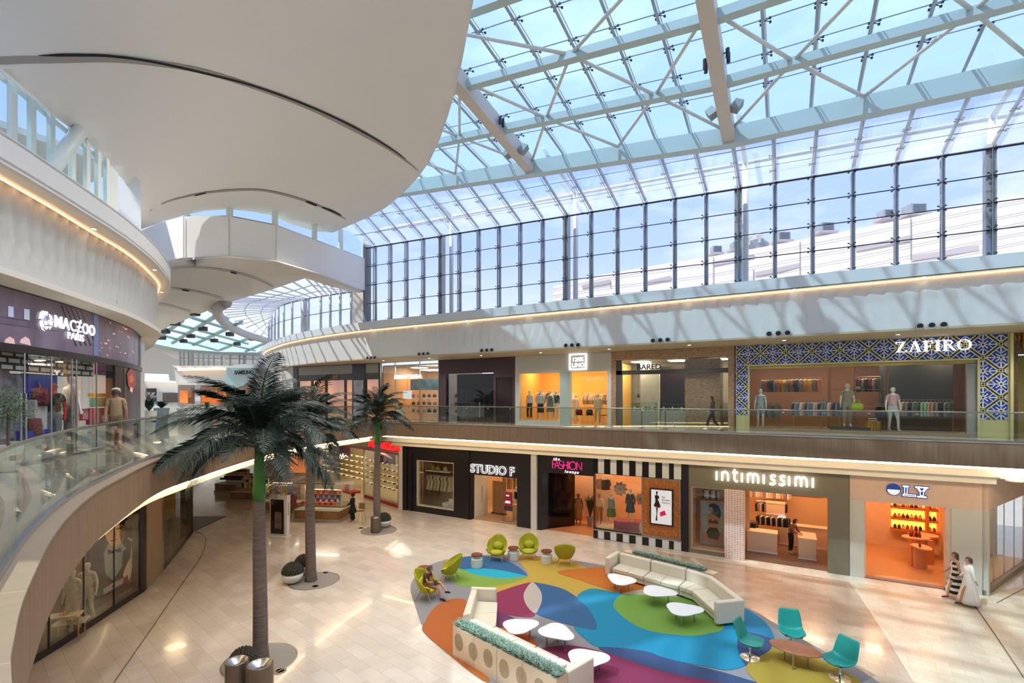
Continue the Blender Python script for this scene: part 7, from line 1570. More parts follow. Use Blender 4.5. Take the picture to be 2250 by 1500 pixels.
p_ = gz(2128, 1330); figure('person', 'woman in a long white dress walking past the pale corner pier', 'person', (p_.x, p_.y, .014), R(-75), WK, SKINM, [('dress', mat('white_dress', 'e8dfcf', .85), 1.44, .12, .38), ('shirt', mat('white_dress')), ('shoes', mat('shoe_brown'))], human=True, hair=(mat('hair_brown'), .06))
p_ = gz(775, 1147); figure('person', 'woman in a long black outfit standing at the kiosk counter', 'person', (p_.x, p_.y, .014), R(-70), dict(wrL=(.16, -.32, 1.05), haL=(.14, -.38, 1.06), elL=(.2, -.08, 1.12), wrR=(-.1, -.3, 1.1), haR=(-.08, -.36, 1.12), elR=(-.2, -.06, 1.12)), SKIND, [('shirt', mat('cloth_black')), ('wide', mat('cloth_black')), ('dress', mat('cloth_black'), 1.44, .6, .3)], human=True, hair=(mat('hair_black', '140f0e', .6), 0, True))
p_ = gz(255, 991, 6); figure('person', 'man in a cream cap, tan shirt and khaki shorts walking on the left balcony', 'person', (p_.x, p_.y, 6.0), R(246), WK, SKINM, [('tee', mat('cloth_tanshirt', 'a08a6a', .85)), ('shorts', mat('cloth_khaki3', '77614a', .85)), ('shoes', mat('shoe_grey', '8a8078'))], human=True, hair=(mat('hair_grey'), 0), sc_=1.07)
o = [x for x in bpy.data.objects if x.get('label', '').startswith('man in a cream cap')][0]
MB().lathe([(.105, -.02), (.108, .03), (.09, .09), (.0, .12)], 16, (0, -.005, 1.66)).build('cap', mat('cap_cream', 'cdb893', .8), o, smooth=True, world=False); MB().box((0, -.16, 1.65), (.16, .13, .015)).build('cap_peak', mat('cap_cream'), o, world=False)
# ================================================================ LEFT UPPER SHOP
def hit(px, path):
    q = ray(px, 0); best = None; n = len(path)-1
    for i, (a, b) in enumerate(zip(path, path[1:])):
        a, b = Vector(a[:2]), Vector(b[:2]); d = b-a; den = q[0]*d.y-q[1]*d.x
        if abs(den) < 1e-9: continue
        t = (a.x*d.y-a.y*d.x)/den; s = (a.x*q[1]-a.y*q[0])/den
        if t <= 0: continue
        if -1e-6 <= s <= 1+1e-6: return t
        e = max(-s, s-1)*d.length
        if best is None or e < best[0]: best = (e, t)
    return best[1] if best else 20
def hp(px, py, path, back=0):
    q = ray(px, py); t = hit(px, path); n = math.hypot(q[0], q[1]); t = t+back/n; return Vector((q[0]*t, q[1]*t, EYE+q[2]*t))
SPATH = smoothp([Vector(p) for p in [(-11.6, -.6), (-13.2, 1.6), (-15.32, 3.81), (-17.2, 5.75), (-19.55, 7.68), (-21.4, 8.92), (-24.6, 10.6)]], 6)
def inpath(p0, p1): # sub path between px
    o = [hp(p0, 800, SPATH).to_2d()]; n = 14
    for k in range(1, n+1): o.append(hp(p0+(p1-p0)*k/n, 800, SPATH).to_2d())
    return o
t = T('shopfront', 'curved dark shopfront with printed city backdrop and white lion head lettering', 'shopfront', (-18, 6.5, 6))
CITY = mat('city_print', '83748a', .3, noise=.35, nscale=1.1, stretch=(1, 1, .6)); front = [p for p in SPATH if p.x > -23.3]+[Vector((-23.3, 9.95))]
MB().thickwall(front, 8.82, 10.12, .12).build('printed_panel', CITY, t)
MB().thickwall(offset(front, -.03), 8.66, 8.84, .3).build('lintel', BLACK, t); MB().thickwall(offset(front, -.02), 10.1, 10.16, .1).build('top_edge', BLACK, t)
def onp(pts, m, name, y=0, par=None): 
    v = [hp(x, yy, SPATH, -.03-y) for x, yy in pts]; o = MB().poly(v).build(name, m, par or t); return o
LB_ = mat('lit_window_print', 'b9c6dc', .4, emit=.25); 
for x0_, y0_ in ((18, 672), (53, 678), (90, 682)): onp([(x0_, y0_), (x0_+12, y0_+2), (x0_+12, y0_+25), (x0_, y0_+23)], LB_, 'window_print')
for x0_ in (22, 56): onp([(x0_-13, 757-4), (x0_-10, 745), (x0_, 739), (x0_+9, 745), (x0_+12, 759)], mat('arch_print', 'd9b3b0', .4, emit=.3), 'arch_print')
for y0_ in (694, 708): onp([(0, y0_), (130, y0_+18), (130, y0_+20), (0, y0_+2)], mat('cornice_print', '7d6c78', .4), 'cornice_print')
onp([(206, 690), (216, 693), (216, 782), (206, 780)], mat('blue_tower_print', '6f86b8', .4, emit=.1), 'tower_print')
random.seed(3)
for k in range(26):
    x0_ = random.uniform(218, 296); y0_ = random.uniform(705, 780); w_ = random.uniform(1, 7 if k % 5 == 0 else 2); onp([(x0_, y0_), (x0_+w_, y0_+.5), (x0_+w_, y0_+3.5), (x0_, y0_+3)], mat('city_light_print', 'e09a84', .4, emit=.5), 'light_print', .004)
for k in range(5): onp([(14+9*k+110, 640+k*2), (16+9*k+110, 641+k*2), (60+11*k+110, 760), (57+11*k+110, 760)], mat('facade_line_print', '463a4c', .4), 'line_print', .002)
# lettering following the curve
def curvetext(s, px0, py, size, bold, px1):
    d0 = hp(px0, py, SPATH, -.08); d1 = hp(px1, py, SPATH, -.08); ang = math.atan2(d1.y-d0.y, d1.x-d0.x)
    return d0, ang, (d1-d0).to_2d().length
d0, ang, ln = curvetext('', 119, 717, 0, 0, 208)
# the curve runs away from the viewer, text reads left to right along it
SB3 = mat('sign_bright3', 'ffffff', .4, emit=.85); dr_ = Vector((math.cos(ang), math.sin(ang), 0))
o = text('lettering', 'MAC', .44, SB3, t, d0, (R(90), 0, ang), .012, .004, wd=ln*.49); text('lettering', 'OO', .44, SB3, t, d0+dr_*ln*.66, (R(90), 0, ang), .012, .004, wd=ln*.34)
mb = MB()
for z_ in (.02, .15, .28): mb.tube([d0+dr_*ln*.52+Vector((0, 0, z_)), d0+dr_*ln*.64+Vector((0, 0, z_+.01))], .022, 6)
mb.tube([d0+dr_*ln*.54+Vector((0, 0, -.06)), d0+dr_*ln*.62+Vector((0, 0, .36))], .022, 6); mb.build('letter', SB3, t)
o2 = text('lettering', 'PARIS', .27, mat('sign_bright3'), t, hp(148, 743, SPATH, -.1), (R(90), 0, ang), .01, .0, wd=ln*.4)
lg = [[(85, 700), (88, 686), (96, 682), (99, 690), (95, 700)], [(99, 683), (106, 685), (104, 694), (100, 690)], [(107, 688), (114, 694), (116, 704), (110, 702)], [(87, 704), (94, 704), (97, 716), (92, 722), (87, 712)], [(105, 702), (117, 706), (115, 716), (107, 712)], [(97, 706), (104, 705), (105, 713), (98, 714)], [(96, 718), (101, 716), (101, 724)], [(102, 716), (108, 717), (102, 725)], [(108, 716), (114, 718), (109, 725)], [(90, 722), (95, 721), (99, 728)]]
for pl in lg: onp(pl, mat('sign_bright3'), 'lion_emblem', .03)
MB().thickwall(inpath(253, 273), 6, 8.7, .25).build('black_jamb', BLACK, t)
onp([(273, 795), (303, 800), (303, 930), (273, 930)], mat('dark_print', '3c3238', .35, noise=.3, nscale=2), 'dark_print_panel'); MB().thickwall(offset(inpath(273, 303), .02), 6, 8.9, .2).build('side_pier', mat('dark_print'), t)
for k, (pts) in enumerate(([(279, 820), (288, 806), (298, 822), (299, 845), (290, 858), (281, 846)], [(283, 828), (289, 822), (295, 830), (291, 842), (285, 840)])): onp(pts, mat('lion_print_%d' % k, ['93382a', 'c9603a'][k], .4, emit=.15, noise=.5, nscale=9), 'lion_print', .004+.004*k)
onp([(286, 850), (292, 852), (291, 862), (286, 860)], mat('lit_print_spot', 'd9b0a0', .4, emit=.3), 'print_spot', .012)
MB().thickwall(inpath(303, 309), 6, 10.1, .2).build('edge', BLACK, t)
S(MB().thickwall(inpath(309, 318), 6, 10.14, .3).build('wall_marble_pier', tilemat('marble_pier', ['d3cdc4', 'dcd7ce', 'cbc4ba'], 2, .5, 0, .3, '8f8a84', msize=.01)))
for a, b in ((0, 54), (54, 113), (113, 158), (158, 212), (212, 253)): MB().thickwall(offset(inpath(a, b), .03), 6.03, 8.68, .012).build('glass_pane', SHOPG, t)
for px in (54, 113, 158, 168, 212): p = hp(px, 880, SPATH, -.03); MB().tube([(p.x, p.y, 6.1), (p.x, p.y, 8.66)], .018, 6).build('mullion', STEEL, t)
for px in (46, 57, 158, 168): p = hp(px, 880, SPATH, -.1); MB().tube([(p.x, p.y, 6.5), (p.x, p.y, 7.7)], .022, 6).build('door_pull', STEEL, t)
MB().thickwall(inpath(-60, 273), 6, 6.05, .2).build('sill', STEEL, t)
# interior
back = offset(SPATH, 4.2)
S(MB().thickwall(back, 6, 10, .1).build('wall_back_left_shop', mat('left_shop_wall', '8d7a74', .6, noise=.2, nscale=2)))
S(MB().prism(list(offset(SPATH, .15))+list(back)[::-1], 8.95, 9.05).build('ceiling_left_shop', mat('left_shop_ceiling', '9a8f88', .6))); S(MB().prism(list(offset(SPATH, .1))+list(back)[::-1], 6.0, 6.02).build('floor_left_shop', mat('left_shop_floor', '8f8680', .2)))
S(MB().thickwall([hp(250, 900, SPATH, .2).to_2d(), hp(250, 900, SPATH, 4).to_2d()], 6, 9, .1).build('wall_side_left_shop', mat('left_shop_wall')))
for k, (px, bk_2) in enumerate(((40, 1.6), (100, 1.6), (150, 1.8), (200, 2))):
    p = hp(px, 800, SPATH, bk_2); tt = T('ceiling_light', 'bright ceiling light inside the curved left shop', 'ceiling light', (p.x, p.y, 8.93), 0, 'ceiling lights inside the curved left shop'); MB().b2(p.x-.3, p.x+.3, p.y-.3, p.y+.3, 8.91, 8.94).build('panel', glow('left_shop_light', 'ffe9d0', 14), tt)
def bk(px0, py0, px1, py1, back, th, m, name, label, cat, parent=None):
    a, b = hp(px0, py1, SPATH, back), hp(px1, py1, SPATH, back); z0 = min(a.z, b.z); z1 = hp((px0+px1)/2, py0, SPATH, back).z; z0 = max(z0, 6.02)
    tt = T(name, label, cat, (a.x, a.y, z0)); MB().thickwall([a.to_2d(), b.to_2d()], z0, z1, th).build('panel', m, tt); return tt
HEXM = tilemat('maze_pattern', ['d8d2c8', 'e0dad0', 'd0cac0'], .32, .16, 0, .5, '1b1a1c', msize=.035); [n for n in HEXM.node_tree.nodes if n.type == 'MAPPING'][0].inputs['Rotation'].default_value = (R(90), 0, 0)
bk(0, 772, 205, 812, .5, .1, HEXM, 'pattern_banner', 'black and white maze patterned band across the top of the left shop window', 'banner')
bk(56, 822, 126, 960, .9, .1, mat('royal_blue', '1c2fb0', .4), 'display_board', 'royal blue display board in the left shop window', 'display board')
bk(57, 944, 110, 962, .5, .6, mat('royal_blue'), 'display_platform', 'royal blue floor platform in the left shop window', 'platform')
bk(0, 820, 50, 960, .9, .1, mat('stone_print', '8c8698', .5, noise=.5, nscale=5), 'display_board', 'mottled grey panel behind the leafy bush in the left shop window', 'display board')
bk(77, 878, 104, 946, .55, .5, mat('lilac_white', 'd9d2dc', .4), 'display_plinth', 'tall white plinth between the blue board and the red faced mannequin', 'plinth')
bk(171, 898, 199, 922, 1.2, .3, mat('shelf_red', 'a8202c', .5), 'storage_box', 'red box stack behind the glass right of the white mannequin', 'box'); bk(214, 896, 236, 930, 1.2, .3, mat('shelf_magenta', '8e1240', .5), 'storage_box', 'magenta box on the lower shelf near the shop door', 'box')
bk(214, 873, 238, 893, 1.2, .2, mat('cloth_tealgreen', '1f8f80', .7), 'folded_clothes', 'teal folded clothes under the yellow ones near the left shop door', 'clothes'); bk(214, 864, 240, 872, 1.2, .25, mat('cloth_yellow2', 'b98a20', .7), 'folded_clothes', 'yellow folded clothes on the shelf near the left shop door', 'clothes')
bk(130, 795, 166, 826, .75, .1, mat('dark_violet_shirt', '3a3050', .6, noise=.5, nscale=7), 'tshirt_print', 'violet patterned shirt pinned above the mannequins', 'clothing'); bk(168, 797, 188, 825, .75, .1, mat('yellow_shirt', 'b5a83a', .6, noise=.5, nscale=9), 'tshirt_print', 'yellow green patterned shirt pinned above the glass door', 'clothing'); bk(208, 802, 246, 822, .75, .1, mat('pink_shirt', '8a4a78', .6, noise=.5, nscale=9), 'tshirt_print', 'pink patterned scarf pinned at the right of the left shop window', 'clothing')
for (px, py, sz, l) in ((85, 868, .55, 'large dark flowered handbag hung on the blue board'), (72, 932, .5, 'dark flowered backpack on the blue platform')):
    p = hp(px, py, SPATH, .8); tt = T('handbag', l, 'handbag', (p.x, p.y, p.z-sz/2)); m = _pat('17151c-8c2a40'); MB().lathe([(0, 0), (sz*.55, 0), (sz*.62, sz*.4), (sz*.5, sz*.8), (0, sz*.85)], 14, sy=.6).build('bag_body', m, tt, world=False, smooth=True); MB().tube([(-.12, 0, sz*.8), (0, 0, sz*1.1), (.12, 0, sz*.8)], .02, 5).build('handle', mat('red_trim', 'a8202c', .4), tt, world=False)
p = hp(117, 945, SPATH, .6); figure('mannequin', 'mannequin with red head and arms in black tee in the left shop window', 'mannequin', (p.x, p.y, 6.15), R(60), None, MANR, [('tee', mat('cloth_black')), ('trousers', mat('cloth_greyblue', '7d8a90', .8))], sc_=1.05)
p = hp(157, 935, SPATH, .65); figure('mannequin', 'all white mannequin in a white tee seen from behind in the left shop window', 'mannequin', (p.x, p.y, 6.25), R(200), None, MANW, [('tee', WB_), ('trousers', mat('cloth_palegrey'))], sc_=1.12)
def bush(px, bkk, r_, zc, label, n=900):
    p = hp(px, 950, SPATH, bkk); tt = T('potted_plant', label, 'plant', (p.x, p.y, 6.02)); MB().lathe([(.18, 0), (.25, .55), (.22, .55), (0, .5)], 18).build('pot', mat('pot_c9c4b8', 'c9c4b8', .5), tt, world=False); MB().tube([(0, 0, .5), (.02, 0, zc)], .03, 6).build('stem', TRK, tt, world=False); mb = MB()
    for i in range(n):
        d = Vector((random.gauss(0, 1), random.gauss(0, 1), random.gauss(0, 1.1))).normalized()*r_*random.uniform(.3, 1); c = Vector((0, 0, zc))+d; a_ = Vector((random.uniform(-1, 1), random.uniform(-1, 1), random.uniform(-1, .5)))*.06; s_ = a_.cross(Vector((0, 0, 1))).normalized()*.016
        mb.add([c, c+a_*.5+s_, c+a_, c+a_*.5-s_], [(0, 1, 2, 3)])
    tag(mb.build('foliage', mat('bush_green', '5f7a44', .6, noise=.3, nscale=9), tt, world=False), kind='stuff')
bush(18, -.9, .5, 1.35, 'leafy green bush in front of the left shop window at the frame edge', 1300); bush(142, .9, .36, 1.2, 'dark leafy plant between the red faced and the all white mannequins')
# ================================================================ LEFT GROUND SHOP
GP = [Vector(p) for p in [(-16.4, 2.6), (-18.0, 4.4), (-19.2, 6.1), (-21.9, 9.5), (-23.7, 10.95), (-26.4, 13.0), (-29.0, 14.9), (-31, 18)]]
def gsub(p0, p1, n=10): return [hp(p0+(p1-p0)*k/n, 1300, GP).to_2d() for k in range(n+1)]
t = T('shopfront', 'black framed glass shopfront under the left balcony with a huge tuxedo poster', 'shopfront', (-20, 7.5, 0))
MB().thickwall([GP[0]]+gsub(60, 318), 0, .22, .2).build('base', BLACK, t); MB().thickwall(gsub(309, 322, 2), 0, 4.86, .3).build('black_pillar', BLACK, t); MB().thickwall([GP[0]]+gsub(60, 309), .22, 4.86, .014).build('glass_pane', SHOPG, t)
for px in (108, 184, 251, 308): p = hp(px, 1300, GP, -.02); MB().tube([(p.x, p.y, .2), (p.x, p.y, 4.86)], .02, 6).build('glass_joint', DSTEEL, t)
S(MB().thickwall(gsub(322, 358, 4), 0, 4.86, .25).build('wall_stone_pier', tilemat('stone_pier', ['a08468', 'ae9276', '94785c'], .5, .3, 0, .5, '8a7058', msize=.004)))
t2 = T('shopfront', 'second glazed bay under the left balcony beyond the stone pier', 'shopfront', (-25, 12, 0)); MB().thickwall(gsub(358, 424, 6), 0, .2, .2).build('base', BLACK, t2); MB().thickwall(gsub(358, 411, 6), .2, 4.86, .014).build('glass_pane', SHOPG, t2); MB().thickwall(gsub(411, 424, 3), 0, 4.86, .3).build('black_pillar', BLACK, t2)
MB().thickwall(gsub(356, 360, 2), 0, 4.86, .12).build('frame', STEEL, t2)
bk2 = offset(GP, 3.2); S(MB().thickwall(bk2, 0, 4.86, .1).build('wall_back_ground_left', mat('gl_wall', 'b08a5c', .7))); S(MB().prism(list(offset(GP, .1))+list(bk2)[::-1], 0, .03).build('floor_ground_left', tilemat('gl_floor', ['4a3c30', '5a4838', '42362c'], .2, .9, R(30), .4, '2f261e')))
for px, bb in ((170, 1.3), (250, .5), (385, 1.2)):
    p = hp(px, 1200, GP, bb); tt = T('ceiling_light', 'warm ceiling light inside the shops under the left balcony', 'ceiling light', (p.x, p.y, 4.86), 0, 'ceiling lights inside the shops under the left balcony'); MB().b2(p.x-.35, p.x+.35, p.y-.35, p.y+.35, 4.83, 4.86).build('panel', GW, tt)
PB = .75
def pp_(pts, m, name, par, y=0, path=GP, back=PB): return MB().poly([hp(a, b, path, back-y) for a, b in pts]).build(name, m, par)
pt = T('poster', 'giant poster of a man in tuxedo behind the left ground floor glass', 'poster', tuple(hp(255, 1300, GP, PB)))
a_, b_ = hp(196, 1300, GP, PB), hp(308, 1300, GP, PB); MB().thickwall([a_.to_2d(), b_.to_2d()], .25, 4.8, .08).build('print', mat('tux_dark', '1f1a18', .4), pt)
_gp0 = GP; FP = [a_.to_2d(), b_.to_2d()]
SKP = mat('poster_skin_warm', 'd29a62', .5, emit=.12); SKS = mat('poster_skin_shadow', '9a5f38', .5); GRY = mat('poster_shirt', 'a9b2ac', .5); HRP = mat('poster_hair_black', '17110e', .5); CUF = mat('poster_hand', 'd9b58c', .5, emit=.1)
def fp(pts, m, name, y): return MB().poly([hp(a, b, FP, -.01-y) for a, b in pts]).build(name, m, pt)
fp([(235, 1200), (240, 1190), (268, 1192), (278, 1205), (270, 1210), (268, 1245), (248, 1275), (232, 1262), (228, 1215)], GRY, 'shirt_print', .002)
fp([(228, 1160), (236, 1150), (262, 1146), (276, 1155), (275, 1180), (268, 1192), (255, 1201), (243, 1198), (234, 1185)], SKP, 'face_print', .004); fp([(262, 1148), (276, 1155), (275, 1180), (266, 1192), (262, 1170)], SKS, 'face_shadow', .006)
fp([(236, 1152), (250, 1140), (276, 1140), (280, 1158), (274, 1162), (270, 1152), (245, 1153)], HRP, 'hair_print', .008)
for pts in ([(236, 1165), (247, 1163), (247, 1165), (236, 1167)], [(255, 1161), (268, 1157), (268, 1160), (255, 1164)], [(243, 1187), (256, 1184), (256, 1186), (243, 1189)], [(250, 1166), (253, 1166), (254, 1178), (249, 1179)]): fp(pts, HRP if pts[0][0] != 250 else SKS, 'face_line', .01)
fp([(236, 1206), (248, 1210), (250, 1208), (266, 1203), (267, 1213), (252, 1212), (250, 1215), (238, 1217)], HRP, 'bow_tie_print', .012)
fp([(278, 1240), (286, 1225), (290, 1190), (284, 1180), (280, 1182), (291, 1183), (290, 1245), (288, 1262), (284, 1277), (280, 1262), (273, 1270), (270, 1262)], CUF, 'hand_print', .006)
for k, s in enumerate(range(1)):
    d0 = hp(227, 1306, FP, -.06); d1 = hp(270, 1282, FP, -.06); ang = math.atan2(d1.y-d0.y, d1.x-d0.x); text('lettering', 'MARCIANO', .3, mat('poster_lettering', 'cfc6b4', .4), pt, (d0.x, d0.y, d0.z), (R(90), 0, ang), .02, .008, wd=(d1-d0).to_2d().length)
p = hp(192, 1350, GP, .5); figure('mannequin', 'cream mannequin in a short jacket and shorts in front of the tuxedo poster', 'mannequin', (p.x, p.y, .1), R(45), dict(anL=(.12, .1, .09), elR=(-.3, -.02, 1.2)), MANC, [('jacket', CRM), ('shorts', CRM), ('shoes', NOZ)], sc_=1.12)
p = hp(160, 1362, GP, .6); figure('mannequin', 'cream mannequin in a long suit at the left of the ground floor window', 'mannequin', (p.x, p.y, .1), R(40), None, MANC, [('jacket', CRM), ('wide', CRM), ('shoes', NOZ)], sc_=1.1)
for px, py, z, l in ((142, 1350, .75, 'higher cream display table in the left ground window'), (157, 1372, .45, 'lower cream display table in the left ground window')):
    q = hp(px, py, GP, .35); tt = T('display_table', l, 'table', (q.x, q.y, .03), R(50)); MB().box((0, 0, z), (.8, .45, .06)).build('tabletop', MANC, tt, world=False)
    for s in (-1, 1): MB().tube([(s*.34, 0, 0), (s*.34, 0, z)], .02, 5).build('leg', GO_, tt, world=False)
    sh_ = T('shoe_pair', 'gold sandal pair on the '+l, 'shoes', (q.x, q.y, .03+z+.03), R(30)); [MB().tube([(x, -.1, .02), (x, .02, .03), (x, .12, .07)], .035, 6, rs=[.03, .04, .025]).build('sandal', GO_, sh_, world=False) for x in (-.06, .06)]
q = hp(375, 1215, GP, .9); tt = T('tailor_bust', 'dark tailor bust on a thin stand behind the second bay glass', 'mannequin', (q.x, q.y, .05)); MB().lathe([(0, 1.15), (.14, 1.15), (.12, 1.3), (.17, 1.5), (.15, 1.65), (.05, 1.72), (.05, 1.8), (0, 1.82)], 14, sy=.7).build('torso', mat('bust_dark', '3a2f28', .6), tt, world=False, smooth=True); MB().tube([(0, 0, 0), (0, 0, 1.2)], .015, 6).build('pole', GO_, tt, world=False)
for k in range(3): a = 2*math.pi*k/3; MB().tube([(0, 0, .15), (.22*math.cos(a), .22*math.sin(a), 0)], .012, 5).build('leg', GO_, tt, world=False)
S(MB().prism([(-60, -8), (-19, -8), (-16.6, 2.2)]+[tuple(p) for p in offset(GP[1:-1], .3)]+[(-31, 24), (-60, 24)], 4.2, 4.4).build('ceiling_ground_left_shop', WARMW)) if False else None
# ================================================================ RED SHOE SHOP
VP_ = [Vector(p) for p in [(-22.9, 25.05), (-27.9, 26.6), (-36.3, 29.1), (-50, 33)]]
t = T('shopfront', 'cream shopfront with slanted red lettering above red framed shoe windows', 'shopfront', (-27, 26.5, 0))
def vs_(p0, p1, n=6): return [hp(p1+(p0-p1)*k/n, 1000, VP_).to_2d() for k in range(n+1)]
RED = mat('shop_red', 'b01c1e', .4); MB().thickwall(vs_(750, 880)[::-1], 3.75, 4.6, .2).build('header', mat('tuv_cream', 'd9cbb0', .6), t); MB().thickwall(vs_(700, 750)[::-1], 3.75, 4.6, .2).build('header', mat('tuv_cream'), t)
MB().thickwall(vs_(700, 878)[::-1], 3.62, 3.76, .25).build('red_band', RED, t); MB().thickwall(vs_(800, 878)[::-1], 0, .2, .3).build('red_base', RED, t); MB().thickwall(vs_(800, 878)[::-1], .2, 3.62, .014).build('glass_pane', SHOPG, t); MB().thickwall(vs_(703, 745)[::-1], .1, 3.62, .014).build('glass_pane', SHOPG, t)
for px in (703, 800, 876): p = hp(px, 1000, VP_); MB().box((p.x, p.y, 1.85), (.1, .12, 3.7), -.28).build('jamb', mat('jamb_pale', 'cfc0a4', .5), t)
d0, d1 = hp(806, 986, VP_, -.25), hp(877, 991, VP_, -.25); text('lettering', 'TUVILLA', .62, mat('red_neon', 'e01818', .4, emit=.8), t, (d0.x, d0.y, 3.95), (R(90), 0, math.atan2(d1.y-d0.y, d1.x-d0.x)), .06, .02, .25, wd=(d1-d0).length)
MB().thickwall([(d0+Vector((0, 0, 0))).to_2d(), d1.to_2d()], 3.86, 3.92, .05).build('underline', RED, t)
VB = offset(VP_, -4.5); S(MB().thickwall(VB, 0, 4.6, .1).build('wall_back_shoe_shop', mat('shoe_wall', 'c9b58c', .6)))
S(MB().thickwall([Vector((-22.75, 25.3)), Vector((-22.75, 30))], 0, 4.6, .1).build('wall_side_shoe_shop', WARMW)); S(MB().prism([p for p in VP_]+list(VB)[::-1], 4.45, 4.55).build('ceiling_shoe_shop', WARMW))
for k, px in enumerate((720, 780, 845)):
    p = hp(px, 1000, VP_, 1.8); tt = T('ceiling_light', 'ceiling light panel inside the red shoe shop', 'ceiling light', (p.x, p.y, 4.4), 0, 'ceiling lights inside the red shoe shop'); MB().b2(p.x-.6, p.x+.6, p.y-.5, p.y+.5, 4.4, 4.43).build('panel', glow('shoe_light', 'fff0c8', 13), tt)
shp_ = T('shoe', 'x', 'shoe', (0, 0, -60)); MB().tube([(-.12, 0, .05), (0, 0, .05), (.13, 0, .03)], .05, 6, rs=[.05, .055, .03]).build('upper', mat('shoe_beige', 'c4a882', .5), shp_, world=False); MB().box((0, 0, .01), (.28, .09, .02)).build('sole', NOZ, shp_, world=False)
shp2 = T('shoe', 'x', 'shoe', (0, 0, -60)); MB().tube([(-.12, 0, .05), (0, 0, .05), (.13, 0, .03)], .05, 6, rs=[.05, .055, .03]).build('upper', mat('shoe_darkred', '5a1c1c', .4), shp2, world=False); MB().box((0, 0, .01), (.28, .09, .02)).build('sole', NOZ, shp2, world=False)
for px0, px1, bb, l in ((703, 798, 2.6, 'left'), (806, 874, 1.5, 'right')):
    for zi, z in enumerate((.9, 1.35, 1.8, 2.25, 2.7)):
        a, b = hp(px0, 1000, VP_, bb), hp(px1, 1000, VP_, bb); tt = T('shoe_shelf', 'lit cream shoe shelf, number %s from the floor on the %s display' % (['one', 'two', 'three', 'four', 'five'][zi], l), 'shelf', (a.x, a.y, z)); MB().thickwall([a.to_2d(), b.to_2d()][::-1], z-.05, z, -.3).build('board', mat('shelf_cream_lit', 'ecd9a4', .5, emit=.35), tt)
        n = 9 if l == 'left' else 7
        for k in range(n): q = a.lerp(b, (k+.5)/n); dup([shp_, shp2][(k+zi) % 2], (q.x+.03, q.y-.12, z), random.uniform(-.6, .6)+.3, ['beige', 'dark red'][(k+zi) % 2]+' shoe on the %s shoe display' % l, 'shoes on the %s display' % l)
for px, py, w_, l in ((755, 1005, 28, 'dark red wall panel with a white scribble sign at the left of the shoe shop'), (850, 1005, 36, 'dark red wall picture with a pink leg and shoe in the shoe shop')):
    a, b = hp(px-w_/2, py, VP_, 1.4), hp(px+w_/2, py, VP_, 1.4); tt = T('wall_picture', l, 'picture', (a.x, a.y, 2.9)); MB().thickwall([a.to_2d(), b.to_2d()], 2.75, 3.6, .05).build('print', mat('picture_dark_red', '6a1420', .5), tt)
    if px < 800: MB().tube([a.lerp(b, f)+Vector((0, -.05, zz)) for f, zz in ((.2, -.05), (.3, .3), (.4, 0), (.5, .35), (.55, .0), (.7, .2), (.85, .05))], .025, 5).build('scribble', WHL, tt)
    else: MB().tube([a.lerp(b, f)+Vector((0, -.05, zz)) for f, zz in ((.1, .4), (.5, .15), (.9, -.1))], .1, 6, rs=[.16, .1, .05]).build('leg_print', mat('pink_leg', 'd9a0a8', .5), tt)
p = gz(858, 1100); figure('person', 'dark clothed shopper standing behind the right glass of the red shoe shop', 'person', (p.x, p.y+.9, .2), R(120), None, SKIND, [('shirt', mat('cloth_darkbrown')), ('dress', mat('cloth_nearblack'), 1.44, .5, .25)], human=True, hair=(mat('hair_black'), .1))
p = gz(812, 1092); figure('person', 'shopper in brown beside the doorway edge of the shoe shop', 'person', (p.x, p.y+.8, .2), R(-30), WK, SKINM, [('shirt', mat('cloth_greybrown', '6f5f50', .8)), ('trousers', mat('cloth_greybrown'))], human=True, hair=(mat('hair_brown'), .05))
a, b = hp(745, 1090, VP_, -.4), hp(790, 1085, VP_, 1.0); tt = T('platform', 'low red display platform in the shoe shop doorway', 'platform', (a.x, a.y, 0)); MB().box((a.lerp(b, .5).x, a.lerp(b, .5).y, .08), (2.2, .9, .14), -.3).build('top', RED, tt); MB().box((a.lerp(b, .5).x, a.lerp(b, .5).y+.1, .4), (.8, .5, .5), -.3).build('block', WHITE, tt)
# stores further left
S(MB().thickwall([hp(x, 1000, VP_).to_2d() for x in (692, 700)][::-1], 0, 4.6, -.3).build('wall_pillar_shoe', WARMW))
def far(px0, py0, px1, py1, m, label=None, cat='shopfront', name='shopfront', back=.3):
    a, b = hp(px0, py0, VP_, back), hp(px1, py0, VP_, back); z1 = hp((px0+px1)/2, py0, VP_, back).z; z0 = max(.02, hp((px0+px1)/2, py1, VP_, back).z); o = MB().thickwall([b.to_2d(), a.to_2d()], z0, z1, .1).build(name, m)
    if label: tag(o, label, cat)
    else: S(o)
    return o
far(560, 985, 692, 1110, mat('far_ground_wall', 'c9b294', .6), name='wall_far_ground', back=.6)
far(640, 1003, 674, 1062, OR, 'bright orange lit store front behind the middle palm trunk', back=.45); far(684, 1005, 692, 1062, tilemat('striped_column', ['d8d4cc', 'd8d4cc'], 20, .3, 0, .5, '3a3c46', msize=.07), 'grey and white banded column beside the orange store', 'column', 'column', .3)
far(606, 1014, 622, 1055, HEXM, 'black and white wave patterned column left of the orange store', 'column', 'column', .4); far(590, 1019, 605, 1041, mat('red_sign', '8e2a1e', .5, emit=.1), 'red framed store sign left of the wave patterned column', 'sign', 'shop_sign', .4)
S(MB().b2(-110, -50, 40, 40.2, 0, 5.2).build('wall_far_end', WARMW))
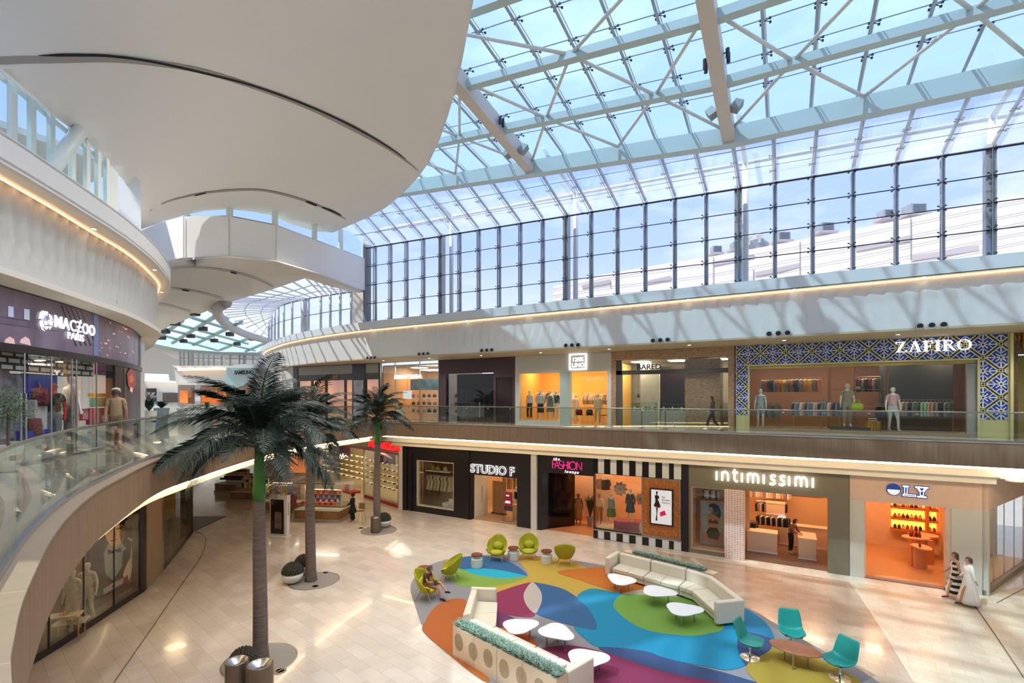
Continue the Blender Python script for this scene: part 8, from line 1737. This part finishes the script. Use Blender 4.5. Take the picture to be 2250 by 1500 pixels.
# ================================================================ KIOSKS AND TOTEM
KW = mat('kiosk_wood', '8a5f38', .45, noise=.15, nscale=5); KB = mat('kiosk_base_steel', 'b0a894', .35, .4); KC = mat('kiosk_cream', 'e0d6c2', .5)
def kiosk(label, c, rz, L_, W_, canopy, cols, tag_):
    t = T('kiosk', label, 'kiosk', (c[0], c[1], 0), rz)
    MB().box((0, 0, .09), (L_+.1, W_+.1, .16)).build('plinth', KB, t, world=False); MB().box((0, 0, .42), (L_, W_, .5)).build('counter', KW, t, world=False); MB().box((0, 0, .69), (L_+.04, W_+.04, .05)).build('countertop', KC, t, world=False)
    for s in (-.3, .3): dw = MB().box((s*L_, -W_/2-.005, .42), (L_*.3, .02, .4)).build('drawer', mat('kiosk_drawer', '9a6e42', .45), t, world=False); MB().box((s*L_, -W_/2-.03, .55), (.18, .03, .02)).build('handle', STEEL, dw, world=False)
    MB().box((0, 0, .85), (L_-.1, W_-.1, .27)).build('glass_case', SHOPG, t, world=False)
    MB().box((0, .25, 1.25), (L_*.8, .08, 1.0)).build('back_panel', KC, t, world=False)
    for z in (1.05, 1.3, 1.55, 1.8): MB().box((0, .12, z), (L_*.8, .22, .025)).build('shelf', KC, t, world=False)
    if canopy:
        for x in (-.42, .42):  MB().box((x*L_, 0, 1.4), (.06, .06, 1.9)).build('post', KC, t, world=False)
        MB().prism([(-L_*.55, -W_*.5), (L_*.42, -W_*.5), (L_*.72, 0), (L_*.42, W_*.5), (-L_*.55, W_*.5)], 2.25, 2.42).build('canopy', KC, t, world=False); MB().box((-.05*L_, -W_*.5-.01, 2.33), (L_*.9, .02, .05)).build('canopy_stripe', KW, t, world=False)
        MB().box((0, 0, 2.24), (L_*.7, .3, .02)).build('light_strip', glow('kiosk_light', 'fff0d4', 8), t, world=False)
    M = Matrix.Rotation(rz, 3, 'Z')
    for zi, z in enumerate((.985, 1.065, 1.315, 1.565)):
        n = int(L_/.24)
        for k in range(n):
            cc = cols[(k*3+zi*2) % len(cols)]; x = -L_*.38+k*L_*.78/n; y = -.1 if zi else -W_*.3
            p = M @ Vector((x, y if zi == 0 else .05, 0)); o = MB().box((0, 0, .08), (.15, .1, .16)).build('goods_box', mat('goods_'+cc, cc, .6), None); o.location = (c[0]+p.x, c[1]+p.y, z); o.rotation_euler = (0, 0, rz); tag(o, GN_[cc]+' goods box on the '+tag_, 'box', 'goods boxes on the '+tag_)
    return t
GN_ = {'c0392b': 'red', '2c7a7b': 'teal', '8e44ad': 'purple', 'e67e22': 'orange', 'd8b060': 'golden', 'e8e0d0': 'cream', 'd77fa0': 'pink', '5a3a28': 'brown'}
kiosk('nearest kiosk with stacked colourful boxes and a pointed white canopy', (-25.2, 20.6), R(22), 2.9, 1.5, True, ['c0392b', '2c7a7b', '8e44ad', 'e67e22', 'd77fa0', 'e8e0d0'], 'nearest kiosk')
kiosk('second kiosk with hanging children clothes behind the totem sign', (-29.4, 20.9), R(22), 2.8, 1.5, True, ['d77fa0', 'e8e0d0', 'e67e22', '2c7a7b'], 'second kiosk')
kiosk('farthest kiosk with caps and golden boxes under the left balcony', (-34.2, 22.0), R(22), 3.0, 1.5, False, ['d8b060', 'e8e0d0', '5a3a28', 'd8b060'], 'farthest kiosk')
kiosk('dark wood kiosk partly hidden by the nearest palm fronds', (-38.8, 23.2), R(22), 2.6, 1.4, False, ['5a3a28', 'd8b060', '5a3a28'], 'dark wood kiosk')
hangline((-30.5, 20.0, 1.85), (-28.4, 20.85, 1.85), 8, ['d77fa0', 'e8e2d4', 'e8e2d4', 'e2b23a', '9ccfae'], ['top'], 'hanging on the front of the second kiosk', True, .7)
hangline((-27.0, 19.5, 1.7), (-26.7, 19.6, 1.7), 3, ['c0102a', '6f1420'], ['shirt'], 'on the left end of the nearest kiosk', True, .1)
for x, c, l in ((-35.2, 'c0502a', 'orange'), (-34.8, '20504a', 'dark green'), (-34.4, 'e0dccf', 'white'), (-34.0, 'b9b4a8', 'grey')):
    hh = T('cap', l+' cap on top of the farthest kiosk', 'cap', (x, 22.2+(x+34.2)*.4, 1.78)); MB().lathe([(.13, 0), (.13, .06), (.1, .13), (0, .16)], 12).build('crown', mat('cap2_'+l, c, .7), hh, world=False, smooth=True); MB().box((0, -.16, .01), (.18, .14, .015)).build('peak', mat('cap2_'+l), hh, world=False)
def barchair(c, rz, label):
    t = T('bar_chair', label, 'chair', (*c, 0), rz); WD = mat('bar_chair_wood', '9a7050', .5); MB().box((0, 0, .75), (.4, .38, .03)).build('seat', WD, t, world=False); MB().box((0, .2, 1.0), (.38, .03, .35), M=Matrix.Rotation(-.15, 3, 'X')).build('backrest', WD, t, world=False)
    for a in (-1, 1):
        for b in (-1, 1): MB().tube([(a*.16, b*.15, .75), (a*.24, b*.22, 0)], .012, 5).build('leg', STEEL, t, world=False)
p = gz(792, 1149); barchair((p.x, p.y), R(20), 'tall tan bar chair beside the woman in black'); p = gz(545, 1145); barchair((p.x, p.y), R(-40), 'tall bar chair left of the nearest palm trunk')
tm = T('totem_sign', 'tall double sided totem sign with dark screen and white tapered edge', 'sign', (-23.9, 16.75, 0), R(18)); MB().box((0, 0, .06), (1.0, .5, .1)).build('base', KC, tm, world=False)
MB().add([(-.5, -.12, .1), (.45, -.12, .1), (.5, -.16, 2.3), (-.55, -.16, 2.3), (-.5, .12, .1), (.45, .12, .1), (.5, .16, 2.3), (-.55, .16, 2.3)], [(0, 1, 2, 3), (7, 6, 5, 4), (0, 4, 5, 1), (1, 5, 6, 2), (2, 6, 7, 3), (3, 7, 4, 0)]).build('body', mat('totem_white', 'dcd9d0', .4), tm, world=False)
MB().box((-.08, -.155, 1.15), (.78, .03, 1.85)).build('screen', mat('totem_screen', '2a1c1a', .15), tm, world=False); MB().box((-.02, -.175, .95), (.4, .01, .9)).build('screen_picture', mat('totem_picture', '6a5c4c', .3, noise=.4, nscale=3), tm, world=False)
o = text('lettering', 'directorio', .17, mat('grey_letter', '8a857c', .5), None, (0, 0, 0), (0, 0, 0), .004); o.parent = tm; o.rotation_euler = (R(90), R(90), R(90)); o.location = (.5, -.05, 1.9)
# ================================================================ UPPER WALKWAY PLANTERS
def upot(px, py, w_, h, label, col, n=90, hh=.7, rr=.35, pc='d9d6cc', leafw=.05, flowers=False):
    p = gz(px, py, 6.0); o = plant('potted_plant', label, 'plant', (p.x, p.y, 6.0), (w_, h), hh, n, col, rr, pc, leafw)
    if flowers:
        for k in range(9): a = k*2.4; MB().lathe([(0, 0), (.03, .05), (.09, .14), (.0, .08)], 8, (math.cos(a)*.22, math.sin(a)*.22, h+hh*.8+.08*(k % 3))).build('lily_flower', mat('lily_white', 'f0eee4', .6), o, world=False)
upot(328, 945, .32, .95, 'tall white planter with white lilies behind the left balcony rail', '2f4a2c', 150, .75, .5, 'e2ded4', .09, True)
upot(355, 930, .42, .95, 'wide pale teal planter next to the lilies with drooping dark leaves', '2c3428', 90, .6, .9, 'b5c4c0', .06); upot(400, 915, .4, .7, 'grey planter with low dark fronds by the far rail', '333a2c', 90, .6, .9, '8f9a94', .05)
upot(414, 912, .5, .7, 'small white planter of yellow green grass by the far rail', '8a9a3a', 110, .55, .35, 'e2ded4', .02); upot(455, 925, .4, .8, 'planter of yellow green grass left of the palm crown', '7f9434', 150, .7, .4, 'd9d6cc', .025); upot(505, 945, .5, .8, 'largest planter of tall yellow green grass beside the palm crown', '94992c', 220, .95, .5, 'd9d6cc', .03)
upot(880, 922, .3, .75, 'white planter with a leafy plant at the end of the long balustrade', '3f5a2c', 110, .6, .4, 'd9d6cc', .07)
# cleanup of source copies
for nm in [o.name for o in bpy.data.objects if o.get('label') == 'x']:
    o = bpy.data.objects.get(nm)
    if o is None: continue
    for ch in [c.name for c in o.children]: bpy.data.objects.remove(bpy.data.objects[ch])
    bpy.data.objects.remove(bpy.data.objects[nm])
